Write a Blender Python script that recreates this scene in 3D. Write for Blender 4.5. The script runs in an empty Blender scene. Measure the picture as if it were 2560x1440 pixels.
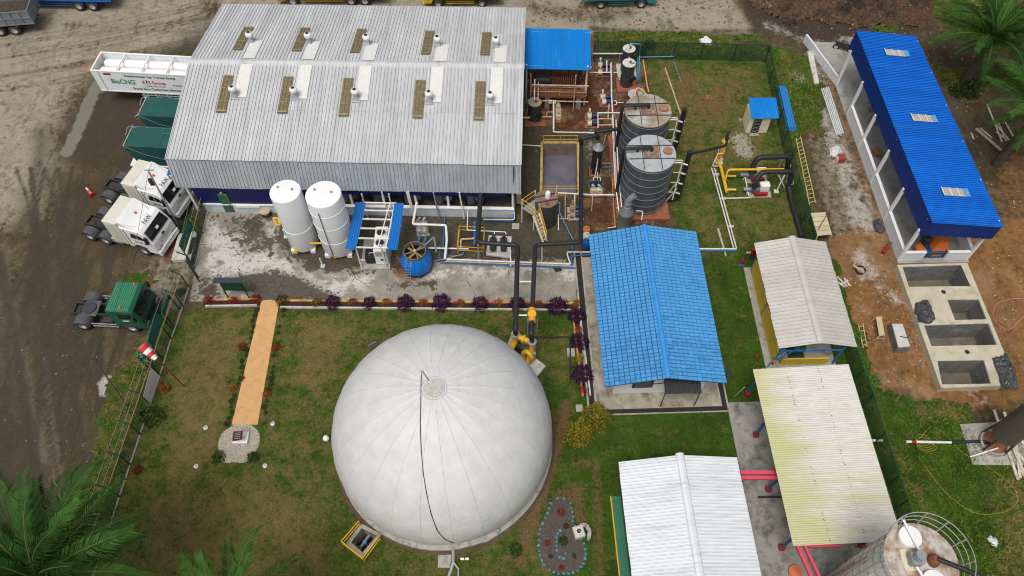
import bpy, bmesh, math, random
import numpy as np
from mathutils import Vector, Matrix, Euler
random.seed(7); RNG = np.random.default_rng(11)
S = bpy.context.scene
COL = S.collection
# ---------------- camera (drone, 45.6 m up, pitched 56.9 degrees down) ----------------
CAMZ = 45.6; FPX = 1899.0; TH = math.radians(56.9); RO = math.radians(-0.71)
_R0 = Vector((1,0,0)); _F = Vector((0,math.cos(TH),-math.sin(TH))); _U0 = Vector((0,math.sin(TH),math.cos(TH)))
_R = _R0*math.cos(RO)+_U0*math.sin(RO); _U = _U0*math.cos(RO)-_R0*math.sin(RO)
cd = bpy.data.cameras.new('camera'); cam = bpy.data.objects.new('camera', cd); COL.objects.link(cam)
cd.sensor_width = 36; cd.lens = FPX/2560*36; cd.clip_start = 0.5; cd.clip_end = 6000
cam.matrix_world = Matrix(((_R.x,_U.x,-_F.x,0),(_R.y,_U.y,-_F.y,0),(_R.z,_U.z,-_F.z,CAMZ),(0,0,0,1)))
S.camera = cam
S.cycles.filter_width = 1.1
S.render.resolution_x = 1024; S.render.resolution_y = 576
# ---------------- overcast daylight ----------------
SUN_EL = math.radians(66); SUN_AZ = math.radians(205)
w = bpy.data.worlds.new('World'); S.world = w; w.use_nodes = True
nt = w.node_tree; bg = nt.nodes['Background']
sk = nt.nodes.new('ShaderNodeTexSky'); sk.sky_type = 'NISHITA'; sk.sun_disc = False
sk.sun_elevation = SUN_EL; sk.sun_rotation = SUN_AZ; sk.air_density = 1.0; sk.dust_density = 6.0; sk.ozone_density = 1.0
hs = nt.nodes.new('ShaderNodeHueSaturation'); hs.inputs['Saturation'].default_value = 0.22
nt.links.new(sk.outputs[0], hs.inputs['Color']); nt.links.new(hs.outputs[0], bg.inputs[0])
bg.inputs[1].default_value = 0.10
sl = bpy.data.lights.new('sun','SUN'); sl.energy = 1.4; sl.angle = math.radians(22); sl.color = (1,0.97,0.92)
so = bpy.data.objects.new('sun', sl); COL.objects.link(so)
sd = Vector((math.sin(SUN_AZ)*math.cos(SUN_EL), math.cos(SUN_AZ)*math.cos(SUN_EL), math.sin(SUN_EL)))
so.rotation_euler = sd.to_track_quat('Z','Y').to_euler(); so.location = (0,30,80)
S.view_settings.view_transform = 'Standard'; S.view_settings.look = 'None'; S.view_settings.gamma = 1
S.view_settings.use_curve_mapping = False; S.view_settings.exposure = 0.14
# ---------------- helpers ----------------
def ray(x, y): return (_F+_R*((x-1280)/FPX)-_U*((y-720)/FPX))
CAMP = Vector((0,0,CAMZ))
def P(x, y, z=0.0):
    "point of the place at height z that the survey photograph shows at (x, y)"
    d = ray(x,y); return CAMP + d*((z-CAMZ)/d.z)
def PL(x, y, p, n):
    d = ray(x,y); return CAMP + d*((p-CAMP).dot(n)/d.dot(n))
WM = {}
def link(o, parent=None):
    COL.objects.link(o)
    if parent is not None: o.parent = parent
    return o
def tag(o, label=None, cat=None, group=None, kind=None):
    if label: o['label'] = label
    if cat: o['category'] = cat
    if group: o['group'] = group
    if kind: o['kind'] = kind
    return o
def thing(name, label, cat, loc=(0,0,0), rz=0.0, group=None):
    o = bpy.data.objects.new(name, None); o.empty_display_size = 0.3
    o.location = loc; o.rotation_euler = (0,0,rz); COL.objects.link(o)
    WM[o.name] = Matrix.Translation(Vector(loc)) @ Matrix.Rotation(rz,4,'Z')
    return tag(o, label, cat, group)
class MB:
    def __init__(s): s.v=[]; s.f=[]; s.m=[]; s.mi=0
    def add(s, vs, fs):
        b=len(s.v); s.v.extend([tuple(q) for q in vs]); s.f.extend([tuple(i+b for i in f) for f in fs]); s.m.extend([s.mi]*len(fs)); return s
    def box(s, x0,x1,y0,y1,z0,z1):
        return s.add([(x0,y0,z0),(x1,y0,z0),(x1,y1,z0),(x0,y1,z0),(x0,y0,z1),(x1,y0,z1),(x1,y1,z1),(x0,y1,z1)],
          [(0,3,2,1),(4,5,6,7),(0,1,5,4),(1,2,6,5),(2,3,7,6),(3,0,4,7)])
    def bbox(s, x0,x1,y0,y1,z0,z1,b=0.03):
        "box with chamfered edges"
        bm=bmesh.new(); t=MB().box(x0,x1,y0,y1,z0,z1)
        vs=[bm.verts.new(q) for q in t.v]; [bm.faces.new([vs[i] for i in f]) for f in t.f]
        bmesh.ops.bevel(bm, geom=bm.edges[:], offset=b, segments=1, affect='EDGES')
        bm.verts.index_update(); s.add([q.co.copy() for q in bm.verts],[[q.index for q in f.verts] for f in bm.faces]); bm.free(); return s
    def hexa(s, lo, hi):
        "lo, hi: four points each, same winding (ccw from above)"
        return s.add(list(lo)+list(hi),[(3,2,1,0),(4,5,6,7),(0,1,5,4),(1,2,6,5),(2,3,7,6),(3,0,4,7)])
    def prism(s, poly, z0, z1):
        n=len(poly); return s.add([(p[0],p[1],z0) for p in poly]+[(p[0],p[1],z1) for p in poly],
          [tuple(range(n-1,-1,-1)),tuple(range(n,2*n))]+[(i,(i+1)%n,n+(i+1)%n,n+i) for i in range(n)])
    def extr(s, prof, axis, a, b):
        "closed profile of 2-D points extruded along axis 'x' or 'y' from a to b"
        n=len(prof)
        f=(lambda p,t:(t,p[0],p[1])) if axis=='x' else (lambda p,t:(p[0],t,p[1]))
        return s.add([f(p,a) for p in prof]+[f(p,b) for p in prof],
          [tuple(range(n-1,-1,-1)),tuple(range(n,2*n))]+[(i,(i+1)%n,n+(i+1)%n,n+i) for i in range(n)])
    def beam(s, a, b, w, h=None, up=(0,0,1)):
        a=Vector(a); b=Vector(b); h=h or w; d=(b-a).normalized(); u=Vector(up)
        if abs(d.dot(u))>0.95: u=Vector((0,1,0))
        x=d.cross(u).normalized(); y=x.cross(d).normalized()
        q=[a+x*w*i/2+y*h*j/2 for i,j in((-1,-1),(1,-1),(1,1),(-1,1))]; r=[p+(b-a) for p in q]
        return s.add(q+r,[(3,2,1,0),(4,5,6,7),(0,1,5,4),(1,2,6,5),(2,3,7,6),(3,0,4,7)])
    def tube(s, pts, r, n=8, bend=0.0, closed=False, r2=None):
        pts=[Vector(p) for p in pts]
        if bend>0 and len(pts)>2:
            q=[pts[0]]
            for i in range(1,len(pts)-1):
                a,b,c=pts[i-1],pts[i],pts[i+1]; k=min(bend,(a-b).length*.45,(c-b).length*.45)
                p0=b+(a-b).normalized()*k; p1=b+(c-b).normalized()*k
                for t in (0,.33,.67,1): q.append(p0*(1-t)**2+b*2*t*(1-t)+p1*t*t)
            q.append(pts[-1]); pts=q
        m=len(pts); vs=[]; prev=None
        for i,p in enumerate(pts):
            if closed: d=(pts[(i+1)%m]-pts[i-1])
            elif i==0: d=pts[1]-p
            elif i==m-1: d=p-pts[i-1]
            else: d=(pts[i+1]-p).normalized()+(p-pts[i-1]).normalized()
            if d.length<1e-6: d=Vector((0,0,1))
            d.normalize()
            if prev is None:
                u=Vector((0,0,1)) if abs(d.z)<.9 else Vector((0,1,0)); x=d.cross(u).normalized()
            else: x=(prev-d*prev.dot(d)); x=x.normalized() if x.length>1e-5 else d.orthogonal().normalized()
            prev=x; y=d.cross(x); rr=r if r2 is None else r+(r2-r)*i/(m-1)
            for k in range(n):
                a=2*math.pi*k/n; vs.append(p+(x*math.cos(a)+y*math.sin(a))*rr)
        fs=[]
        for i in range(m if closed else m-1):
            j=(i+1)%m
            for k in range(n): fs.append((i*n+k,i*n+(k+1)%n,j*n+(k+1)%n,j*n+k))
        if not closed: fs+= [tuple(range(n-1,-1,-1)),tuple((m-1)*n+k for k in range(n))]
        return s.add(vs,fs)
    def cyl(s, c, r, z0, z1, n=24, r2=None): return s.lathe([(r,z0),(r if r2 is None else r2,z1)],n,c)
    def lathe(s, prof, n=24, c=(0,0), cap=True):
        vs=[]; fs=[]
        for r,z in prof:
            for k in range(n):
                a=2*math.pi*k/n; vs.append((c[0]+r*math.cos(a),c[1]+r*math.sin(a),z))
        for i in range(len(prof)-1):
            for k in range(n): fs.append((i*n+k,i*n+(k+1)%n,(i+1)*n+(k+1)%n,(i+1)*n+k))
        if cap: fs+=[tuple(range(n-1,-1,-1)),tuple((len(prof)-1)*n+k for k in range(n))]
        return s.add(vs,fs)
    def ring(s, c, r, rt, z, n=32, k=6):
        return s.tube([(c[0]+r*math.cos(2*math.pi*i/n),c[1]+r*math.sin(2*math.pi*i/n),z) for i in range(n)],rt,k,closed=True)
    def xf(s, M):
        s.v=[tuple(M@Vector(q)) for q in s.v]; return s
    def mesh(s, name, mats, smooth=False):
        me=bpy.data.meshes.new(name); me.from_pydata(s.v,[],s.f)
        for m in (mats if isinstance(mats,(list,tuple)) else [mats]): me.materials.append(m)
        if isinstance(mats,(list,tuple)): me.polygons.foreach_set('material_index',s.m)
        if smooth: me.polygons.foreach_set('use_smooth',[True]*len(me.polygons))
        me.update(); return me
    def build(s, name, mats, parent=None, smooth=False, world=True, piv=None):
        "world: coordinates given in the place's frame; otherwise in the parent's own frame"
        if parent is not None and world:
            s.xf(WM[parent.name].inverted())
        elif parent is None:
            c=piv if piv is not None else base_of(s.v); s.v=[(q[0]-c[0],q[1]-c[1],q[2]-c[2]) for q in s.v]
        me=s.mesh(name,mats,False)
        if smooth: me.set_sharp_from_angle(angle=math.radians(40)) if hasattr(me,'set_sharp_from_angle') else None
        if smooth: me.polygons.foreach_set('use_smooth',[True]*len(me.polygons)); me.set_sharp_from_angle(angle=math.radians(40))
        o=bpy.data.objects.new(name,me); link(o,parent)
        if parent is None: o.location=c; WM[o.name]=Matrix.Translation(Vector(c))
        else: WM[o.name]=WM[parent.name].copy()
        return o
def base_of(v):
    a=np.array(v); return ((a[:,0].min()+a[:,0].max())/2,(a[:,1].min()+a[:,1].max())/2,a[:,2].min())
def copy_tree(o, parent=None, mats=None):
    c=o.copy(); COL.objects.link(c); c.parent=parent
    for ch in list(o.children): copy_tree(ch,c)
    return c
def one(mb, name, mat, label, cat, group=None, smooth=False):
    return tag(mb.build(name,mat,None,smooth),label,cat,group)
def inst(name, me, parent, M):
    o=bpy.data.objects.new(name,me); link(o,parent); o.matrix_basis=M; WM[o.name]=(WM[parent.name] if parent else Matrix())@M; return o
def frame(o, x, y, z=None):
    x=Vector(x).normalized(); y=Vector(y).normalized(); z=x.cross(y).normalized() if z is None else Vector(z)
    return Matrix(((x.x,y.x,z.x,o[0]),(x.y,y.y,z.y,o[1]),(x.z,y.z,z.z,o[2]),(0,0,0,1)))
# ---------------- materials ----------------
class NT:
    def __init__(s, name):
        s.mat=bpy.data.materials.new(name); s.mat.use_nodes=True; s.t=s.mat.node_tree; s.b=s.t.nodes['Principled BSDF']
        s.pos=s.n('ShaderNodeNewGeometry').outputs['Position']
    def n(s, typ, **kw):
        q=s.t.nodes.new(typ)
        for k,v in kw.items(): setattr(q,k,v)
        return q
    def l(s, a, b): s.t.links.new(a,b)
    def set(s, inp, v):
        if hasattr(v,'is_output'): s.l(v,inp)
        else:
            if isinstance(v,(tuple,list)) and len(v)==3 and inp.type=='RGBA': v=(*v,1)
            inp.default_value=v
    def noise(s, scale, detail=4, rough=.6, vec=None, stretch=None, off=0):
        v=vec or s.pos
        if stretch or off:
            m=s.n('ShaderNodeMapping'); s.l(v,m.inputs[0]); m.inputs['Scale'].default_value=stretch or (1,1,1); m.inputs['Location'].default_value=(off,off*1.7,off*.6); v=m.outputs[0]
        q=s.n('ShaderNodeTexNoise'); s.l(v,q.inputs['Vector']); q.inputs['Scale'].default_value=scale; q.inputs['Detail'].default_value=detail; q.inputs['Roughness'].default_value=rough
        return q.outputs['Fac']
    def ramp(s, fac, a, b, va=0.0, vb=1.0):
        q=s.n('ShaderNodeMapRange',clamp=True); s.set(q.inputs[0],fac); q.inputs[1].default_value=a; q.inputs[2].default_value=b; q.inputs[3].default_value=va; q.inputs[4].default_value=vb
        return q.outputs[0]
    def mix(s, fac, a, b, mode='MIX'):
        q=s.n('ShaderNodeMix',data_type='RGBA',blend_type=mode); s.set(q.inputs[0],fac); s.set(q.inputs[6],a); s.set(q.inputs[7],b); return q.outputs[2]
    def math(s, op, a, b=0.0):
        q=s.n('ShaderNodeMath',operation=op); s.set(q.inputs[0],a); s.set(q.inputs[1],b); return q.outputs[0]
    def attr(s, name):
        q=s.n('ShaderNodeAttribute',attribute_name=name); return q
    def bump(s, h, dist, strength=1.0):
        q=s.n('ShaderNodeBump'); s.l(h,q.inputs['Height']); q.inputs['Distance'].default_value=dist; q.inputs['Strength'].default_value=strength; s.l(q.outputs[0],s.b.inputs['Normal'])
    def out(s, col, rough=.6, metal=0.0, spec=.5):
        s.set(s.b.inputs['Base Color'],col); s.set(s.b.inputs['Roughness'],rough); s.set(s.b.inputs['Metallic'],metal); s.b.inputs['Specular IOR Level'].default_value=spec
        return s.mat
_mc={}
def M(name, col, rough=.55, metal=0.0, var=.12, scale=2.5, dirt=None, dk=.5, ds=1.2, st=None, bump=0.0, bs=20, spec=.4, orand=0.0):
    "painted/metal/stone surface: colour drift, grime patches (dirt colour, cover dk, size ds, stretch st)"
    if name in _mc: return _mc[name]
    t=NT(name)
    f=t.noise(scale,5); c=t.mix(t.ramp(f,.3,.7),tuple(x*(1-var) for x in col),tuple(min(.95,x*(1+var)) for x in col))
    if orand:
        oi=t.n('ShaderNodeObjectInfo'); c=t.mix(1.0,c,t.mix(oi.outputs['Random'],(1-orand,)*3,(1+orand*.6,)*3),'MULTIPLY')
    r=rough
    if dirt:
        g=t.noise(ds,7,.68,stretch=st,off=3.1); k=t.ramp(g,.72-dk*.45,.86-dk*.36); k=t.math('MULTIPLY',k,.85)
        c=t.mix(k,c,dirt); r=t.ramp(k,0,1,rough,min(1,rough+.3))
    if bump: t.bump(t.noise(bs,4),bump)
    _mc[name]=t.out(c,r,metal,spec); return _mc[name]
# value noise for outlines and painted ground
def vnoise(x, y, seed=0):
    def h(i,j): 
        n=(i*374761393+j*668265263+seed*982451653)&0x7fffffff; n=(n^(n>>13))*1274126177&0x7fffffff; return ((n^(n>>16))&0xffff)/65535.0
    xi=np.floor(x).astype(np.int64); yi=np.floor(y).astype(np.int64); fx=x-xi; fy=y-yi; fx=fx*fx*(3-2*fx); fy=fy*fy*(3-2*fy)
    return (h(xi,yi)*(1-fx)+h(xi+1,yi)*fx)*(1-fy)+(h(xi,yi+1)*(1-fx)+h(xi+1,yi+1)*fx)*fy
def fbm(x, y, s=1.0, seed=0, o=4):
    r=0; a=.5
    for k in range(o): r=r+a*(vnoise(x*s,y*s,seed+k)-.5); s*=2.1; a*=.55
    return r
def seg_dist(X, Y, pts, closed=False):
    d=np.full(X.shape,1e9)
    n=len(pts)
    for i in range(n if closed else n-1):
        ax,ay=pts[i][:2]; bx,by=pts[(i+1)%n][:2]; vx,vy=bx-ax,by-ay; L=vx*vx+vy*vy+1e-9
        t=np.clip(((X-ax)*vx+(Y-ay)*vy)/L,0,1); d=np.minimum(d,np.hypot(X-ax-t*vx,Y-ay-t*vy))
    return d
def poly_sd(X, Y, pts):
    "signed distance, positive inside"
    ins=np.zeros(X.shape,bool); n=len(pts)
    for i in range(n):
        ax,ay=pts[i][:2]; bx,by=pts[(i+1)%n][:2]
        c=((ay>Y)!=(by>Y))&(X<(bx-ax)*(Y-ay)/((by-ay) or 1e-9)+ax); ins^=c
    d=seg_dist(X,Y,pts,True); return np.where(ins,d,-d)
def paint(X, Y, strokes):
    "strokes: (pixel polyline on the ground, radius m, strength, softness m) -> cover"
    a=np.zeros(X.shape)
    for pts,r,k,sf in strokes:
        w=[P(*q) for q in pts]; d=seg_dist(X,Y,w) if len(w)>1 else np.hypot(X-w[0].x,Y-w[0].y)
        a=np.maximum(a,k*np.clip((r+sf-d)/(2*sf),0,1))
    return a
def areas(X, Y, polys):
    a=np.zeros(X.shape)
    for pts,k,sf in polys:
        d=poly_sd(X,Y,[P(*q) for q in pts]); a=np.maximum(a,k*np.clip((d+sf)/(2*sf),0,1))
    return a
def set_attr(me, name, rgb):
    at=me.attributes.new(name,'FLOAT_COLOR','POINT'); n=len(rgb[0]); a=np.ones((n,4),np.float32)
    for i in range(3): a[:,i]=rgb[i]
    at.data.foreach_set('color',a.ravel())
def grid_mesh(name, X, Y, Z, mat, keep=None):
    ny,nx=X.shape; me=bpy.data.meshes.new(name); idx=np.arange(nx*ny).reshape(ny,nx)
    q=np.stack([idx[:-1,:-1],idx[:-1,1:],idx[1:,1:],idx[1:,:-1]],-1).reshape(-1,4)
    V=np.stack([X.ravel(),Y.ravel(),Z.ravel()],-1)
    if keep is not None:
        q=q[keep.ravel()]; used=np.unique(q); mp=np.zeros(nx*ny,np.int64); mp[used]=np.arange(len(used)); q=mp[q]; V=V[used]
    me.vertices.add(len(V)); me.vertices.foreach_set('co',V.astype(np.float32).ravel())
    me.loops.add(q.size); me.loops.foreach_set('vertex_index',q.astype(np.int32).ravel())
    me.polygons.add(len(q)); me.polygons.foreach_set('loop_start',(np.arange(len(q))*4).astype(np.int32))
    me.materials.append(mat); me.update(calc_edges=True); me.validate(); me.polygons.foreach_set('use_smooth',[True]*len(me.polygons))
    return me,V[:,0],V[:,1]
def put(name, me, kind='structure', label=None):
    o=bpy.data.objects.new(name,me); COL.objects.link(o); tag(o,label,kind=kind); return o
def tri_soup(name, V, mat, label, cat=None, kind='stuff', parent=None):
    "V: (n,3,3) triangles"
    n=len(V); me=bpy.data.meshes.new(name); me.vertices.add(n*3); me.vertices.foreach_set('co',V.astype(np.float32).ravel())
    me.loops.add(n*3); me.loops.foreach_set('vertex_index',np.arange(n*3,dtype=np.int32)); me.polygons.add(n); me.polygons.foreach_set('loop_start',(np.arange(n)*3).astype(np.int32))
    me.materials.append(mat); me.update(calc_edges=True)
    o=bpy.data.objects.new(name,me); link(o,parent); return tag(o,label,cat,kind=kind)
# pits cut out of the ground sheets (outline in the place's frame)
def _shr(q, k):
    c=sum(q,Vector())/len(q); return [p+(c-p).normalized()*k for p in q]
BASIN=[P(1354,354,.55),P(1446,354,.55),P(1447,487,.55),P(1351,487,.55)]
TANKS=[[P(*p,.55) for p in q] for q in (((2256,667),(2403,662),(2427,715),(2272,717)),((2368,749),(2447,748),(2467,798),(2388,800)),((2310,813),(2472,808),(2493,862),(2328,865)),((2343,902),(2460,900),(2478,959),(2355,961)))]
VALVE=[P(878,1356,.1),P(904.5,1321,.1),P(942,1340,.1),P(907,1382,.1)]
MANI=[P(1283,846,.1),P(1332,868,.1),P(1322,905,.1),P(1270,880,.1)]
HOLES=[_shr(BASIN,.15),_shr(VALVE,.05),_shr(MANI,.05)]+[_shr(q,-.06) for q in TANKS]
def hole_mask(x, y):
    m=np.zeros(x.shape,bool)
    for h in HOLES: m|=poly_sd(x,y,h)>0
    return m
# ================= ground =================
def ground_mat():
    t=NT('yard_dirt'); a=t.attr('mask_a'); b=t.attr('mask_b')
    sa=t.n('ShaderNodeSeparateColor'); t.l(a.outputs['Color'],sa.inputs[0]); sb=t.n('ShaderNodeSeparateColor'); t.l(b.outputs['Color'],sb.inputs[0])
    n1=t.noise(.35,8,.65); n2=t.noise(2.2,8,.7,off=5); n3=t.noise(12,5,.7); n4=t.noise(.9,8,.7,stretch=(1,.35,1),off=9)
    n5=t.noise(2.6,6,.7,stretch=(1,.10,1),off=21); n6=t.noise(.22,5,.6,off=31); n8=t.math('ADD',t.math('MULTIPLY',n4,.5),t.math('MULTIPLY',n2,.5))
    c=t.mix(t.ramp(n2,.33,.68),(.044,.032,.018),(.118,.088,.052))
    c=t.mix(t.ramp(n1,.42,.7,0,.55),c,(.165,.126,.078)); c=t.mix(t.ramp(n5,.5,.68,0,.6),c,(.038,.029,.019)); c=t.mix(t.ramp(n6,.5,.66,0,.55),c,(.055,.042,.027))
    def msk(o, n, k=.9, s=.18):
        v=t.math('ADD',o,t.math('MULTIPLY',t.math('SUBTRACT',n,.5),k)); return t.ramp(v,.5-s,.5+s)
    lt=t.mix(t.ramp(n2,.3,.7),(.25,.21,.155),(.375,.328,.255)); lt=t.mix(t.ramp(n3,.55,.75,0,.4),lt,(.18,.145,.105)); lt=t.mix(t.ramp(n1,.5,.64,0,.5),lt,(.20,.165,.125)); lt=t.mix(t.ramp(n4,.58,.7,0,.55),lt,(.12,.095,.07))
    c=t.mix(msk(sa.outputs[0],n8,3.2,.34),c,lt)
    mud=t.mix(t.ramp(n3,.35,.65),(.030,.025,.021),(.085,.068,.050)); c=t.mix(t.math('MULTIPLY',msk(sa.outputs[1],n8,4.5,.34),.9),c,mud)
    org=t.mix(t.ramp(n2,.3,.7),(.15,.066,.020),(.29,.150,.058)); org=t.mix(t.ramp(n1,.5,.62,0,.6),org,(.33,.22,.125)); org=t.mix(t.ramp(n3,.6,.72,0,.6),org,(.12,.055,.022)); org=t.mix(t.ramp(n5,.55,.7,0,.5),org,(.10,.055,.028)); org=t.mix(t.ramp(n6,.45,.6,0,.45),org,(.19,.112,.055)); c=t.mix(t.math('MULTIPLY',msk(sb.outputs[0],n8,3.5,.35),t.ramp(sb.outputs[0],.03,.35)),c,org)
    ash=t.mix(t.ramp(n3,.4,.62),(.022,.02,.018),(.10,.07,.05)); c=t.mix(msk(sb.outputs[1],n2,1.2,.25),c,ash)
    rub=t.mix(t.ramp(n3,.35,.6),(.24,.215,.185),(.58,.55,.51)); c=t.mix(t.math('MULTIPLY',msk(sb.outputs[2],n8,4,.25),t.ramp(sb.outputs[2],.03,.3,0,.8)),c,rub)
    # scattered small stones and scraps
    vo=t.n('ShaderNodeTexVoronoi'); t.l(t.pos,vo.inputs['Vector']); vo.inputs['Scale'].default_value=1.7
    c=t.mix(t.ramp(vo.outputs['Distance'],.05,.03),c,(.5,.46,.4))
    pud=msk(sa.outputs[2],n2,1.3,.12); c=t.mix(t.math('MULTIPLY',pud,.8),c,(.22,.205,.165))
    t.bump(t.math('ADD',n2,t.math('MULTIPLY',n3,.35)),.10,.8)
    return t.out(c,t.ramp(pud,0,1,.95,.35),0,.06)
gx=np.concatenate([[-2500,-600,-200,-100,-70],np.arange(-54,54.01,.2),[70,100,200,600,2500]])
gy=np.concatenate([[-2500,-600,-100,-30],np.arange(0,74.01,.2),[90,130,260,800,2600]])
X,Y=np.meshgrid(gx,gy)
cxm=(X[:-1,:-1]+X[1:,1:])/2; cym=(Y[:-1,:-1]+Y[1:,1:])/2
me,vx,vy=grid_mesh('ground',X,Y,X*0,ground_mat(),~hole_mask(cxm,cym))
lightm=np.maximum(areas(vx,vy,[([(-500,-300),(560,-300),(520,70),(470,120),(300,160),(225,190),(170,260),(130,330),(140,420),(100,520),(50,560),(-500,620)],.85,2.2),
  ([(540,-300),(1825,-300),(1840,10),(1880,70),(1875,86),(1320,84),(550,60)],.92,.5),([(-200,600),(40,620),(60,800),(30,1000),(-200,1000)],.45,1.5),
  ([(2015,130),(2060,150),(2250,660),(2200,720),(2150,700),(2080,640),(2020,300)],.52,.8)]),
  paint(vx,vy,[([(20,700),(60,900),(110,1150)],.35,.5,.3),([(110,880),(150,1250)],.3,.5,.3),([(400,700),(430,640)],1.2,.55,.8),([(390,740),(440,690)],1.6,.6,1)]))
mud=np.maximum(areas(vx,vy,[([(235,205),(470,205),(440,420),(300,445),(165,395),(180,290)],.82,1.3),([(330,150),(480,95),(520,110),(480,190)],.7,.8),([(-80,1150),(60,1180),(120,1260),(60,1300),(-100,1300)],.9,.8),
   ([(-200,650),(80,680),(120,900),(140,1200),(-200,1400)],.68,2.5),([(130,430),(330,430),(340,560),(250,720),(140,700)],.5,1.5),([(60,560),(260,520),(230,700),(130,860),(60,840)],.55,1.5),([(240,480),(320,560),(310,650),(220,620)],.5,1)]),
  paint(vx,vy,[([(-5,640),(40,850),(75,1080),(100,1300)],.5,.9,.35),([(75,640),(110,850),(150,1080)],.45,.75,.4),([(300,400),(270,520),(225,640),(190,760),(160,900)],.8,.62,.7),([(110,600),(70,760),(40,900)],.7,.8,.6),
   ([(1480,72),(1700,82),(1900,75)],.35,.7,.3),([(1700,92),(1900,100)],.5,.6,.4),([(1645,45),(1665,80)],.35,.55,.15),([(1672,50),(1682,80)],.3,.5,.12),([(2060,110),(2150,150),(2330,160),(2560,170)],.9,.62,.7),
   ([(1330,20),(1500,40),(1560,30)],.9,.55,.6),([(200,90),(400,60),(520,45)],.3,.5,.25),([(160,60),(330,75),(500,80)],.25,.45,.2),([(100,330),(90,480),(40,600)],.6,.55,.6),([(215,470),(330,430)],.8,.6,.7),([(410,165),(500,120)],.5,.8,.3)]))
tk=[]; rt_=random.Random(12)
for i in range(13):
    x0=rt_.uniform(-120,300); cv=rt_.uniform(-70,90); bw=rt_.uniform(-60,60); y0=rt_.choice([420,520,600,700,820]); y1=y0+rt_.uniform(300,750)
    for dx in(0,70): tk.append(([(x0+dx+bw*f_+cv*math.sin(f_*3.1),y0+(y1-y0)*f_) for f_ in(0,.2,.4,.6,.8,1)],rt_.uniform(.10,.2),rt_.uniform(.7,1.15),.12))
for i in range(7):
    y0=rt_.uniform(40,180)
    for dy in(0,32): tk.append(([(rt_.uniform(-40,60),y0+dy+60),(180,y0+dy+30),(330,y0+dy),(500,y0+dy-40)],.12,rt_.uniform(.4,.7),.12))
tk+=[([(260+9*k,610-4*k),(325+7*k,540+6*k)],.10,1.0,.08) for k in range(5)]
mud=np.maximum(mud,np.where(mud<9,paint(vx,vy,tk),0))
pud=paint(vx,vy,[([(243,212),(228,245),(205,300),(185,345),(168,380)],.55,1,.35),([(250,215),(255,225)],.35,1,.25)])
orange=areas(vx,vy,[([(2070,600),(2180,545),(2240,650),(2480,560),(2600,520),(2700,700),(2700,1020),(2560,1010),(2440,1020),(2330,1000),(2190,965),(2130,860),(2100,740)],.9,.6),([(2120,200),(2250,640),(2215,660),(2095,250)],.62,.4),([(2480,380),(2700,380),(2700,600),(2500,570)],.5,1.2)])
orange=np.maximum(orange,paint(vx,vy,[([(2060,130),(2140,400),(2230,650)],.5,.5,.5)]))
ash=areas(vx,vy,[([(1830,-300),(2280,-300),(2300,40),(2340,80),(2230,90),(2060,110),(1890,75),(1845,10)],.75,.8)])
rub=np.maximum(paint(vx,vy,[([(2060,330),(2120,420),(2160,560)],1.0,.5,.8),([(2150,640),(2170,690)],.7,.55,.5),([(2040,200),(2060,330)],.5,.5,.4),([(2200,720),(2260,760)],.5,.5,.4),([(1900,60),(2050,110)],.7,.4,.6),([(2240,90),(2100,100)],.4,.55,.4),([(2130,20),(2200,60)],.9,.5,.6),([(2400,940),(2460,1000)],.6,.4,.5),([(265,958),(268,975)],.5,1,.25),([(2330,880),(2480,900)],.4,.35,.4)]),0)
set_attr(me,'mask_a',(lightm,mud,pud)); set_attr(me,'mask_b',(orange,ash,rub)); put('ground',me)
# ---- lawn and rough grass ----
def grass_col(t, a):
    s=t.n('ShaderNodeSeparateColor'); t.l(a.outputs['Color'],s.inputs[0])
    n1=t.noise(.55,8,.7); n2=t.noise(4,8,.75,off=4); n3=t.noise(18,4,.75)
    g=t.mix(t.ramp(n1,.35,.65),(.019,.046,.006),(.056,.112,.013)); g=t.mix(t.ramp(n3,.4,.7,0,.7),g,(.085,.125,.022)); g=t.mix(t.ramp(n2,.30,.47,.8,0),g,(.020,.026,.007))
    d=t.mix(t.ramp(n3,.35,.65),(.118,.084,.030),(.255,.188,.080))
    def msk(o,n,k,sf): return t.ramp(t.math('ADD',o,t.math('MULTIPLY',t.math('SUBTRACT',n,.5),k)),.5-sf,.5+sf)
    n8=t.math('ADD',t.math('MULTIPLY',t.noise(1.3,7,.7,off=15),.6),t.math('MULTIPLY',n2,.4)); c=t.mix(msk(s.outputs[0],n8,4.0,.4),g,d)
    e=t.mix(t.ramp(n3,.4,.65),(.12,.065,.03),(.26,.16,.085)); gt=lambda o:t.ramp(o,.03,.3); c=t.mix(t.math('MULTIPLY',msk(s.outputs[1],n2,3.0,.3),gt(s.outputs[1])),c,e); c=t.mix(t.math('MULTIPLY',msk(s.outputs[2],n2,3.5,.25),gt(s.outputs[2])),c,t.mix(t.ramp(n3,.35,.6),(.22,.19,.13),(.52,.49,.42))); return c,n3,n2,s
def lawn_mat(name, tuft=False):
    t=NT(name); c,n3,n2,s=grass_col(t,t.attr('mask_g'))
    if tuft: c=t.mix(1.0,c,(1.75,1.8,1.6),'MULTIPLY')
    else: t.bump(t.math('ADD',n3,n2),.07)
    return t.out(c,1.0,0,.03)
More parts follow.
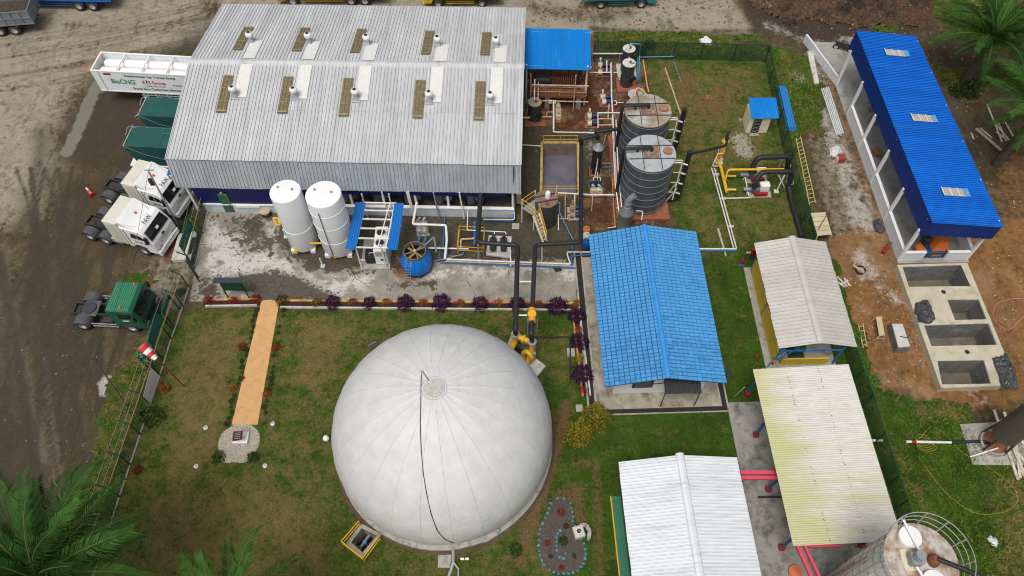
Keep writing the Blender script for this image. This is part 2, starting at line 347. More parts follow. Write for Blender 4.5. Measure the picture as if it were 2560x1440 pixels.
LAWN=[[(470,772),(1450,772),(1470,560),(1680,560),(1640,300),(1600,150),(1480,140),(1480,92),(1925,108),(2030,140),(2065,250),(2060,340),(2010,335),(2030,470),(2050,600),(2110,700),(2165,870),(2190,960),(2330,1000),(2420,1010),(2450,1070),(2560,1080),(2900,1100),(2900,1700),(-100,1700),(30,1500),(180,1260),(238,1086),(270,960),(320,890),(400,790)],
 [(1480,76),(1900,86),(1925,112),(1480,100)],[(2290,-200),(2900,-200),(2900,160),(2560,150),(2470,120),(2360,75),(2310,20)],[(2325,160),(2450,172),(2700,200),(2900,300),(2700,240),(2560,225),(2400,235),(2345,200)],
 [(300,690),(380,670),(400,700),(340,735)],[(2140,25),(2260,35),(2240,85),(2160,60)],[(440,560),(470,540),(500,560),(455,660),(425,660)],[(440,140),(470,128),(480,150),(455,160)]]
ax=np.arange(-42,48,.16); ay=np.arange(2,74,.16); GX,GY=np.meshgrid(ax,ay); sd=np.full(GX.shape,-9.)
for q in LAWN: sd=np.maximum(sd,poly_sd(GX,GY,[P(*p) for p in q]))
ragged=sd+fbm(GX,GY,.7,3)*1.5+fbm(GX,GY,3.5,9)*.5
keep=(ragged[:-1,:-1]>0)&(ragged[1:,1:]>0)&~hole_mask((GX[:-1,:-1]+GX[1:,1:])/2,(GY[:-1,:-1]+GY[1:,1:])/2)
gz=.012+.05*np.clip(ragged/.8,0,1)+.03*fbm(GX,GY,.5,5)
me,lx,ly=grid_mesh('lawn',GX,GY,np.maximum(gz,.008),lawn_mat('lawn_grass'),keep)
DRY=[([(490,790),(640,780),(600,1000),(560,1150),(480,1260),(390,1250),(420,950)],.68,1.2),([(745,790),(900,800),(850,900),(800,1010),(730,960)],.74,.8),([(350,1230),(640,1170),(800,1250),(860,1440),(700,1480),(330,1480)],.66,1.3),([(1650,470),(1990,470),(2020,600),(1760,640)],.42,1),
     ([(2170,1010),(2280,1180),(2340,1330),(2260,1200)],.5,.5),([(1490,150),(1900,160),(1950,420),(1700,470),(1640,250)],.5,1.2),([(1360,830),(1430,830),(1430,1000),(1380,950)],.42,.5),([(2250,1000),(2420,1010),(2400,1060),(2300,1040)],.5,.5),([(2500,1180),(2700,1180),(2700,1500),(2480,1440)],.5,1)]
BARE=[([(1690,175),(1740,190),(1730,260),(1700,300)],.75,.5),([(1730,250),(1840,190),(1870,220),(1800,300),(1740,300)],.62,.7),([(1410,830),(1440,840),(1440,880)],.3,.3),([(1370,1030),(1420,1010),(1390,1130),(1340,1260)],.5,.3)]
bd=lambda x,y:np.where((x<2)&(y<31),.36,np.where(y>38,.26,.0)); dry=np.maximum(areas(lx,ly,DRY),bd(lx,ly)); bare=np.maximum(areas(lx,ly,BARE),paint(lx,ly,[([(1415,1015),(1395,1110),(1355,1230),(1322,1310),(1300,1400)],.38,.85,.25),([(1400,1240),(1440,1230),(1450,1300)],.5,.65,.4),([(1330,870),(1350,850)],.5,.5,.4),([(1848,345),(1860,385)],.9,.62,.5),([(1780,600),(1900,600),(1990,560)],.25,.3,.3),([(1440,1160),(1490,1160),(1500,1440)],.3,.6,.25)]))
set_attr(me,'mask_g',(dry,bare,paint(lx,ly,[([(1850,350),(1862,380)],.75,.75,.4),([(1990,190),(2000,200)],.6,.55,.4)]))); put('lawn',me)
def blades(n, name, zmin, zmax, sel, seed, label, mat):
    r=np.random.default_rng(seed); q=np.argwhere(sel); k=r.integers(0,len(q),n); i=q[k]
    x=GX[i[:,0],i[:,1]]+r.uniform(0,.16,n); y=GY[i[:,0],i[:,1]]+r.uniform(0,.16,n); h=r.uniform(zmin,zmax,n)*(.6+.8*vnoise(x*.8,y*.8,4)); a=r.uniform(0,6.283,n); w=h*.28+.015
    z=gz[i[:,0],i[:,1]]; V=np.zeros((n,3,3)); V[:,0]=np.stack([x-np.cos(a)*w,y-np.sin(a)*w,z-.01],-1); V[:,1]=np.stack([x+np.cos(a)*w,y+np.sin(a)*w,z-.01],-1)
    V[:,2]=np.stack([x+r.normal(0,1,n)*h*.7,y+r.normal(0,1,n)*h*.7,z+h],-1)
    o=tri_soup(name,V,mat,label); vx,vy=np.repeat(x,3),np.repeat(y,3)
    set_attr(o.data,'mask_g',(np.maximum(areas(vx,vy,DRY),bd(vx,vy)),areas(vx,vy,BARE)*0,vx*0)); return o
EXCL=[[(648,748),(706,748),(652,1068),(573,1068)],[(1430,640),(1830,640),(1830,1035),(1445,1035)],[(560,1062),(648,1062),(650,1145),(550,1145)],[(1345,1240),(1440,1240),(1480,1330),(1470,1440),(1340,1440)],[(1850,960),(2060,960),(2180,1600),(1900,1600)],[(1530,1150),(1900,1150),(1960,1700),(1540,1700)],[(1425,775),(1470,775),(1480,1000),(1440,1000)]]
exm=np.zeros(keep.shape,bool)
for q in EXCL: exm|=poly_sd(GX[:-1,:-1],GY[:-1,:-1],[P(*p) for p in q])>0
vis=keep&~exm&(GY[:-1,:-1]>5)&(np.abs(GX[:-1,:-1])<.46*GY[:-1,:-1]+29)
tm=lawn_mat('grass_blades',True)
blades(170000,'grass_tufts',.025,.07,vis,2,'short mown grass tufts covering the lawns',tm)
rough=vis&(ragged[:-1,:-1]<1.6)
_px=lambda poly: poly_sd(GX[:-1,:-1],GY[:-1,:-1],[P(*q) for q in poly])>0
verge=vis&(_px([(300,900),(395,930),(250,1400),(100,1500),(180,1290)])|_px([(2140,880),(2330,1000),(2900,1100),(2900,1700),(2300,1700),(2270,1300)])|_px([(1925,100),(2070,250),(2040,600),(1990,420)])|_px([(1480,60),(1925,85),(1925,140),(1480,125)])|_px([(2200,-200),(2900,-200),(2900,260),(2300,230)]))
blades(45000,'rough_grass',.05,.16,verge,3,'long rough grass and weeds growing on the verges outside the fences',tm)
# ---- concrete slabs ----
def slab_mat():
    t=NT('stained_concrete'); a=t.attr('mask_c'); s=t.n('ShaderNodeSeparateColor'); t.l(a.outputs['Color'],s.inputs[0])
    n1=t.noise(.8,9,.68); n2=t.noise(3.2,8,.7,off=2); n3=t.noise(16,4,.7)
    def msk(o,n,k,sf): return t.ramp(t.math('ADD',o,t.math('MULTIPLY',t.math('SUBTRACT',n,.5),k)),.5-sf,.5+sf)
    n8=t.math('ADD',t.math('MULTIPLY',n1,.6),t.math('MULTIPLY',n2,.4))
    c=t.mix(t.ramp(n1,.35,.65),(.20,.18,.145),(.37,.345,.29)); c=t.mix(t.ramp(n3,.55,.8,0,.4),c,(.16,.14,.115))
    c=t.mix(t.math('MULTIPLY',msk(s.outputs[0],n8,4.5,.16),t.ramp(n1,.3,.6,.55,1)),c,t.mix(t.ramp(n3,.3,.7),(.44,.42,.37),(.64,.62,.57)))
    wet=msk(s.outputs[1],n8,4.2,.09); c=t.mix(t.math('MULTIPLY',wet,.9),c,t.mix(t.ramp(n2,.35,.7),(.022,.018,.010),(.080,.066,.040)))
    ru=msk(s.outputs[2],n8,4.0,.3); c=t.mix(t.math('MULTIPLY',ru,.92),c,t.mix(t.ramp(n2,.35,.65),(.040,.014,.008),(.135,.050,.020))); n7=t.noise(.5,4,off=8); c=t.mix(t.math('MULTIPLY',ru,t.ramp(n7,.5,.68,0,.75)),c,(.30,.17,.075)); c=t.mix(t.math('MULTIPLY',ru,t.ramp(n7,.30,.42,.8,0)),c,(.035,.020,.014))
    # cracks
    vo=t.n('ShaderNodeTexVoronoi',feature='DISTANCE_TO_EDGE'); t.l(t.pos,vo.inputs['Vector']); vo.inputs['Scale'].default_value=.33
    c=t.mix(t.math('MULTIPLY',t.ramp(vo.outputs['Distance'],.012,.004),t.ramp(n1,.5,.6)),c,(.05,.045,.04))
    t.bump(n2,.012)
    return t.out(c,t.math('SUBTRACT',.92,t.math('MULTIPLY',wet,.35)),0,.12)
SLAB=slab_mat()
def slab(name, q, z, th, light, wetp, rustp, res=.14):
    A,B,C,D=[P(*p,z) for p in q]   # NW, SW, SE, NE
    nu=int((D-A).length/res)+2; nv=int((B-A).length/res)+2; u,v=np.meshgrid(np.linspace(0,1,nu),np.linspace(0,1,nv))
    f=lambda k:(A[k]*(1-u)*(1-v)+D[k]*u*(1-v)+B[k]*(1-u)*v+C[k]*u*v); x=f(0)[::-1]; y=f(1)[::-1]
    zz=np.full(x.shape,z); zz[0,:]=zz[-1,:]=z-th; zz[:,0]=zz[:,-1]=z-th
    # vertical rim: outer ring sits under the next ring
    x[0]=x[1];y[0]=y[1];x[-1]=x[-2];y[-1]=y[-2];x[:,0]=x[:,1];y[:,0]=y[:,1];x[:,-1]=x[:,-2];y[:,-1]=y[:,-2]
    me,sx,sy=grid_mesh(name,x,y,zz,SLAB,~hole_mask((x[:-1,:-1]+x[1:,1:])/2,(y[:-1,:-1]+y[1:,1:])/2)); me.polygons.foreach_set('use_smooth',[False]*len(me.polygons))
    set_attr(me,'mask_c',(np.clip(light(sx,sy),0,1.2),wetp(sx,sy),rustp(sx,sy))); return put(name,me)
slab('concrete_apron',[(512,522),(468,757),(1447,766),(1438,556)],.06,.2,
 lambda x,y:np.maximum(areas(x,y,[([(500,540),(600,560),(700,620),(745,660),(800,690),(900,690),(960,690),(900,720),(860,757),(590,757),(620,700),(520,700)],.72,.9)]),paint(x,y,[([(690,560),(700,600)],1.0,.55,.4),([(1000,700),(1130,680)],.6,.55,.4),([(1180,660),(1430,680)],1.0,.5,.7)])),
 lambda x,y:areas(x,y,[([(535,535),(670,535),(680,600),(640,605),(600,610),(545,590)],.66,.9),([(590,690),(690,672),(760,690),(845,735),(820,757),(640,757),(600,730)],.86,.7),([(690,625),(770,680),(880,683),(1010,670),(1050,520),(690,520)],.88,.7),([(1000,540),(1450,540),(1450,655),(1080,655),(1000,700)],1.0,.5),([(960,700),(1100,700),(1090,725),(970,730)],.6,.4),([(490,690),(560,680),(560,750),(470,755)],.5,.6),([(560,585),(690,585),(700,640),(600,650)],.60,.7),([(650,520),(700,520),(720,560),(660,560)],.6,.4)]),
 lambda x,y:np.maximum(paint(x,y,[([(1030,668)],1.35,.85,.5),([(1240,640)],.5,.7,.3),([(1150,620),(1180,600)],.6,.55,.4),([(1270,690),(1280,670)],.2,.4,.2)]),0))
slab('process_slab',[(1306,160),(1296,580),(1672,580),(1612,148)],.066,.2,
 lambda x,y:x*0,lambda x,y:np.maximum(x*0+.62,0)+.4*areas(x,y,[([(1296,300),(1460,300),(1480,600),(1290,600)],.75,.6),([(1440,230),(1500,240),(1490,290),(1440,280)],.7,.4),([(1300,150),(1460,150),(1460,230),(1300,240)],.5,.6),([(1480,330),(1540,330),(1540,440),(1480,440)],.5,.5)]),
 lambda x,y:areas(x,y,[([(1320,255),(1460,240),(1490,330),(1400,330),(1330,300)],.85,.5),([(1440,150),(1640,150),(1640,330),(1470,330)],.78,.5),([(1455,500),(1540,450),(1690,520),(1690,600),(1470,600)],.82,.5),([(1500,330),(1700,330),(1700,560),(1520,560)],.72,.4),([(1300,170),(1440,180),(1440,240),(1310,250)],.6,.5)]))
# ================= materials used by several things =================
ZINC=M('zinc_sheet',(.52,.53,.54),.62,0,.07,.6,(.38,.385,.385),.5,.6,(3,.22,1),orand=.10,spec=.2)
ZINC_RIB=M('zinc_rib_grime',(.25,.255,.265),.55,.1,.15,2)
ZINC_D=M('zinc_wall_sheet',(.44,.48,.52),.45,.2,.08,.8,(.30,.31,.32),.5,.6,(3,3,.2),orand=.06)
WHITE=M('white_paint',(.78,.78,.76),.45,0,.04,2,(.5,.47,.42),.3,1.4)
WHITE_C=M('clean_white_paint',(.80,.80,.79),.35,0,.03,2)
PIPEW=M('white_pipe',(.72,.70,.66),.45,0,.06,4,(.42,.27,.17),.35,3)
PIPEO=M('rusty_cream_pipe',(.55,.40,.27),.6,0,.15,5,(.30,.12,.05),.5,3)
BLACKP=M('black_insulation',(.018,.019,.021),.5,0,.2,4,spec=.4)
GREYP=M('grey_pipe',(.28,.30,.32),.45,.2,.1,4,(.15,.13,.11),.3,3)
YEL=M('yellow_paint',(.72,.40,.022),.42,0,.08,4,(.35,.2,.06),.3,3)
YRAIL=M('yellow_rail',(.58,.36,.03),.5,0,.12,4,(.30,.13,.04),.4,4)
BLUEP=M('blue_pipe',(.03,.16,.40),.45,0,.1,4,(.10,.09,.09),.25,3)
CYANP=M('pale_blue_pipe',(.10,.27,.42),.5,0,.12,4)
STEEL=M('galvanised_steel',(.42,.43,.43),.45,.5,.1,5,(.25,.2,.16),.3,4)
DSTEEL=M('dark_steel',(.045,.046,.05),.5,.3,.2,5,(.12,.07,.04),.3,3)
RUST=M('rusty_steel',(.19,.075,.035),.85,0,.3,6,(.08,.035,.02),.5,4)
CONC=M('concrete',(.36,.34,.30),.9,0,.18,2.2,(.15,.13,.105),.5,1.8,bump=.01)
CONCW=M('pale_concrete',(.55,.53,.48),.88,0,.12,2,(.25,.22,.18),.45,1.5,bump=.01)
CONCD=M('dark_concrete',(.13,.12,.105),.9,0,.2,2,(.05,.045,.04),.5,2,bump=.01)
REDPAD=M('red_oxide_concrete',(.30,.10,.055),.85,0,.2,3,(.13,.055,.035),.5,2)
DARK=M('near_black',(.02,.02,.022),.7,0,.2,3)  # one near-black for small dark parts, ropes and pit floors
GLASS=M('dark_glass',(.012,.014,.016),.08,0,.1,1,spec=.8)
RUBBER=M('tyre_rubber',(.035,.034,.033),.85,0,.2,4,(.10,.085,.065),.5,5)
WOOD=M('raw_timber',(.48,.36,.20),.8,0,.2,3,(.25,.17,.09),.4,2,st=(1,1,1))
PALEWOOD=M('pale_timber',(.56,.50,.40),.85,0,.2,3,(.28,.23,.17),.5,2)
RED=M('red_paint',(.33,.012,.015),.45,0,.1,3)
PINK=M('pink_red_paint',(.62,.07,.12),.45,0,.08,3,(.35,.08,.08),.35,2)
CREAM=M('cream_paint',(.66,.58,.42),.5,0,.08,3,(.35,.24,.14),.3,3)
NAVY=M('navy_sheet',(.006,.012,.10),.45,0,.12,1,orand=.1)
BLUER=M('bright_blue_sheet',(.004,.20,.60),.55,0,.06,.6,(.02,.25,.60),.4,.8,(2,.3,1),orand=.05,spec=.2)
BLUER_RIB=M('blue_rib_dark',(.003,.10,.36),.5,0,.06,1)  # deeper blue on the rib sides and tower joints
GREENP=M('green_paint',(.006,.085,.05),.45,0,.15,2)
GREEND=M('dark_green_post',(.008,.05,.032),.5,0,.15,3)
def rib_mesh(name, w, L, nrib, rw, rh, mats, th=.012, first=.5):
    "metal sheet, ribs along y"
    b=MB(); p=w/nrib; prof=[(0,0)]
    for i in range(nrib):
        c=p*(i+first); prof+=[(c-rw/2,0),(c-rw*.28,rh),(c+rw*.28,rh),(c+rw/2,0)]
    prof+=[(w,0)]; n=len(prof)
    vs=[(x,0,z) for x,z in prof]+[(x,L,z) for x,z in prof]
    for i in range(n-1):
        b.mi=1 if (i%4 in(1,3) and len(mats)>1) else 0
        if i==0: b.add(vs,[(i,i+1,n+i+1,n+i)])
        else: b.f.append((i,i+1,n+i+1,n+i)); b.m.append(b.mi)
    b.mi=0
    b.add([(0,0,-th),(w,0,-th),(w,L,-th),(0,L,-th),(0,0,0),(w,0,0),(w,L,0),(0,L,0)],[(3,2,1,0),(0,1,5,4),(1,2,6,5),(2,3,7,6),(3,0,4,7)])
    return b.mesh(name,mats)
def wave_mesh(name, w, L, pitch, amp, mat, th=.008):
    n=int(w/pitch*4)+1; b=MB(); vs=[]
    for i in range(n): x=w*i/(n-1); z=amp*math.sin(2*math.pi*x/pitch); vs+=[(x,0,z),(x,L,z)]
    b.add(vs,[(2*i,2*i+2,2*i+3,2*i+1) for i in range(n-1)]); b.add([(0,0,-amp-th),(w,0,-amp-th),(w,L,-amp-th),(0,L,-amp-th)],[(3,2,1,0)])
    me=b.mesh(name,mat); me.polygons.foreach_set('use_smooth',[True]*len(me.polygons)); return me
def lay(name, me, parent, o, xd, yd, n, step, jit=.006, lift=0.0, out=(0,0,1)):
    xd=Vector(xd).normalized(); yd=Vector(yd).normalized()
    if xd.cross(yd).dot(Vector(out))<0: o=Vector(o)+xd*step*n; xd=-xd
    nz=xd.cross(yd)
    for i in range(n):
        inst(name,me,parent,frame(Vector(o)+xd*step*i+nz*(lift+random.uniform(0,jit))+yd*random.uniform(-.02,.02),xd,yd))
def upf(o, xd, yd, w, out=(0,0,1)):
    xd=Vector(xd).normalized(); yd=Vector(yd).normalized()
    if xd.cross(yd).dot(Vector(out))<0: o=Vector(o)+xd*w; xd=-xd
    return frame(o,xd,yd)
def txt(name, s, size, mat, parent, Mx, ext=.004, align='LEFT', sx=1.0):
    cu=bpy.data.curves.new(name,'FONT'); cu.body=s; cu.size=size; cu.extrude=ext; cu.align_x=align; cu.resolution_u=3
    t=bpy.data.objects.new(name,cu); COL.objects.link(t); dg=bpy.context.evaluated_depsgraph_get()
    me=bpy.data.meshes.new_from_object(t.evaluated_get(dg)); bpy.data.objects.remove(t)
    if sx!=1: me.transform(Matrix.Scale(sx,4,(1,0,0)))
    me.materials.clear(); me.materials.append(mat); return inst(name,me,parent,Mx)
# ================= warehouse =================
WY=math.radians(-2.2); W0=Vector((math.cos(WY)*-13.3-math.sin(WY)*45.3, math.sin(WY)*-13.3+math.cos(WY)*45.3,0))
wh=thing('warehouse','big grey zinc-roofed warehouse with turbine vents and navy walls','building',W0,WY)
UL,UR=-12.75,12.65; VF,VR=-8.7,8.7; ZE,ZR=5.4,6.8       # local frame: eaves, ridge along x at y=0
NP=32; PW=(UR-UL)/NP; sl=math.hypot(8.7,ZR-ZE); half=sl/2+.06
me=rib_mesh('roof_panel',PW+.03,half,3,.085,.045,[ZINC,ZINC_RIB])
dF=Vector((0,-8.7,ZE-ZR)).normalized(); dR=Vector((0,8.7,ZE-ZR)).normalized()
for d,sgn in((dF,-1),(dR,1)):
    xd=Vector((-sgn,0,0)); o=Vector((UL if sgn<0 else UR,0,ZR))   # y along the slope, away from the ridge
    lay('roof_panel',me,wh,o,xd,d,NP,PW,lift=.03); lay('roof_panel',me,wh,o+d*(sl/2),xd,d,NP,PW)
sk_len=2.5; dS=Vector((0,-.62,-2.42)).normalized()
me=rib_mesh('eave_panel',PW+.03,sk_len,3,.085,.045,[ZINC_D,ZINC_RIB])
lay('eave_panel',me,wh,(UL,VF+.05,ZE-.03),(1,0,0),dS,NP,PW,out=(0,-1,0)); lay('eave_panel',me,wh,(UR,VR-.05,ZE-.03),(-1,0,0),Vector((0,.62,-2.42)),NP,PW,out=(0,1,0))
b=MB(); b.extr([(-.42,ZR-.03),(-.2,ZR+.05),(0,ZR+.11),(.2,ZR+.05),(.42,ZR-.03),(0,ZR-.06)],'x',UL-.05,UR+.05); b.build('ridge_cap',ZINC,wh,world=False)
for s in(-1,1):
    for x in (UL,UR): MB().beam((x,0,ZR+.0),(x,8.7*s,ZE),.06,.12).build('verge_trim',ZINC,wh,world=False)
def roofpt(x,y,sgn):
    n=Vector((0,sgn*(ZR-ZE),8.7)).normalized(); Mi=WM[wh.name]; return Mi.inverted()@PL(x,y,Mi@Vector((0,0,ZR+.05)),(Mi.to_3x3()@n))
SKYM=M('weathered_fibreglass',(.20,.155,.085),.5,0,.25,5,(.10,.085,.055),.5,3); SKYB=M('yellowed_rim',(.34,.265,.135),.6,0,.15,3)
PATCH=M('white_sealing_sheet',(.68,.67,.65),.7,0,.04,3,(.54,.52,.49),.35,1.6,bump=.012,bs=3)
skF=[((558,190),(585,190),(567,283),(539,283)),((707,193),(735,193),(720,285),(693,285)),((857,197),(885,197),(873,292),(846,292)),((1038,202),(1067,202),(1058,297),(1030,297)),((1188,205),(1217,205),(1211,302),(1183,302))]
skR=[((609,69),(635,69),(607,126),(582,126)),((752,71),(777,71),(754,129),(728,129)),((892,74),(918,74),(901,133),(873,133)),((1063,79),(1089,79),(1077,137),(1050,137)),((1205,82),(1232,82),(1225,139),(1197,139))]
vF=[(588,240),(739,243),(891,247),(1074,252),(1226,255)]; vR=[(629,105),(774,107),(919,112),(1095,115),(1240,118)]
for sgn,sks,vs,d in((-1,skF,vF,dF),(1,skR,vR,dR)):
    for q,vp in zip(sks,vs):
        c=[roofpt(*p,sgn) for p in q]; xm=(c[0].x+c[1].x+c[2].x+c[3].x)/4; ya=(c[0].y+c[1].y)/2; yb=(c[2].y+c[3].y)/2
        yn,yf=(max(ya,yb),min(ya,yb)) if sgn<0 else (min(ya,yb),max(ya,yb)); wd=.74; ln=abs(yf-yn)/abs(d.y); o=Vector((xm+(-wd/2 if sgn<0 else wd/2),yn,ZR-(ZR-ZE)*abs(yn)/8.7))
        me=rib_mesh('skylight_panel',wd,ln,3,.07,.04,[SKYM])
        F_=upf(o+Vector((0,0,.13)),(-sgn,0,0),d,wd); p=inst('skylight_panel',me,wh,F_)
        for t_,hw_ in((.02,.02),(.36,.018),(.70,.018),(.96,.06)): MB().box(0,wd,ln*t_-hw_,ln*t_+hw_,.045,.06).build('skylight_strip',SKYB,p,world=False)
        v=roofpt(*vp,sgn); zz=ZR-(ZR-ZE)*abs(v.y)/8.7
        # sealing sheet from ridge to ventilator
        L=abs(v.y)/abs(d.y)+.15; b=MB(); nn=10; pw=.92
        for i in range(nn+1):
            for k in range(4): b.v.append((pw*k/3,.3+(L-.3)*i/nn,.10+random.uniform(0,.02)))
        for i in range(nn):
            for k in range(3): a=i*4+k; b.f.append((a,a+1,a+5,a+4)); b.m.append(0)
        b.add([(0,.3,.098),(pw,.3,.098),(pw,L,.098),(0,L,.098)],[(3,2,1,0)])
        me2=b.mesh('sealing_sheet',PATCH); inst('sealing_sheet',me2,wh,upf(Vector((v.x+.40-pw/2,0,ZR)),(1,0,0),d,pw))
        t=bpy.data.objects.new('turbine_ventilator',None); link(t,wh); t.location=(v.x,v.y,zz); t.scale=(.82,.82,.82); WM[t.name]=WM[wh.name]@Matrix.Translation(t.location)
        b=MB(); h0=.05; a=.33
        b.hexa([(-a,-a,h0-.1),(a,-a,h0-.1),(a,a,h0-.1),(-a,a,h0-.1)],[(-.22,-.22,h0+.42),(.22,-.22,h0+.42),(.22,.22,h0+.42),(-.22,.22,h0+.42)]); b.box(-.42,.42,-.42,.42,-.02 if True else 0,.07)
        b.build('curb',ZINC_D,t,world=False)
        MB().cyl((0,0),.2,.45,.72,16).build('neck',ZINC,t,world=False)
        pr=[(.2+.16*math.sin(math.pi*i/8),.70+.48*i/8) for i in range(9)]; b=MB(); b.lathe(pr,24); 
        for k in range(18):
            a=2*math.pi*k/18; b.beam((.31*math.cos(a),.31*math.sin(a),.76),(.31*math.cos(a+.12),.31*math.sin(a+.12),1.1),.02,.10)
        b.build('turbine_head',WHITE_C,t,True,world=False); MB().cyl((0,0),.16,1.18,1.21,16).build('turbine_cap',DARK,t,world=False)
# walls and frame below
fb=-9.2
b=MB(); b.box(UL+1.3,UR-.5,fb,fb+.15,0,.95); b.build('low_wall',M('bluish_white_wall',(.52,.57,.62),.7,0,.06,1,(.3,.3,.28),.4,1.5),wh,world=False)
b=MB(); b.box(UL+1.3,UR-.5,fb-.06,fb+.2,.95,1.05); b.build('wall_coping',WHITE,wh,world=False)
wp=rib_mesh('wall_panel',.8,2.0,4,.06,.03,[NAVY]); wps=rib_mesh('short_wall_panel',.8,.62,4,.06,.03,[NAVY]); wpl=rib_mesh('long_wall_panel',.8,5.2,4,.06,.03,[NAVY])
for i in range(30):
    x=UL+1.1+.8*i
    if x+.8>UR-.3: break
    full = i<9 or x>UR-1.5
    if not(i in(2,)): inst('wall_panel' if full else 'short_wall_panel',wp if full else wps,wh,upf((x,fb+.06,3.0),(1,0,0),(0,0,-1),.8,(0,-1,0)))
    else: inst('short_wall_panel',wps,wh,upf((x,fb+.06,3.0),(1,0,0),(0,0,-1),.8,(0,-1,0)))
for i in range(22): inst('long_wall_panel',wpl,wh,upf((UR-.55,fb+.1+.8*i,5.3),(0,1,0),(0,0,-1),.8,(1,0,0)))
for i in range(30): inst('long_wall_panel',wpl,wh,upf((UL+1+.8*i,8.6,5.3),(1,0,0),(0,0,-1),.8,(0,1,0)))
for i in range(11):
    b=MB(); x=UL+.6+(UR-UL-1.2)*i/10; b.beam((x,fb+.2,0),(x,fb+.2,3.6),.16); b.beam((x,8.2,0),(x,8.2,5.2),.16); b.beam((x,fb+.2,3.6),(x,0,ZR-.25),.1,.14); b.beam((x,0,ZR-.25),(x,8.2,ZE-.1),.1,.14); b.build('portal_frame',WHITE,wh,world=False)
b=MB(); b.box(UL,UR-.6,fb+.16,8.5,.0,.07); b.build('floor_slab',CONCD,wh,world=False)
b=MB(); b.bbox(UL+2.75,UL+3.5,fb-.03,fb+.05,.08,2.2,.02); dr=b.build('door',M('green_door',(.03,.12,.06),.6,0,.2,2,(.05,.04,.03),.4,2),wh,world=False)
MB().box(UL+3.35,UL+3.42,fb-.1,fb-.03,1.0,1.14).build('door_handle',STEEL,dr,world=False)
b=MB(); b.box(UL+3.75,UL+5.6,fb-.1,fb-.03,.72,1.0); b.build('notice_board',WHITE_C,wh,world=False)
for k in range(4):
    x=UL+15.2+1.9*k; b=MB(); b.beam((x,fb-.1,2.95),(x+.2,fb-.25,.12),.1 if k!=1 else .22,.08); b.build('brace',STEEL if k==2 else PIPEW,wh,world=False)
# machines seen through the open front
for k in range(5):
    x=UL+12.2+2.4*k; c=thing('gas_compressor','dark gas compressor standing behind the low wall inside the warehouse','machine',WM[wh.name]@Vector((x,fb+1.3,.07)),WY,'compressors inside the warehouse')
    MB().bbox(-.7,.7,-.4,.4,0,.25).build('skid',DSTEEL,c,world=False); MB().cyl((-.25,0),.33,.25,1.15,16).build('vessel',GREYP,c,True,world=False)
    b=MB(); b.tube([(.1,0,.62),(.75,0,.62)],.28,12); b.build('motor',M('machine_grey',(.16,.17,.18),.5,.2,.2,3),c,True,world=False); MB().tube([(-.25,0,1.15),(-.25,0,1.6),(.4,0,1.6),(.4,0,.8)],.05,8,.1).build('pipe',PIPEO,c,world=False)
# small blue awning on the west gable
aw=rib_mesh('awning_panel',.75,1.1,4,.05,.03,[M('faded_blue_sheet',(.03,.12,.42),.45,0,.1,1),BLUER_RIB]); pA=P(421,414,3.6)
for k in range(3): q=WM[wh.name].inverted()@P(419+5*k,418+16*k,3.6); inst('awning_panel',aw,wh,upf((UL+.35,-6.3-.75*k,3.7),(0,-1,0),(-1,0,-.25),.75))
b=MB(); b.beam((UL-.7,-6.4,3.45),(UL-.7,-8.4,3.45),.06); b.beam((UL-.7,-6.4,3.45),(UL-.7,-6.4,0),.07); b.beam((UL-.7,-8.4,3.45),(UL-.7,-8.4,0),.07); b.build('awning_frame',STEEL,wh,world=False)
# ================= blue canopy north-east of the warehouse =================
cn=thing('blue_canopy','bright blue sheet-roofed canopy beside the warehouse over a rusty filter press','canopy',(4.0,50.2,0),math.radians(-3))
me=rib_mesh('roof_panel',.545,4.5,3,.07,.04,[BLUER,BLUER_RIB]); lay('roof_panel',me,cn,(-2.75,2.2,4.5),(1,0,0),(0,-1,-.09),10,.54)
for x in(-2.5,2.4):
    for y in(-1.9,1.9): MB().beam((x,y,.06),(x,y,4.2),.12).build('post',PIPEW,cn,world=False)
b=MB()
for y in(-1.9,1.9): b.beam((-2.7,y,4.25+y*.09),(2.7,y,4.25+y*.09),.1)
b.build('roof_beam',PIPEW,cn,world=False)
fp=thing('filter_press','rusty filter press on a raised steel platform under the blue canopy','machine',(4.2,48.9,0),math.radians(-3))
b=MB(); b.box(-2.4,2.2,-1.2,1.4,1.5,1.58); b.box(-2.4,2.2,-1.32,-1.2,1.38,1.62); b.build('platform',RUST,fp,world=False)
for x in(-2.0,-1.0,1.6):
    for y in(-1.0,1.2): MB().box(x-.2,x+.2,y-.2,y+.2,.06,1.5).build('pier',CONC,fp,world=False)
me=MB().bbox(-.06,.06,-.42,.42,-.45,.45,.02).mesh('filter_plate',M('press_plate',(.16,.06,.035),.7,0,.25,4,(.35,.2,.12),.3,3))
for k in range(12): inst('filter_plate',me,fp,Matrix.Translation((-.6+.17*k,-.1,2.25)))
MB().tube([(-2.1,-.1,2.25),(-.84,-.1,2.25)],.33,14).build('press_ram',DSTEEL,fp,world=False); MB().bbox(-.85,-.7,-.5,.5,1.6,2.8,.02).build('end_plate',DSTEEL,fp,world=False); MB().bbox(1.5,1.7,-.5,.5,1.6,2.8,.02).build('end_plate',DSTEEL,fp,world=False)
b=MB()
for z in(2.0,2.5): b.beam((-2.4,-1.27,z),(2.2,-1.27,z),.04); b.beam((2.2,-1.27,z),(2.2,1.3,z),.04)
for x in(-2.4,-1.2,0,1.2,2.2): b.beam((x,-1.27,1.6),(x,-1.27,2.5),.04)
b.build('railing',PIPEO,fp,world=False)
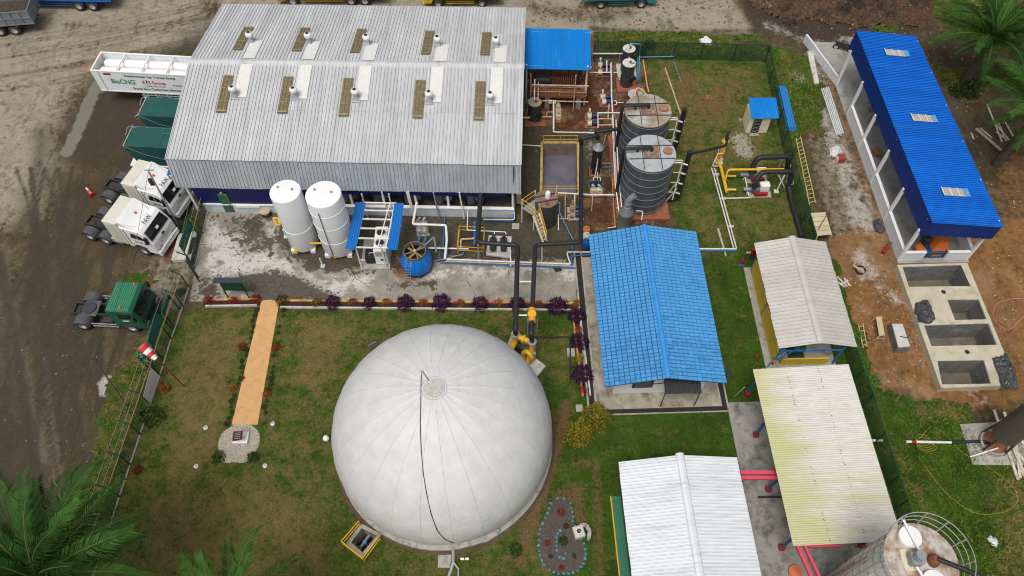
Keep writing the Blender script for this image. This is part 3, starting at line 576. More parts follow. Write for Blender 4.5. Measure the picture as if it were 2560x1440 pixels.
b=MB(); b.tube([(-2.5,-1.5,1.2),(2.4,-1.5,1.2)],.05,8); b.tube([(-2.3,-1.5,2.9),(2.3,-1.5,2.9)],.06,8); b.tube([(1.2,-1.5,4),(1.2,-1.5,.1)],.05,8); b.tube([(-2.4,-1.5,4),(-2.4,-1.5,.1)],.05,8); b.build('pipework',PIPEO,fp,world=False)
b=MB(); b.box(-.9,-.62,-1.55,-1.42,.95,1.25); b.box(-.56,-.28,-1.55,-1.42,.95,1.25); b.build('junction_box',CREAM,fp,world=False)
# ================= blue-tiled office =================
of=thing('tiled_office','office with a two-slope sky-blue tile roof and white walls','building',(9.3,26.35,0),math.radians(1.1))
TILE=M('sky_blue_tile',(.07,.285,.58),.55,0,.08,1,(.03,.19,.46),.4,1.3,orand=.16,spec=.2); TILEG=M('tile_joint_blue',(.014,.075,.21),.6,0,.1,1)
hw=3.78; zl,zr_=3.0,3.95; ln=11.75; slo=math.hypot(hw,zr_-zl); nr,nc=45,12; tw,tl=ln/nr,slo/nc
tmsh=MB().hexa([(.018,.022,-.02),(tw-.018,.022,-.02),(tw-.018,tl-.022,-.02),(.018,tl-.022,-.02)],[(.026,.03,.0),(tw-.026,.03,.0),(tw-.026,tl-.022,.05),(.026,tl-.022,.05)]).mesh('roof_tile',TILE)
far=MB(); cnt=0
for sgn in(-1,1):
    d=Vector((sgn*hw,0,zl-zr_)).normalized(); xd=Vector((0,-sgn,0))
    o=Vector((0,ln/2 if sgn>0 else -ln/2,zr_))
    b=MB(); q=[o,o+xd*ln,o+xd*ln+d*slo,o+d*slo]; nz=xd.cross(d); b.hexa([p-nz*.07 for p in q],[p-nz*.022 for p in q]); b.build('roof_deck',TILEG,of,world=False)
    for r in range(nr):
        rr=nr-1-r if sgn>0 else r      # from the south end
        for c in range(nc):
            Fm=frame(o+xd*(tw*r)+d*(tl*c)+nz*random.uniform(0,.008)+xd*(.5*tw if False else 0),xd,d)
            if rr<12 and cnt<300: inst('roof_tile',tmsh,of,Fm); cnt+=1
            else: far.add([Fm@Vector(v.co) for v in tmsh.vertices],[tuple(p.vertices) for p in tmsh.polygons])
tag(far.build('roof_tile_field',TILE,of,world=False),kind='stuff')
me=MB().extr([(-.17,zr_-.02),(-.09,zr_+.08),(.09,zr_+.08),(.17,zr_-.02)],'y',0,.62).mesh('ridge_tile',M('ridge_blue',(.05,.27,.68),.4,0,.06,1,orand=.1))
for k in range(19): inst('ridge_tile',me,of,Matrix.Translation((0,-ln/2+.618*k,.02+random.uniform(0,.01))))
b=MB(); b.box(-2.9,2.95,-5.0,5.3,.1,3.0); wl=b.build('wall',M('white_render',(.70,.71,.71),.8,0,.05,1,(.45,.43,.4),.3,1.2),of,world=False)
b=MB(); b.extr([(-2.9,3.0),(2.95,3.0),(0,3.75)],'y',-5.0,5.3); b.build('gable_wall',wl.data.materials[0],of,world=False)
for x0,x1,y in((-1.7,-.5,-5.0),):
    wn=MB().bbox(x0-.06,x1+.06,y-.07,y-.003,1.0,2.3,.015).build('window',DARK,of,world=False); MB().box(x0+.04,x1-.04,y-.085,y-.072,1.08,2.22).build('pane',GLASS,wn,world=False)
for y in(-2.6,.2,3.0):
    for x in(-2.9,2.95):
        s=-1 if x<0 else 1; wn=MB().bbox(min(x,x+s*.07)+.003*s,max(x,x+s*.07)+.003*s,y-.7,y+.7,1.1,2.3,.015).build('window',WHITE,of,world=False); MB().box(min(x+s*.075,x+s*.09),max(x+s*.075,x+s*.09),y-.6,y+.6,1.2,2.2).build('pane',GLASS,wn,world=False)
dr=MB().bbox(.5,1.4,-5.08,-5.003,.12,2.15,.01).build('door',M('brown_door',(.10,.05,.025),.5,0,.15,2),of,world=False); MB().box(1.25,1.31,-5.16,-5.08,1.0,1.12).build('door_handle',STEEL,dr,world=False)
me=rib_mesh('awning_panel',.58,1.3,4,.05,.03,[M('black_sheet',(.012,.012,.013),.5,0,.2,1)]); lay('awning_panel',me,of,(0.02,-4.95,2.75),(1,0,0),(0,-1,-.30),4,.57)
b=MB(); b.beam((.1,-6.0,2.38),(2.3,-6.0,2.38),.05)
for x in(.1,2.3): b.beam((x,-6.0,2.38),(x-.02,-6.03,.1),.05)
b.build('awning_frame',DSTEEL,of,world=False)
b=MB(); b.tube([(-.75,-5.1,2.1),(-.6,-5.16,1.75),(-.3,-5.15,1.7),(.4,-5.13,1.8)],.025,6); b.build('cable',DARK,of,world=False)
b=MB(); b.prism([(-4.0,-6.1),(4.0,-6.1),(4.0,6.0),(-4.0,6.0)],.0,.12); tag(b.build('office_plinth',M('worn_concrete',(.34,.30,.24),.9,0,.2,1.5,(.12,.10,.07),.55,1,bump=.01),None,piv=(0,0,0)),kind='structure').matrix_world=WM[of.name]
b=MB()
for x0,x1,y0,y1 in((-4.62,-4.5,-6.5,6.4),(-4.12,-4.0,-6.1,6.4)): b.box(x0,x1,y0,y1,.0,.16)
for x0,x1,y0,y1 in((4.0,4.1,-6.1,3),(4.42,4.52,-6.4,3)): b.box(x0,x1,y0,y1,0,.14)
b.box(-4.5,4.42,-6.5,-6.42,0,.13); o=b.build('drain_kerb',CONC,None,piv=(0,0,0)); tag(o,kind='structure'); o.matrix_world=WM[of.name]
b=MB(); b.box(-4.5,-4.12,-6.42,6.4,.004,.075); b.box(4.1,4.42,-6.42,3,.004,.075); b.box(-4.12,4.1,-6.42,-6.1,.004,.074); o=b.build('drain_channel',M('drain_dark',(.02,.016,.012),.7,0,.3,2),None,piv=(0,0,0)); tag(o,kind='structure'); o.matrix_world=WM[of.name]
b=MB(); b.box(.85,1.6,-6.9,-5.7,.125,.2); o=one(b,'footbridge_slab',CONCW,'worn concrete plank bridging the drain at the office porch','slab'); o.matrix_world=WM[of.name]@o.matrix_world
# ================= grey-roofed generator shed =================
gs=thing('generator_shed','small shed with a weathered pale grey two-slope sheet roof and yellow side wall','building',(19.35,27.1,0),math.radians(.4))
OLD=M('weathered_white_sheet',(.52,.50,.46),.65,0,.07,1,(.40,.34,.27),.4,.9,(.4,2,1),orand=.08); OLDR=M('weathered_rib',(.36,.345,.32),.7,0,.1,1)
me=rib_mesh('roof_panel',.83,2.58,3,.07,.04,[OLD,OLDR])
lay('roof_panel',me,gs,(0,-4.15,3.65),(0,1,0),(2.42,0,-.62),10,.83); lay('roof_panel',me,gs,(0,4.15,3.65),(0,-1,0),(-2.42,0,-.62),10,.83)
MB().extr([(-.26,3.6),(-.2,3.7),(0,3.76),(.2,3.7),(.26,3.6)],'y',-4.2,4.2).build('ridge_cap',OLD,gs,world=False)
b=MB(); b.box(-2.05,-1.95,-3.9,3.9,.1,1.6); b.box(-1.6,1.5,-3.85,-3.75,.1,.9); b.build('half_wall',M('yellow_wall',(.62,.42,.03),.6,0,.08,2,(.25,.2,.1),.4,1.5),gs,world=False)
for x in(-2.0,2.0):
    for y in(-3.8,0,3.8): MB().beam((x,y,.1),(x,y,3.1),.12).build('post',BLUEP,gs,world=False)
b=MB(); b.beam((-2.2,-3.8,3.0),(2.2,-3.8,3.0),.1); b.beam((-2.0,-3.8,2),(2,-3.8,2),.08); b.beam((-2.0,-3.9,1),(-1,-3.9,2.6),.06); b.beam((-2.4,-4.0,.2),(-2.1,-4.0,2.2),.06); b.beam((-2.4,-4.0,1.4),(-1.4,-4.0,1.4),.06); b.build('frame',BLUEP,gs,world=False)
MB().box(-2.5,2.2,-4.3,4.1,0,.12).build('plinth',CONC,gs,world=False)
MB().box(-2.35,-2.15,-4.03,-4.01,.9,1.2).build('warning_plate',YEL,gs,world=False)
for k in range(2):
    c=thing('generator',['green diesel generator beside the yellow front wall of the grey shed','green diesel generator deeper inside the grey shed'][k],'machine',(19.0+.9*k,24.6+3*k,.12),0,'generators in the grey shed')
    MB().bbox(-.5,.5,-1,1,.0,.3).build('skid',DSTEEL,c,world=False); MB().bbox(-.4,.4,-.8,.3,.3,1.2,.08).build('engine',GREENP,c,world=False); MB().tube([(0,.3,.75),(0,1,.75)],.35,14).build('alternator',GREYP,c,True,world=False)
# ================= algae-stained shed =================
al=thing('stained_shed','open shed with a pale corrugated roof stained yellow-green by algae','building',(17.7,15.75,0),math.radians(1.2))
def algae_mat():
    t=NT('algae_fibre_cement'); n=t.noise(.5,6,.6,stretch=(.35,2.2,1)); n2=t.noise(2.2,6,.7,stretch=(.5,2,1),off=3)
    sx=t.n('ShaderNodeSeparateXYZ'); t.l(t.pos,sx.inputs[0])
    g=t.math('ADD',t.ramp(sx.outputs[0],17.6,14.9,-.12,.30),t.ramp(sx.outputs[1],21,11,-.06,.24))
    k=t.ramp(t.math('ADD',g,t.math('SUBTRACT',n,.5)),-.02,.32); k=t.math('MULTIPLY',k,t.ramp(n2,.2,.6,.45,1))
    c=t.mix(t.ramp(n2,.3,.7),(.54,.51,.46),(.67,.65,.60)); c=t.mix(t.math('MULTIPLY',k,.72),c,(.43,.43,.12)); return t.out(c,.85,0,.2)
AL=algae_mat(); me=wave_mesh('corrugated_sheet',1.02,1.98,.128,.022,AL)
for r in range(3):
    for k in range(11): inst('corrugated_sheet',me,al,frame((2.86-1.9*r+.0,-5.2+.955*k,4.15-.10*r+.014*r+random.uniform(0,.01)),(0,1,0),(-1,0,-.055)))
b=MB(); rr_=random.Random(4)
for r in(1,2):
    for k in range(60):
        y=-5.15+10.4*rr_.random(); x=2.86-1.9*r+rr_.uniform(-.05,.03); s_=rr_.uniform(.006,.026); b.box(x-s_,x+s_,y-s_*.8,y+s_*.8,4.185-.1*r,4.198-.1*r)
b.build('lap_grime',DARK,al,world=False)
PB=M('blue_post',(.02,.11,.30),.5,0,.15,3)
for i,(px,py) in enumerate(((1868,985),(1889,1088),(1920,1224),(1953,1370),(1985,1500))):
    g=WM[al.name].inverted()@P(px,py,.15)
    for x in(g.x,2.4):
        f=MB().bbox(x-.17,x+.17,g.y-.17,g.y+.17,.1,.42,.03).build('footing',RED,al,world=False); MB().beam((x,g.y,.4),(x+(.1 if x<0 else 0),g.y+.05,3.7),.13).build('post',PB,al,world=False)
b=MB()
for y in(-5.1,-2.5,0,2.5,5.1): b.beam((-2.8,y,3.68),(2.8,y,3.99),.1)
for x in(-2.6,0,2.6): b.beam((x,-5.1,3.74+.055*x),(x,5.1,3.74+.055*x),.08)
b.build('roof_frame',PINK,al,world=False)
b=MB(); b.tube([(-3.2,5.3,.1),(-3.0,5.1,1.9)],.04,8); b.build('vent_pipe',STEEL,al,world=False)
o=MB().box(-3.75,3.2,-9.5,4.9,0,.1).build('shed_floor_slab',M('grey_floor',(.30,.285,.26),.9,0,.15,1.5,(.09,.08,.065),.55,1.3,bump=.01),None,piv=(0,0,0)); tag(o,kind='structure'); o.matrix_world=WM[al.name]
o=MB().box(-4.85,-3.75,-9.5,2.9,0,.035).build('gravel_strip',M('dark_gravel',(.055,.052,.05),.95,0,.3,6,(.12,.11,.1),.4,8,bump=.02),None,piv=(0,0,0)); tag(o,kind='structure'); o.matrix_world=WM[al.name]
b=MB(); pts=[P(1850,1182,2.9),P(1990,1182,2.9)]; b.beam(pts[0],pts[1],.22,.22); b.beam(pts[0]-Vector((0,.3,0)),pts[1]-Vector((0,.3,0)),.2,.18); one(b,'pipe_bridge_beam',PINK,'pink steel beam bridging between the white roof and the stained shed','beam')
b=MB(); b.beam(P(1990,1358,3.6),P(2055,1500,3.6),.18,.2); b.beam(P(2008,1358,3.6),P(2075,1500,3.6),.14,.2); b.beam(P(2010,1366,3.3),P(2100,1366,3.3),.12,.2); b.beam(P(2100,1366,3.3),P(2108,1345,3.4),.1); one(b,'pink_gantry',PINK,'pink steel gantry running out from under the stained shed','gantry')
one(MB().tube([P(1895,1243,.4),P(1985,1242,.4)],.06,8),'drain_pipe',DARK,'thin black pipe crossing the shed floor slab','pipe')
one(MB().prism([P(1893,1393),P(1938,1391),P(1946,1420),P(1900,1423)][::-1],.036,.06),'green_walkway',M('green_floor_paint',(.02,.14,.07),.6,0,.1,2),'green painted walkway strip with yellow borders across the dark gravel','walkway')
b=MB(); b.prism([P(1892,1390),P(1938,1388),P(1938,1391),P(1893,1393)][::-1],.036,.064); b.prism([P(1900,1423),P(1946,1420),P(1947,1424),P(1901,1427)][::-1],.036,.064); o=b.build('border_line',YEL,bpy.data.objects['green_walkway'])
# ================= white gable shed (south) =================
wg=thing('white_roof_shed','shed with a bright white painted two-slope ribbed sheet roof','building',(9.55,9.4,0),math.radians(1.6))
WS=M('bright_white_sheet',(.72,.74,.76),.5,0,.03,1,(.47,.51,.55),.45,1.1,(.3,3,1),orand=.05); WSR=M('white_rib_grey',(.40,.43,.47),.5,0,.08,2)  # second one is a greyer white on the rib sides
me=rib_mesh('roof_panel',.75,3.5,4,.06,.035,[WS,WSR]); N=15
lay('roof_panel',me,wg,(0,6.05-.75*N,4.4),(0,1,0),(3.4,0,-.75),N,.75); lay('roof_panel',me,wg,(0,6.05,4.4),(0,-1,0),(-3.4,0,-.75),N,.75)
MB().extr([(-.24,4.36),(-.18,4.47),(0,4.53),(.18,4.47),(.24,4.36)],'y',6.15-.75*N,6.15).build('ridge_cap',WS,wg,world=False)
b=MB(); b.box(-3.0,3.0,-5,5.7,.05,3.5); b.build('wall',M('green_wall',(.03,.11,.06),.7,0,.12,1.5),wg,world=False)
b=MB(); b.box(-3.55,-3.0,-5,5.2,.0,.12); b.build('green_plinth',M('green_plinth_paint',(.03,.16,.09),.7,0,.12,2),wg,world=False); MB().box(-3.62,-3.55,-5,5.2,.0,.14).build('yellow_edge',YEL,wg,world=False)
o=MB().box(-4.4,-3.62,-5,6.2,0,.03).build('gravel_strip',bpy.data.materials['dark_gravel'],None,piv=(0,0,0)); tag(o,kind='structure'); o.matrix_world=WM[wg.name]
# ================= blue workshop on the right =================
bs=thing('blue_workshop','long open workshop with a vivid blue ribbed roof and white half walls','building',(30.7,41,0),0)
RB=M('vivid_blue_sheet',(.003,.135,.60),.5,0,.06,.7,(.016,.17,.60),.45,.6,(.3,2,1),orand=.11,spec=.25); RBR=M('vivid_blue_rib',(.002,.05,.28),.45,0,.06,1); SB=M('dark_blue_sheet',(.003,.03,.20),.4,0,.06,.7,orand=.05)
NB=27; pw=.73; me=rib_mesh('roof_panel',pw+.02,5.15,4,.06,.04,[RB,RBR]); y0=-9.85
xl,xr2=-2.52,2.6; dB=Vector((xr2-xl,0,-.62)).normalized()
lay('roof_panel',me,bs,(xl,y0,5.2),(0,1,0),dB,NB,pw)
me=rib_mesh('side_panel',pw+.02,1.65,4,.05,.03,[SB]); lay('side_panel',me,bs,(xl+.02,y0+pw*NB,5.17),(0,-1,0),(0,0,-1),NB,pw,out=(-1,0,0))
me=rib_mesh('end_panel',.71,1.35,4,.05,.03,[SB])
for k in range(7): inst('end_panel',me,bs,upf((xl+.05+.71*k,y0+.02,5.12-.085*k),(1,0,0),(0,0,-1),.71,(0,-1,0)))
SKW=M('grey_fibreglass',(.42,.40,.36),.5,0,.15,4,(.25,.22,.18),.4,3)
for (px,py) in((2239,133),(2307,296),(2385,481)):
    n=Vector((.62,0,5.12)).normalized(); q=WM[bs.name].inverted()@PL(px,py,WM[bs.name]@Vector((xl,0,5.24)),n)
    p=inst('skylight_panel',rib_mesh('skylight_panel',.72,1.75,4,.05,.03,[SKW]),bs,upf(q-dB*.87+Vector((0,-.36,.045)),(0,1,0),dB,.72))
    [MB().box(0,.72,a_,a_+.05,.032,.05).build('skylight_strip',WHITE,p,world=False) for a_ in(-.03,.55,1.12)]; MB().box(0,.72,1.6,1.95,.034,.046).build('end_lap',M('pale_blue_lap',(.10,.32,.66),.5,0,.1,2),p,world=False)
PW_=M('white_wall',(.66,.68,.70),.7,0,.05,1,(.45,.43,.4),.3,1.2)
for y in(-9.3,-5.6,-1.9,1.8,5.5,9.2):
    MB().beam((-2.5,y,.0),(-2.5,y,3.7),.2).build('post',WHITE_C,bs,world=False); MB().beam((2.42,y,0),(2.42,y,4.6),.2).build('post',WHITE_C,bs,world=False)
for y in(-9.3,-5.6,-1.9,1.8): b=MB().box(-2.56,-2.42,y+.11,y+3.59,.05,1.15); p=b.build('half_wall',PW_,bs,world=False); MB().box(-2.6,-2.38,y+.105,y+3.595,1.15,1.22).build('wall_coping',WHITE_C,p,world=False)
for y in(-9.3,-5.6,-1.9,1.8,5.5): b=MB().box(2.36,2.5,y+.11,y+3.59,.05,1.15); p=b.build('half_wall',PW_,bs,world=False); MB().box(2.32,2.54,y+.105,y+3.595,1.15,1.22).build('wall_coping',WHITE_C,p,world=False)
for x0,x1 in((-2.4,-.85),(.75,2.3)): p=MB().box(x0,x1,-9.37,-9.23,.05,1.0).build('half_wall',PW_,bs,world=False); MB().box(x0,x1,-9.41,-9.19,1.0,1.06).build('wall_coping',WHITE_C,p,world=False)
p=MB().prism([(-4.1,14.9),(-3.95,14.95),(-2.5,9.4),(-2.6,9.3)][::-1],.0,.85).build('wing_wall',PW_,bs,world=False)
b=MB()
for y in(-9.3,-1.9,5.5): b.beam((-2.5,y,4.95),(2.5,y,4.4),.1,.14)
b.build('rafter',WHITE,bs,world=False)
o=MB().prism([(-2.6,-9.6),(2.6,-9.6),(2.6,10.5),(2.2,14.5),(-3.8,14.8),(-2.6,9.4)],0,.1).build('workshop_floor',M('pale_floor',(.33,.315,.285),.9,0,.12,1.2,(.16,.14,.12),.45,.9,bump=.008),None,piv=(0,0,0)); tag(o,kind='structure'); o.matrix_world=WM[bs.name]
# ================= vehicles =================
TRW=M('truck_white',(.80,.80,.80),.25,0,.02,1,(.62,.58,.52),.22,1.5,spec=.5); CRM=M('cabinet_cream',(.64,.62,.54),.45,0,.04,1,(.5,.46,.38),.35,1.2)
GUARD=M('grey_mudguard',(.075,.08,.085),.6,0,.15,3,(.14,.12,.10),.4,3); RIMW=M('silver_rim',(.5,.5,.5),.4,.4,.1,3); BEACON=M('orange_beacon',(.75,.12,.03),.3,0,.05,1); LAMP=M('lamp_glass',(.45,.46,.47),.12,.3,.05,1)
HGREEN=M('truck_green',(.012,.115,.062),.35,0,.08,1.5,(.06,.07,.05),.3,2); ROOFG=M('light_green',(.035,.20,.115),.5,0,.08,1.5,(.08,.13,.09),.35,2)  # second green is lighter, for the cab roof panel and its ribs
def loft(b, secs):
    "secs: list of (y, [(x,z)...]) closed profiles of equal length"
    n=len(secs[0][1]); vs=[(x,y,z) for y,pr in secs for x,z in pr]; fs=[]
    for i in range(len(secs)-1):
        for k in range(n): fs.append((i*n+k,i*n+(k+1)%n,(i+1)*n+(k+1)%n,(i+1)*n+k))
    fs+=[tuple(range(n-1,-1,-1)),tuple((len(secs)-1)*n+k for k in range(n))]; return b.add(vs,fs)
def shrink(pr, s):
    cx=sum(p[0] for p in pr)/len(pr); cz=sum(p[1] for p in pr)/len(pr); return [(x+(cx-x)*s,z+(cz-z)*s) for x,z in pr]
RX=Matrix.Rotation(math.pi/2,4,'X')
_wh={}
def wheel_mesh(r, wd):
    if (r,wd) in _wh: return _wh[(r,wd)]
    t=MB().lathe([(r*.55,-wd/2),(r*.9,-wd/2),(r,-wd*.36),(r,wd*.36),(r*.9,wd/2),(r*.55,wd/2)],20,cap=False).xf(RX).mesh('tyre',RUBBER,True)
    q=MB().lathe([(.05,-wd*.30),(r*.30,-wd*.28),(r*.34,-wd*.40),(r*.56,-wd*.46),(r*.56,wd*.46),(r*.34,wd*.40),(r*.3,wd*.28),(.05,wd*.3)],16).xf(RX).mesh('rim',RIMW)
    _wh[(r,wd)]=(t,q); return _wh[(r,wd)]
def wheel(parent, x, y, r=.5, wd=.32, z=None):
    e=bpy.data.objects.new('wheel',None); link(e,parent); e.location=(x,y,r if z is None else z); WM[e.name]=WM[parent.name]@Matrix.Translation(e.location)
    t,q=wheel_mesh(r,wd); inst('tyre',t,e,Matrix()); inst('rim',q,e,Matrix()); return e
def guard(b, x, y, r, w, a0=.15, a1=2.99):
    n=9; pts=[(x+r*math.cos(a0+(a1-a0)*i/n),r*math.sin(a0+(a1-a0)*i/n)+.5) for i in range(n+1)]
    pr=pts+[(x+(r-.04)*math.cos(a0+(a1-a0)*i/n),(r-.04)*math.sin(a0+(a1-a0)*i/n)+.5) for i in range(n,-1,-1)]
    vs=[(p[0],y-w/2,p[1]) for p in pr]+[(p[0],y+w/2,p[1]) for p in pr]; m=len(pr)
    fs=[(i,(i+1)%m,m+(i+1)%m,m+i) for i in range(m)]+[(i,i+1,m-2-i,m-1-i) for i in range(n)]+[(m+m-1-i,m+m-2-i,m+i+1,m+i) for i in range(n)]
    b.add(vs,fs)
def letters(name, s, mat, parent, Mx, width, height, ext=.006, bold=.022):
    cu=bpy.data.curves.new(name,'FONT'); cu.body=s; cu.size=1; cu.extrude=ext; cu.resolution_u=3; cu.offset=bold
    t=bpy.data.objects.new(name,cu); COL.objects.link(t); me=bpy.data.meshes.new_from_object(t.evaluated_get(bpy.context.evaluated_depsgraph_get())); bpy.data.objects.remove(t)
    a=np.zeros(len(me.vertices)*3,np.float32); me.vertices.foreach_get('co',a); a=a.reshape(-1,3); lo=a.min(0); hi=a.max(0)
    a[:,0]=(a[:,0]-lo[0])*width/(hi[0]-lo[0]); a[:,1]=(a[:,1]-lo[1])*height/(hi[1]-lo[1]); me.vertices.foreach_set('co',a.ravel()); me.update()
    me.materials.clear(); me.materials.append(mat); return inst(name,me,parent,Mx)
def white_tractor(loc, rz, label):
    t=thing('tractor_unit',label,'truck',loc,rz,'white tractor units')
    b=MB()
    for y in(-.42,.42): b.box(-.8,5.4,y-.05,y+.05,.72,.98)
    for x in(-.75,.65,2.2,3.4): b.box(x,x+.1,-.37,.37,.74,.96)
    b.build('chassis',DSTEEL,t,world=False)
    for x,y in((0,-.95),(0,.95),(1.35,-.95),(1.35,.95)): wheel(t,x,y,.5,.6)
    for y in(-1.08,1.08): wheel(t,4.65,y,.5,.33)
    for x in(0,1.35):
        for y in(-.95,.95): b=MB(); guard(b,x,y,.6,.64); b.build('mudguard',GUARD,t,world=False)
    b=MB(); b.bbox(1.9,2.8,-1.1,-.55,.45,.95,.05); b.build('fuel_tank',STEEL,t,world=False); b=MB(); b.bbox(1.9,2.9,.55,1.1,.45,.95,.05); b.build('battery_box',DSTEEL,t,world=False)
    b=MB(); b.lathe([(.05,1.02),(.45,1.02),(.45,1.1),(.05,1.1)],20,(.65,0)); b.build('fifth_wheel',DSTEEL,t,world=False)
    sp=bpy.data.objects.new('spare_wheel',None); link(sp,t); sp.matrix_basis=Matrix.Translation((1.75,.25,1.45))@Matrix.Rotation(math.radians(62),4,'X')@Matrix.Rotation(.5,4,'Z'); WM[sp.name]=WM[t.name]@sp.matrix_basis
    ty,rm=wheel_mesh(.5,.3); inst('tyre',ty,sp,Matrix()); inst('rim',rm,sp,Matrix())
    # gas cabinet behind the cab
    b=MB(); b.bbox(2.45,3.62,-1.24,1.24,.95,3.35,.04); cb=b.build('gas_cabinet',CRM,t,world=False)
    for s in(-1,1): MB().box(2.75,3.3,min(s*1.243,s*1.262),max(s*1.243,s*1.262),1.1,3.15).build('cabinet_door',M('cabinet_door_cream',(.58,.55,.46),.5,0,.05,1),cb,world=False)
    pr=[(3.7,.9),(4.05,.9),(4.15,1.15),(4.65,1.3),(5.15,1.15),(5.25,.62),(6.0,.62),(6.05,1.1),(6.0,1.75),(5.92,1.95),(5.52,2.78),(5.3,2.98),(3.7,3.08)]
    pr=pr[::-1]
    b=MB(); loft(b,[(-1.25,shrink(pr,.05)),(-1.17,pr),(1.17,pr),(1.25,shrink(pr,.05))]); cab=b.build('cab',TRW,t,world=False)
    dp=[(3.66,2.95),(5.05,2.98),(4.75,3.07),(4.45,3.18),(4.15,3.33),(3.9,3.5),(3.66,3.6)]; b=MB(); loft(b,[(-1.16,shrink(dp,.12)),(-.95,dp),(-.5,shrink(dp,.02)),(.5,shrink(dp,.02)),(.95,dp),(1.16,shrink(dp,.12))]); b.build('roof_deflector',TRW,t,True,world=False)
    for s in(-1,1):
        MB().tube([(3.66,s*1.12,3.45),(4.1,s*1.1,3.3),(4.55,s*1.0,3.12),(4.85,s*.85,3.05)],.045,6,.1).build('roof_rail',M('rail_grey',(.55,.57,.60),.4,0,.05,1),t,world=False)
    n=Vector((.83,0,.40)).normalized()
    b=MB(); q=[(5.915,-1.1,2.03),(5.915,1.1,2.03),(5.555,1.02,2.78),(5.555,-1.02,2.78)]; b.hexa([Vector(v)-n*.03 for v in q],[Vector(v)+n*.012 for v in q]); ws=b.build('windscreen',GLASS,t,world=False)
    MB().hexa([(5.83,-.15,2.27),(5.83,.12,2.27),(5.75,.12,2.45),(5.75,-.15,2.45)],[(5.86,-.15,2.285),(5.86,.12,2.285),(5.78,.12,2.465),(5.78,-.15,2.465)]).build('permit_sheet',WHITE_C,ws,world=False)
    for s in(-1,1):
        f=lambda pts,d0,d1:MB().hexa([(x,s*d0,z) for x,z in pts],[(x,s*d1,z) for x,z in pts])
        d=f([(4.05,1.25),(5.45,1.35),(5.45,2.0),(4.05,2.85)],1.248,1.256).build('door',TRW,t,world=False)
        f([(4.35,2.1),(4.85,2.08),(4.85,2.62),(4.5,2.66)],1.253,1.268).build('side_window',GLASS,d,world=False); f([(4.9,2.08),(5.4,2.06),(5.3,2.5),(4.9,2.62)],1.253,1.268).build('side_window',GLASS,d,world=False)
        f([(3.98,1.2),(4.05,1.2),(4.05,2.9),(3.98,2.9)],1.253,1.266).build('door_seam',DARK,d,world=False)
        f([(5.2,1.62),(5.32,1.62),(5.32,1.68),(5.2,1.68)],1.253,1.29).build('door_handle',DARK,d,world=False)
        MB().bbox(5.62,5.8,s*1.36-.11,s*1.36+.11,1.95,2.65,.03).build('mirror',DARK,t,world=False)
        MB().hexa([(6.03,s*.62,1.0),(6.06,s*1.08,1.0),(5.9,s*1.2,1.2),(6.04,s*.68,1.25)],[(6.07,s*.62,1.0),(6.1,s*1.08,1.0),(5.93,s*1.23,1.2),(6.08,s*.68,1.25)]).build('headlight',LAMP,t,world=False)
        MB().box(4.9,5.15,s*1.12-.1,s*1.12+.1,.5,.62).build('step',DSTEEL,t,world=False)
    MB().bbox(5.9,6.18,-1.22,1.22,.45,.95,.06).build('bumper',TRW,t,world=False)
    MB().box(6.17,6.19,-.75,.75,.83,.88).build('bumper_slot',DARK,t,world=False)
    for z in(1.25,1.4,1.55): MB().box(6.03,6.05,-.62,.62,z,z+.025).build('grille_bar',M('grille_grey',(.35,.36,.37),.4,.3,.1,1),t,world=False)
    MB().lathe([(.02,0),(.17,0),(.17,.02),(.02,.02)],14).xf(Matrix.Translation((6.0,0,1.75))@Matrix.Rotation(math.radians(80),4,'Y')@Matrix.Diagonal((.55,1,1,1))).build('emblem',DSTEEL,t,world=False)
    letters('roof_lettering','FAW',M('lettering_dark',(.04,.04,.045),.5),t,frame((5.40,-.40,2.985),(0,1,0),(-.75,0,.25)),.8,.34,bold=0)
    letters('door_lettering','JH6',M('lettering_dark',(.04,.04,.045),.5),t,frame((4.5,-1.262,1.55),(1,0,0),(0,0,1)),.62,.26,bold=0)
    MB().lathe([(.09,0),(.09,.1),(.05,.16)],10,(0,0)).xf(Matrix.Translation((4.35,.15,3.22))).build('beacon',BEACON,t,world=False)
    return t
h=math.radians(-17.4); o1=Vector((-31.41,34.38,0))+Vector((-math.sin(h),math.cos(h),0))*1.25
white_tractor(o1,h,'white tractor unit parked beside the small green-board fence, farther from the warehouse')
white_tractor(o1+Vector((.42,3.5,0)),h,'white tractor unit with its nose tucked under the warehouse eave by the blue awning')
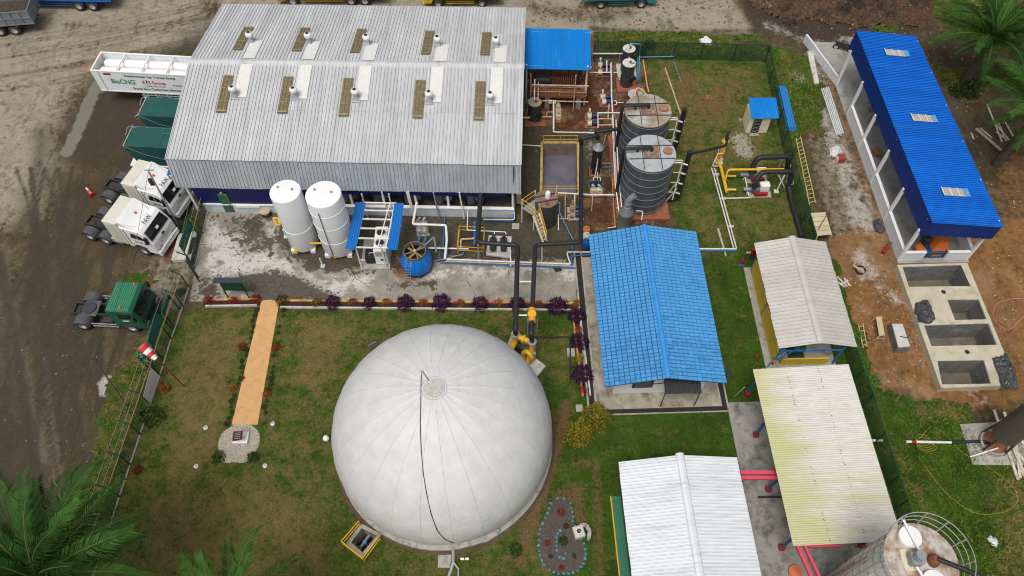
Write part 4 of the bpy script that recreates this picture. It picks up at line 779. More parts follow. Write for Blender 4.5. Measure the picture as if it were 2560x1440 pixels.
# ---- green tractor ----
def green_tractor(loc, rz):
    t=thing('tractor_unit','green day-cab tractor unit with ribbed roof and two orange beacons','truck',loc,rz)
    for y in(-.42,.42): MB().box(-.95,4.2,y-.05,y+.05,.72,.97).build('frame_rail',DSTEEL,t,world=False)
    for x in(-.85,-.1,.7,1.5,2.2): MB().box(x,x+.1,-.37,.37,.75,.94).build('cross_member',DSTEEL,t,world=False)
    for y in(-.93,.93): wheel(t,0,y,.5,.6); b=MB(); guard(b,0,y,.62,.7,.1,3.04); b.build('mudguard',GUARD,t,world=False)
    for y in(-1.05,1.05): wheel(t,3.5,y,.5,.32)
    b=MB(); b.lathe([(.06,1.0),(.46,1.0),(.46,1.1),(.06,1.1)],20,(.3,0)); b.build('fifth_wheel',M('greased_plate',(.05,.055,.07),.5,.2,.15,3),t,world=False)
    MB().box(-.1,.95,-.62,.62,.97,1.0).build('deck_plate',GUARD,t,world=False)
    b=MB(); b.bbox(1.2,2.1,.5,1.05,.45,.95,.05); b.build('fuel_tank',DSTEEL,t,world=False); MB().bbox(1.4,2.2,-.95,-.5,.5,.9,.04).build('air_tank',DSTEEL,t,world=False); MB().bbox(1.9,2.6,-.35,.35,.6,1.25,.05).build('engine',DSTEEL,t,world=False)
    for y in(-1.12,1.12):
        for z in(.55,.85): MB().beam((.75,y,z),(2.55,y,z),.06).build('side_guard_rail',STEEL,t,world=False)
    pr=[(2.55,.85),(2.95,.85),(3.05,1.1),(3.5,1.2),(3.95,1.1),(4.05,.6),(4.65,.6),(4.72,1.2),(4.66,1.7),(4.35,2.62),(4.2,2.76),(2.62,2.78),(2.55,2.7)][::-1]
    b=MB(); loft(b,[(-1.2,shrink(pr,.04)),(-1.14,pr),(1.14,pr),(1.2,shrink(pr,.04))]); b.build('cab',HGREEN,t,world=False)
    MB().bbox(2.63,4.18,-1.1,1.1,2.74,2.81,.03).build('roof_panel',ROOFG,t,world=False)
    for k in range(10): MB().box(2.72+.145*k,2.79+.145*k,-1.02,1.02,2.80,2.84).build('roof_rib',ROOFG,t,world=False)
    n=Vector((.95,0,.32)).normalized(); q=[(4.64,-1.05,1.78),(4.64,1.05,1.78),(4.385,.98,2.56),(4.385,-.98,2.56)]; MB().hexa([Vector(v)-n*.03 for v in q],[Vector(v)+n*.014 for v in q]).build('windscreen',GLASS,t,world=False)
    for s in(-1,1):
        f=lambda pts,d0,d1:MB().hexa([(x,s*d0,z) for x,z in pts],[(x,s*d1,z) for x,z in pts])
        d=f([(3.1,1.25),(4.4,1.3),(4.3,2.5),(3.1,2.62)],1.196,1.206).build('door',HGREEN,t,world=False); f([(3.2,1.85),(4.35,1.8),(4.15,2.42),(3.2,2.5)],1.203,1.217).build('side_window',GLASS,d,world=False)
        f([(3.3,1.5),(3.75,1.5),(3.75,1.62),(3.3,1.62)],1.203,1.212).build('door_sticker',WHITE,d,world=False)
        MB().bbox(4.35,4.5,s*1.42-.1,s*1.42+.1,1.9,2.5,.03).build('mirror',DARK,t,world=False); MB().beam((4.4,s*1.15,2.5),(4.42,s*1.42,2.45),.04).build('mirror_arm',DARK,t,world=False)
        MB().bbox(4.66,4.74,s*.9-.2,s*.9+.2,.85,1.05,.02).build('headlight',LAMP,t,world=False); MB().bbox(4.6,4.7,s*1.12-.06,s*1.12+.06,1.1,1.2,.02).build('indicator',BEACON,t,world=False)
        MB().lathe([(.09,0),(.09,.1),(.05,.15)],10).xf(Matrix.Translation((3.95 if s>0 else 3.6,s*.95,2.82))).build('beacon',BEACON,t,world=False)
    MB().bbox(4.6,4.85,-1.2,1.2,.45,.85,.05).build('bumper',DSTEEL,t,world=False); MB().box(4.71,4.75,-.8,.8,1.1,1.45).build('grille',DARK,t,world=False)
    return t
h=math.radians(-3.9); green_tractor(Vector((-29.62,26.65,0))+Vector((-math.sin(h),math.cos(h),0))*1.22,h)
# ---- gas tube trailer ----
h=math.radians(-5.5); tr=thing('gas_tube_trailer','white open-top gas cylinder trailer with green and red lettering, backed into the warehouse','trailer',(-34.25,49.1,0),h)
TL=12.5
for y0,y1 in((0,.06),(2.2,2.26)): MB().box(0.06,TL,y0,y1,1.5,3.55).build('side_panel',M('panel_greywhite',(.82,.85,.87),.4,0,.02,1,(.5,.5,.5),.25,1.2),tr,world=False)
MB().box(0,.058,-.02,2.28,1.5,3.6).build('end_panel',WHITE_C,tr,world=False)
for y in(-.03,2.17): MB().bbox(0,TL,y,y+.12,3.5,3.64,.02).build('top_rail',WHITE_C,tr,world=False); MB().bbox(0,TL,y,y+.1,1.42,1.55,.02).build('bottom_rail',WHITE_C,tr,world=False)
for k in range(8): MB().bbox(2.45*k*.85+.02,2.45*k*.85+.14,.1,2.17,3.52,3.62,.02).build('cross_bar',WHITE_C,tr,world=False) if k in(0,2,3,4,5,6,7) or True else None
for y in(.65,1.62):
    for z in(2.05,2.95):
        b=MB(); b.lathe([(.05,.35),(.22,.38),(.38,.55),(.43,.8),(.43,TL-.8),(.3,TL-.5),(.05,TL-.4)],20).xf(Matrix.Translation((0,y,z))@Matrix.Rotation(math.pi/2,4,'Y')); b.build('gas_cylinder',WHITE_C,tr,True,world=False)
MB().box(.06,TL,.06,2.2,1.5,1.56).build('floor',STEEL,tr,world=False)
MB().box(.58,.62,-.012,.0,1.52,3.5).build('panel_seam',DARK,tr,world=False)
for y in(.5,1.7): MB().box(2,TL,y,y+.12,1.05,1.42).build('chassis_rail',GREEND,tr,world=False)
for x in(5.4,6.7):
    for y in(.35,1.9): wheel(tr,x,y,.5,.55)
for k in range(4): b=MB(); b.beam((3.6+1.0*k,.02,1.42),(3.7+1.0*k,.15,.75),.07); b.beam((3.95+1.0*k,.02,1.42),(3.8+1.0*k,.15,.75),.05); b.build('guard_strut',WHITE_C,tr,world=False)
for z in(.75,1.05): MB().box(3.3,7.4,.1,.16,z,z+.09).build('side_guard',M('guard_stripe',(.6,.62,.62),.5,0,.3,1.5),tr,world=False)
MB().tube([(.05,-.03,3.55),(-.75,.1,3.5),(-1.0,.4,3.3),(-.4,2.0,3.3),(.05,2.25,3.55)],.03,6,.1).build('orange_hose',M('orange_hose_rubber',(.55,.18,.05),.5),tr,world=False)
S_=lambda x,z:frame((x,-.006,z),(1,0,0),(0,0,1)); LG=M('letter_green',(.01,.20,.06),.5); LR=M('letter_red',(.60,.03,.02),.5); LD=M('letter_dark_green',(.04,.11,.09),.5); LB=M('letter_blue',(.02,.06,.25),.5)
letters('lettering','BioCNG',LG,tr,S_(1.35,2.32),2.0,.5); letters('lettering','\u00ae',LD,tr,S_(3.38,2.72),.1,.1); letters('lettering','K',LR,tr,S_(4.05,2.42),.24,.38); letters('lettering','?',LB,tr,S_(4.31,2.42),.17,.44); letters('lettering','S',LR,tr,S_(4.50,2.42),.22,.38); letters('lettering','Group',LR,tr,S_(4.82,2.32),1.15,.48)
letters('lettering','RENEWABLE ENERGY',LD,tr,S_(4.25,2.18),1.6,.08); letters('lettering','Dekarbonisasi Dan Transisi Energi',LD,tr,S_(2.7,3.02),4.3,.30); letters('lettering','Energi Baru Terbarukan Biomethan',LD,tr,S_(2.95,1.72),4.5,.28); letters('lettering','www.kis-group.com',LD,tr,S_(6.5,2.3),2.6,.24)
MB().box(1.0,1.62,-.012,-.001,3.2,3.4).build('flag_sticker',RED,tr,world=False); MB().box(1.0,1.62,-.012,-.001,2.99,3.199).build('flag_sticker',WHITE_C,tr,world=False)
# ---- two tarpaulin-covered trailers ----
TARP=M('green_tarpaulin',(.012,.085,.075),.5,0,.12,1.2,(.05,.06,.055),.45,1.0,bump=.03,bs=1.6); TARPT=M('pale_tarpaulin',(.035,.165,.155),.5,0,.15,1.0,(.075,.06,.06),.5,.9,bump=.03,bs=1.6)  # second one is the lighter teal of the tarpaulin tops
def tarp(loc, label):
    t=thing('covered_trailer',label,'trailer',loc,math.radians(-5),'trailers under green tarpaulins'); L=9.5
    nx,ny=24,9; b=MB(); rr=random.Random(int(loc[1]))
    for j in range(ny):
        for i in range(nx): e=min(i,nx-1-i,j,ny-1-j); b.v.append((L*i/(nx-1)*1.0,2.1*j/(ny-1),3.42-(.09 if e>0 else 0)*(1-.3*rr.random())+rr.uniform(-.015,.015)-.12*math.exp(-((i-4)**2/6+(j-4)**2/5))))
    b.f=[(j*nx+i,j*nx+i+1,(j+1)*nx+i+1,(j+1)*nx+i) for j in range(ny-1) for i in range(nx-1)]; b.m=[0]*len(b.f); tp=b.build('tarpaulin_top',TARPT,t,True,world=False)
    b=MB(); b.hexa([(.45,.08,1.3),(L,.08,1.3),(L,2.0,1.3),(.45,2.0,1.3)],[(0,0,3.4),(L,0,3.4),(L,2.1,3.4),(0,2.1,3.4)]); b.build('tarpaulin_side',TARP,t,world=False)
    MB().bbox(-.35,L,-.02,2.15,1.1,1.28,.03).build('flatbed',WHITE,t,world=False)
    for y in(.5,1.5): MB().box(.6,L,y,y+.12,.75,1.1).build('chassis_rail',DSTEEL,t,world=False)
    for x in(1.3,2.5):
        for y in(.3,1.8): wheel(t,x,y,.48,.5)
    b=MB(); b.tube([(.06,-.02,3.43),(.06,2.12,3.43)],.035,6); b.build('edge_bar',PALEWOOD,t,world=False)
    MB().tube([(.05,0,3.4),(1.4,-.02,2.6),(3.2,-.02,2.0)],.015,5).build('rope',STEEL,t,world=False); MB().tube([(.05,2.1,3.45),(-.25,1.9,3.5),(-.4,1.4,3.1)],.02,5,.2).build('rope',STEEL,t,world=False)
    MB().tube([(0,.1,3.4),(-.3,.0,3.2),(-.45,.3,2.6),(-.3,1.2,2.4),(0,2,3.3)],.02,6,.3).build('strap',RED if loc[1]<42 else PALEWOOD,t,world=False)
    MB().tube([(2.6,1.5,3.42),(4.0,1.4,3.45),(4.6,1.9,3.42)],.03,6,.2).build('rolled_cord',M('teal_cord',(.01,.25,.27),.5),t,world=False) if loc[1]<42 else None
    return t
tarp((-29.42,40.8,0),'green tarpaulin-covered trailer with a red strap, nearer the white tractor units'); tarp((-29.15,44.05,0),'green tarpaulin-covered trailer standing beside the white gas cylinder trailer')
# ---- lorries along the far yard ----
def lorry(name, label, loc, rz, col, L, tandem, body, cabcol=None, small=False):
    t=thing(name,label,'truck',loc,rz); c=M(name+'_paint_'+body,col,.45,0,.1,2,(.12,.09,.06),.4,1.5); cc=cabcol or c; r=.42 if small else .5; k=.85 if small else 1
    for y in(-.42,.42): MB().box(-2.0*k,L-1,y-.06,y+.06,.8*k,1.05*k).build('frame_rail',DSTEEL,t,world=False)
    for x in((0,1.3) if tandem else (0,)):
        for y in(-.92*k,.92*k): wheel(t,x,y,r,.55*k)
    for y in(-1.05*k,1.05*k): wheel(t,L-2.2,y,r,.3)
    x0,x1=-2.1*k,L-2.9*k; w=1.2*k; z0=1.15*k; z1=(2.5 if body=='dump' else 2.2)*k
    MB().box(x0,x1,-w,w,z0,z0+.12).build('bed_floor',c,t,world=False)
    for s in(-1,1):
        MB().hexa([(x0,s*w,z0),(x1,s*w,z0),(x1,s*(w-.06),z0),(x0,s*(w-.06),z0)],[(x0,s*w*1.02,z1),(x1,s*w*1.02,z1),(x1,s*(w*1.02-.06),z1),(x0,s*(w*1.02-.06),z1)]).build('bed_side',c,t,world=False)
        n=9
        for i in range(n+1): x=x0+(x1-x0)*i/n; MB().beam((x,s*(w+.04),z0),(x,s*(w+.06),z1),.1,.07).build('side_stake',c,t,world=False)
        for z in(z0+.05,(z0+z1)/2,z1): MB().beam((x0,s*(w+.05),z),(x1,s*(w+.05),z),.06,.1).build('side_rail',c,t,world=False)
        for z in(.5*k,.75*k): MB().beam((1.9 if tandem else .7,s*1.05*k,z),(L-2.9,s*1.05*k,z),.04,.07).build('side_guard',c,t,world=False)
        b=MB(); guard(b,.65 if tandem else 0,s*.92*k,1.25 if tandem else .62,.62*k,.35,2.8); 
        if not tandem or body!='dump': b=MB(); [guard(b,xx,s*.92*k,.6,.62*k,.4,2.7) for xx in((0,1.3) if tandem else (0,))]
        b.build('mudguard',c if tandem else DSTEEL,t,world=False)
    MB().box(x0,x0+.07,-w,w,z0,z1).build('tailgate',c,t,world=False); MB().box(x1-.07,x1,-w,w,z0,z1+.3).build('headboard',c,t,world=False)
    if body=='dump': MB().bbox(x0+.1,x1-.1,-w+.08,w-.08,z0+.1,z1-.35,.2).build('load',M('dark_load',(.06,.045,.035),.95,0,.3,4,bump=.05,bs=5),t,world=False)
    xc=L-2.7*k; pr=[(xc,.8*k),(xc+.3,.8*k),(L-2.6,1.1*k),(L-1.8,1.1*k),(L-1.55,.55*k),(L-.9,.55*k),(L-.85,1.6*k),(L-1.15,2.55*k),(L-1.35,2.7*k),(xc,2.7*k)][::-1]
    b=MB(); loft(b,[(-1.12*k,shrink(pr,.04)),(-1.05*k,pr),(1.05*k,pr),(1.12*k,shrink(pr,.04))]); b.build('cab',cc,t,world=False)
    MB().hexa([(L-.89,-.95*k,1.72*k),(L-.89,.95*k,1.72*k),(L-1.13,.9*k,2.45*k),(L-1.13,-.9*k,2.45*k)],[(L-.85,-.95*k,1.74*k),(L-.85,.95*k,1.74*k),(L-1.09,.9*k,2.47*k),(L-1.09,-.9*k,2.47*k)]).build('windscreen',GLASS,t,world=False)
    for s in(-1,1):
        MB().hexa([(x,s*1.11*k,z*k) for x,z in((L-2.3,1.7),(L-1.3,1.7),(L-1.4,2.4),(L-2.3,2.4))],[(x,s*1.13*k,z*k) for x,z in((L-2.3,1.7),(L-1.3,1.7),(L-1.4,2.4),(L-2.3,2.4))]).build('side_window',GLASS,t,world=False); MB().bbox(L-.9,L-.83,s*.8*k-.15,s*.8*k+.15,.75*k,.95*k,.02).build('headlight',LAMP,t,world=False)
    MB().bbox(L-.95,L-.75,-1.1*k,1.1*k,.45*k,.72*k,.04).build('bumper',cc,t,world=False); return t
def on(px,py,dy): q=P(px,py); return (q.x,q.y+dy,0)
lorry('dump_truck','weathered grey steel dump truck parked in the far corner of the dirt yard',on(42,86,1.0),math.radians(186),(.20,.225,.245),8.0,True,'dump')
lorry('flatbed_truck','bright blue truck with blue mudguards beside the grey dump truck',on(240,26,1.0),math.radians(177),(.02,.13,.42),9.0,True,'stake')
lorry('flatbed_truck','dirty yellow heavy truck standing behind the warehouse roof',on(915,13,1.0),math.radians(179),(.42,.27,.02),9.0,True,'side')
lorry('flatbed_truck','small bright yellow truck behind the warehouse, shorter than the heavy yellow truck',on(1205,16,.8),math.radians(180),(.62,.47,.02),6.3,False,'small',small=True)
lorry('stake_truck','teal stake-bed truck parked on the far concrete road',on(1500,20,.8),math.radians(1),(.01,.21,.19),6.0,False,'teal',small=True)
# ================= gas dome =================
DX,DY,DZ,DA,DB_=-4.33,18.14,1.86,6.69,6.03
dm=thing('gas_holder_dome','huge white inflated membrane gas dome on the lawn','gas holder',(DX,DY,0))
def dome_mat():
    t=NT('dome_membrane'); n=t.noise(1.1,6,.6); n2=t.noise(9,6,.75,off=2); n3=t.noise(.5,3,off=7)
    c=t.mix(t.ramp(n,.3,.7),(.55,.55,.542),(.64,.64,.63)); sp=t.math('MULTIPLY',t.ramp(n2,.63,.72),t.ramp(n3,.5,.62)); c=t.mix(t.math('MULTIPLY',sp,.55),c,(.30,.31,.24))
    sx=t.n('ShaderNodeSeparateXYZ'); t.l(t.pos,sx.inputs[0])
    n4=t.noise(2.5,5,.7,off=12); g=t.math('MULTIPLY',t.ramp(n4,.56,.68),t.ramp(sx.outputs[2],4.5,1.5)); c=t.mix(t.math('MULTIPLY',g,.35),c,(.38,.40,.24))
    t.bump(t.noise(1.3,3),.05); return t.out(c,.55,0,.3)
def dpt(a, ph, k=1.0):
    return Vector((DX+DA*k*math.cos(ph)*math.cos(a),DY+DA*k*math.cos(ph)*math.sin(a),DZ+DB_*k*math.sin(ph)))
b=MB(); n=96; rows=[-.31+ (math.pi/2+.31-.06)*i/40 for i in range(41)]
for ph in rows:
    for k in range(n): g=1-.0035*(abs(math.sin(k*math.pi*24/n)) <.01)*1.0; b.v.append(tuple(dpt(2*math.pi*k/n,ph,g)))
for i in range(40):
    for k in range(n): b.f.append((i*n+k,i*n+(k+1)%n,(i+1)*n+(k+1)%n,(i+1)*n+k)); b.m.append(0)
b.f.append(tuple(40*n+k for k in range(n))); b.m.append(0); mb=b.build('membrane',dome_mat(),dm,True); mb.data.set_sharp_from_angle(angle=3.1)
SEAM=M('membrane_seam',(.43,.43,.42),.6,0,.15,3)
for k in range(24):
    a=2*math.pi*(k+.5)/24; MB().tube([dpt(a,-.3+1.68*i/16,1.0004) for i in range(17)],.012,4).build('weld_seam',SEAM,dm)
b=MB(); zt=DZ+DB_; b.lathe([(.02,zt-.02),(.58,zt-.03),(.58,zt+.02),(.02,zt+.035)],28,(DX,DY)); cp=b.build('crown_disc',M('crown_membrane',(.50,.48,.42),.7,0,.1,4,(.30,.29,.25),.5,6),dm,True)
b=MB(); b.ring((DX,DY),.7,.02,zt-.035,32); b.build('crown_ring',SEAM,cp)
b=MB(); b.hexa([Vector((DX,DY,zt+.03))+Vector(v) for v in((-.05,-.25,0),(.2,-.1,0),(.14,.06,0),(-.1,-.08,0))],[Vector((DX,DY,zt+.05))+Vector(v) for v in((-.05,-.25,0),(.2,-.1,0),(.14,.06,0),(-.1,-.08,0))]); b.build('crown_patch',SEAM,cp)
def on_dome(px, py, lift=.03):
    # nearest hit of the sight line with the membrane
    d=ray(px,py).normalized(); o=CAMP-Vector((DX,DY,DZ)); s=Vector((1/DA,1/DA,1/DB_)); o=Vector((o.x*s.x,o.y*s.y,o.z*s.z)); e=Vector((d.x*s.x,d.y*s.y,d.z*s.z)); B=o.dot(e); C_=o.dot(o)-1; A_=e.dot(e); D_=B*B-A_*C_
    if D_<0: return None
    t=(-B-math.sqrt(D_))/A_; p=CAMP+d*t; nn=(p-Vector((DX,DY,DZ))).normalized(); return p+nn*lift
cb=[on_dome(x,y) for x,y in((1073,953),(1064,940),(1055,927),(1053,950),(1052,1010),(1051,1070),(1053,1120),(1058,1180),(1066,1230),(1078,1285),(1093,1325),(1112,1347),(1133,1356))]
MB().tube([c for c in cb if c],.024,5).build('rope',DARK,dm)
b=MB(); b.lathe([(6.5,0),(6.75,0),(6.75,.28),(6.45,.30),(6.4,.0)],72,(DX,DY),cap=False); b.build('foundation_ring',CONC,dm)
b=MB(); rr_=random.Random(3); b.lathe([(6.76,.0),(7.0,.0),(7.02,.05),(6.76,.09)],60,(DX,DY),cap=False); o=b.build('soil_ring',M('bare_soil',(.09,.062,.038),.95,0,.3,2),None); tag(o,kind='structure')
one(MB().tube([P(1245,1325,.6),P(1243,1335,.15),P(1215,1352,.12),P(1170,1360,.12),P(1133,1368,.12),P(1133,1378,.12),P(1133,1410,.12),P(1122,1440,.12)],.09,8,.2),'drain_pipe',M('pale_grey_plastic',(.34,.35,.35),.5,0,.1,2),'grey plastic drain pipe curling round the foot of the dome','pipe')
one(MB().tube([P(1133,1405,.2),P(1146,1422,.2),P(1146,1450,.2)],.06,8),'pipe_branch',bpy.data.materials['pale_grey_plastic'],'grey forked pipe branch leading off the drain pipe','pipe')
one(MB().prism([P(1096,1388),P(1128,1388),P(1126,1420),P(1095,1420)][::-1],.05,.1),'concrete_pad',CONC,'small worn concrete pad beside the forked pipe','slab')
f=thing('floodlight','small white twin-headed floodlight on the grass by the forked pipe','lamp',P(1163,1402))
q=P(1163,1402); b=MB(); b.tube([q,q+Vector((0,0,.4))],.03,6); b.build('stand',STEEL,f)
for s in(-.14,.14): MB().bbox(q.x+s-.11,q.x+s+.11,q.y-.06,q.y+.06,.36,.52,.02).build('lamp_head',WHITE_C,f)
for lab,px,py in(('white lamp head peeping out beside the west flank of the dome',823,1110),):
    q=P(px,py); f=thing('garden_lamp',lab,'lamp',q); MB().tube([q,q+Vector((0,0,.9))],.03,6).build('stem',STEEL,f); MB().lathe([(.05,.85),(.2,.95),(.16,1.1),(.05,1.18)],12,(q.x,q.y)).build('lamp_head',WHITE_C,f,True)
one(MB().beam(P(921,868,.8),P(941,857,.8),.05,.5),'meter_panel',GREYP,'small grey panel standing behind the north-west side of the dome','panel')
# valve pit with yellow rail
vp=thing('valve_pit','sunken concrete valve pit with a yellow handrail at the foot of the dome','pit',sum(VALVE,Vector())/4-Vector((0,0,.1)))
def pit(parent, q, zt, zb, th, mw, mf, name='pit_wall'):
    q=[Vector((p.x,p.y,0)) for p in q]; n=len(q); c=sum(q,Vector())/n
    for i in range(n):
        a,b_=q[i],q[(i+1)%n]; oa=a+(a-c).normalized()*th*1.35; ob=b_+(b_-c).normalized()*th*1.35
        pts=[a,b_,ob,oa]; 
        if (b_-a).cross(ob-a).z<0: pts=pts[::-1]
        z=lambda p,h:Vector((p.x,p.y,h)); MB().hexa([z(p,zb) for p in pts],[z(p,zt) for p in pts]).build(name,mw,parent)
    MB().prism([(p.x,p.y) for p in (q if (q[1]-q[0]).cross(q[2]-q[1]).z>0 else q[::-1])],zb-.1,zb+.02).build('pit_floor',mf,parent)
pit(vp,VALVE,.16,-1.2,.22,CONC,DARK)
rq=[P(853,1353,1.0),P(895.5,1303.5,1.0),P(947,1341,1.0),P(907,1395,1.0)]; 
for i,(a,b_) in enumerate(((rq[1],rq[0]),(rq[0],rq[3]),(rq[3],rq[2]))):
    for z in(0,-.45): MB().tube([a+Vector((0,0,z)),b_+Vector((0,0,z))],.035,6).build('rail',YEL,vp)
for a in rq: MB().tube([Vector((a.x,a.y,.02)),a],.035,6).build('rail_post',YEL,vp)
c=sum(VALVE,Vector())/4; MB().tube([c+Vector((-.4,-.5,-.7)),c+Vector((.3,.6,-.7))],.1,10).build('pipe',GREYP,vp); MB().bbox(c.x-.1,c.x+.12,c.y-.1,c.y+.12,-.8,-.35,.02).build('valve',CYANP,vp)
# ================= yellow manifold beside the dome and its two black gas mains =================
mf=thing('gas_manifold','bright yellow pipe manifold in a concrete pit beside the dome','manifold',sum(MANI,Vector())/4-Vector((0,0,.1)))
pit(mf,MANI,.2,-.9,.2,CONC,DARK)
zm=1.5; A=P(1289,838,zm); B_=P(1330,857,zm)
MB().tube([A,B_],.19,12).build('header_pipe',YEL,mf,True); MB().tube([A+Vector((0,0,.1)),A+Vector((0,0,-.7)),P(1276,878,.3)],.19,12,.3).build('down_pipe',YEL,mf,True); MB().tube([B_+Vector((0,0,.1)),B_+Vector((0,-.05,-.8)),B_+Vector((-.3,-.8,-1.3))],.19,12,.3).build('down_pipe',YEL,mf,True)
q=P(1318,905,.2); MB().tube([P(1326,905,.1),P(1330,893,1.0),P(1318,878,1.25),P(1308,882,.9),P(1308,900,.2)],.17,12,.5).build('u_bend',YEL,mf,True)
for c_,ax in((A+Vector((0,0,.12)),0),(B_+Vector((0,0,.12)),0),((A+B_)/2,1)):
    if ax==0: MB().lathe([(.05,-.06),(.3,-.06),(.3,.06),(.05,.06)],16).xf(Matrix.Translation(c_)).build('flange',STEEL,mf)
    else: MB().tube([c_-(B_-A).normalized()*.07,c_+(B_-A).normalized()*.07],.29,16).build('flange',YEL,mf)
MB().cyl((P(1335,900).x,P(1335,900).y),.12,0,1.0,12).build('stub_pipe',GREYP,mf); 
one(MB().prism([P(1318,912),P(1335,895),P(1364,917),P(1343,943)][::-1],.05,.14),'concrete_pad',CONCW,'pale stained concrete pad between the dome and the yellow manifold','slab')
zp=2.8
def main(label, pts, r=.17): return one(MB().tube(pts,r,12,.28),'gas_main',BLACKP,label,'pipe','black insulated gas mains',True)
main('black insulated gas main leaving the warehouse wall toward the dome manifold',[P(1203,478,zp)+Vector((0,.8,0)),P(1194,606,zp),P(1294,613,zp),P(1289,826,zp),A+Vector((0,0,.18))])
main('black insulated gas main from the scrubber passing a round yellow valve',[P(1495,347,3.3),P(1495,338,3.75),P(1453,347,3.75),P(1453,360,zp),P(1452,606,zp),P(1338,612,zp),P(1328,838,zp),B_+Vector((0,0,.18))],.16)
main('short black insulated pipe linking the scrubber top to the dark tanks',[P(1490,333,3.3),P(1490,330,3.6),P(1545,322,3.6),P(1558,330,3.0)],.14)
v=thing('gas_valve','round yellow valve hanging in the black gas main over the hedge','valve',P(1330,790)); c=P(1330,788,zp); b=MB(); b.lathe([(.05,.16),(.26,.16),(.3,.22),(.26,.32),(.05,.34)],20,(c.x,c.y)); b.xf(Matrix.Translation((0,0,zp-.05))); b.build('valve_cap',YEL,v,True); MB().tube([c+Vector((0,.5,0)),c-Vector((0,.5,0))],.24,14).build('valve_body',M('orange_valve',(.70,.28,.03),.45,0,.1,3),v,True)
g=P(1330,830)
for s in(-.32,.32): MB().beam((g.x+s,g.y-.45,0),(g.x+s,g.y-.45,2.5),.07).build('leg',STEEL,v); MB().beam((g.x+s,g.y+.35,0),(g.x+s,g.y+.35,2.5),.07).build('leg',STEEL,v)
MB().tube([P(1297,788,2.7),P(1318,788,2.7)],.05,8).build('tie_pipe',WHITE,v)
one(MB().tube([P(1318,712,2.7),P(1332,712,2.7)] if False else [P(1298,704,2.7),P(1332,704,2.7)],.05,8),'tie_bar',WHITE,'white tie bar joining the two black gas mains over the apron','bar')
one(MB().tube([P(1326,842,.5),P(1418,842,.3),P(1425,846,.3),P(1426,900,.15),P(1426,960,.06)],.05,8,.15),'drain_line',DARK,'thin black drain line running along the hedge lawn beside the planter','pipe')
one(MB().box(*[c for k in(0,) for c in(P(1418,890).x,P(1437,890).x,P(1428,893).y,P(1428,872).y)],.02,.12),'valve_plinth',CONC,'small concrete plinth carrying the thin black drain line','slab')
for px,py in((1294,640),(1338,640),):
    pass
# ================= white storage tanks =================
WT=M('tank_white',(.74,.76,.78),.4,0,.03,.8,(.55,.56,.57),.3,1.2,(2,2,.4)); WTT=M('tank_top_white',(.82,.82,.82),.4,0,.02,1,(.45,.45,.45),.12,2.5)
def white_tank(c, r, h, rings, label):
    t=thing('storage_tank',label,'tank',(c[0],c[1],0),0,'white storage tanks')
    b=MB(); b.lathe([(r*.97,.38),(r,.45),(r,h-.05),(r*.985,h)],40,c); b.build('shell',WT,t,True)
    MB().lathe([(.02,h+.06),(r*.6,h+.045),(r*.96,h+.012),(r*.96,h-.02)][::-1],40,c).build('top_head',WTT,t,True)
    for z in rings: b=MB(); b.ring(c,r+.008,.022,z,40,5); b.build('weld_ring',WTT,t)
    for k in range(4):
        a=math.pi/4+k*math.pi/2; x,y=c[0]+math.cos(a)*r*.92,c[1]+math.sin(a)*r*.92; MB().bbox(x-.2,x+.2,y-.2,y+.2,.05,.42,.03).build('foot',WHITE,t)
    MB().lathe([(r*.5,.1),(r*.97,.38)],32,c).build('skirt',GREYP,t)
    for dx,dy in((-.5,.3),(.45,.1)): MB().cyl((c[0]+dx*r,c[1]+dy*r),.09,h,h+.14,10).build('vent_stub',STEEL,t)
    return t
T1=(-15.34,33.85); T2=(-12.7,33.5)
white_tank(T1,1.06,6.05,(2.6,),'slender white vertical tank nearer the navy wall end of the warehouse'); t2=white_tank(T2,1.22,6.1,(2.0,3.6,5.0),'wider white vertical tank with weld rings beside the blue roof strips')
MB().tube([(T2[0]-.28,T2[1]-1.26,5.6),(T2[0]-.28,T2[1]-1.26,.6)],.03,6).build('level_pipe',RUST,t2)
yp=thing('vapour_pipework','yellow pipework looping round the two white tanks','pipe',P(745,640))
for pts in ([P(742,630,.5),P(736,610,1.1),P(822,607,1.1),P(836,640,.5)],[P(757,507,2.4),P(762,503,2.6),P(786,580,1.3),P(790,590,.6)],[P(683,545,1.2),P(697,545,1.2),P(702,560,1.1)],[P(683,545,1.2),P(692,563,.9),P(705,560,.9)]): MB().tube(pts,.075,8,.15).build('pipe',YEL,yp,True)
for px,py,z in((741,628,.5),(838,640,.5),(700,555,1.0)): c=P(px,py,z); MB().bbox(c.x-.13,c.x+.13,c.y-.13,c.y+.13,z-.15,z+.2,.04).build('valve',YEL,yp)
for a,z in((( 808,667),1.05),((716,593),.95)): g=P(*a,.06); MB().tube([g,Vector((g.x-.05,g.y+.05,z))],.05,8).build('support_post',WHITE,yp); MB().bbox(g.x-.16,g.x+.16,g.y-.16,g.y+.16,.06,.22,.02).build('post_foot',CONCW,yp)
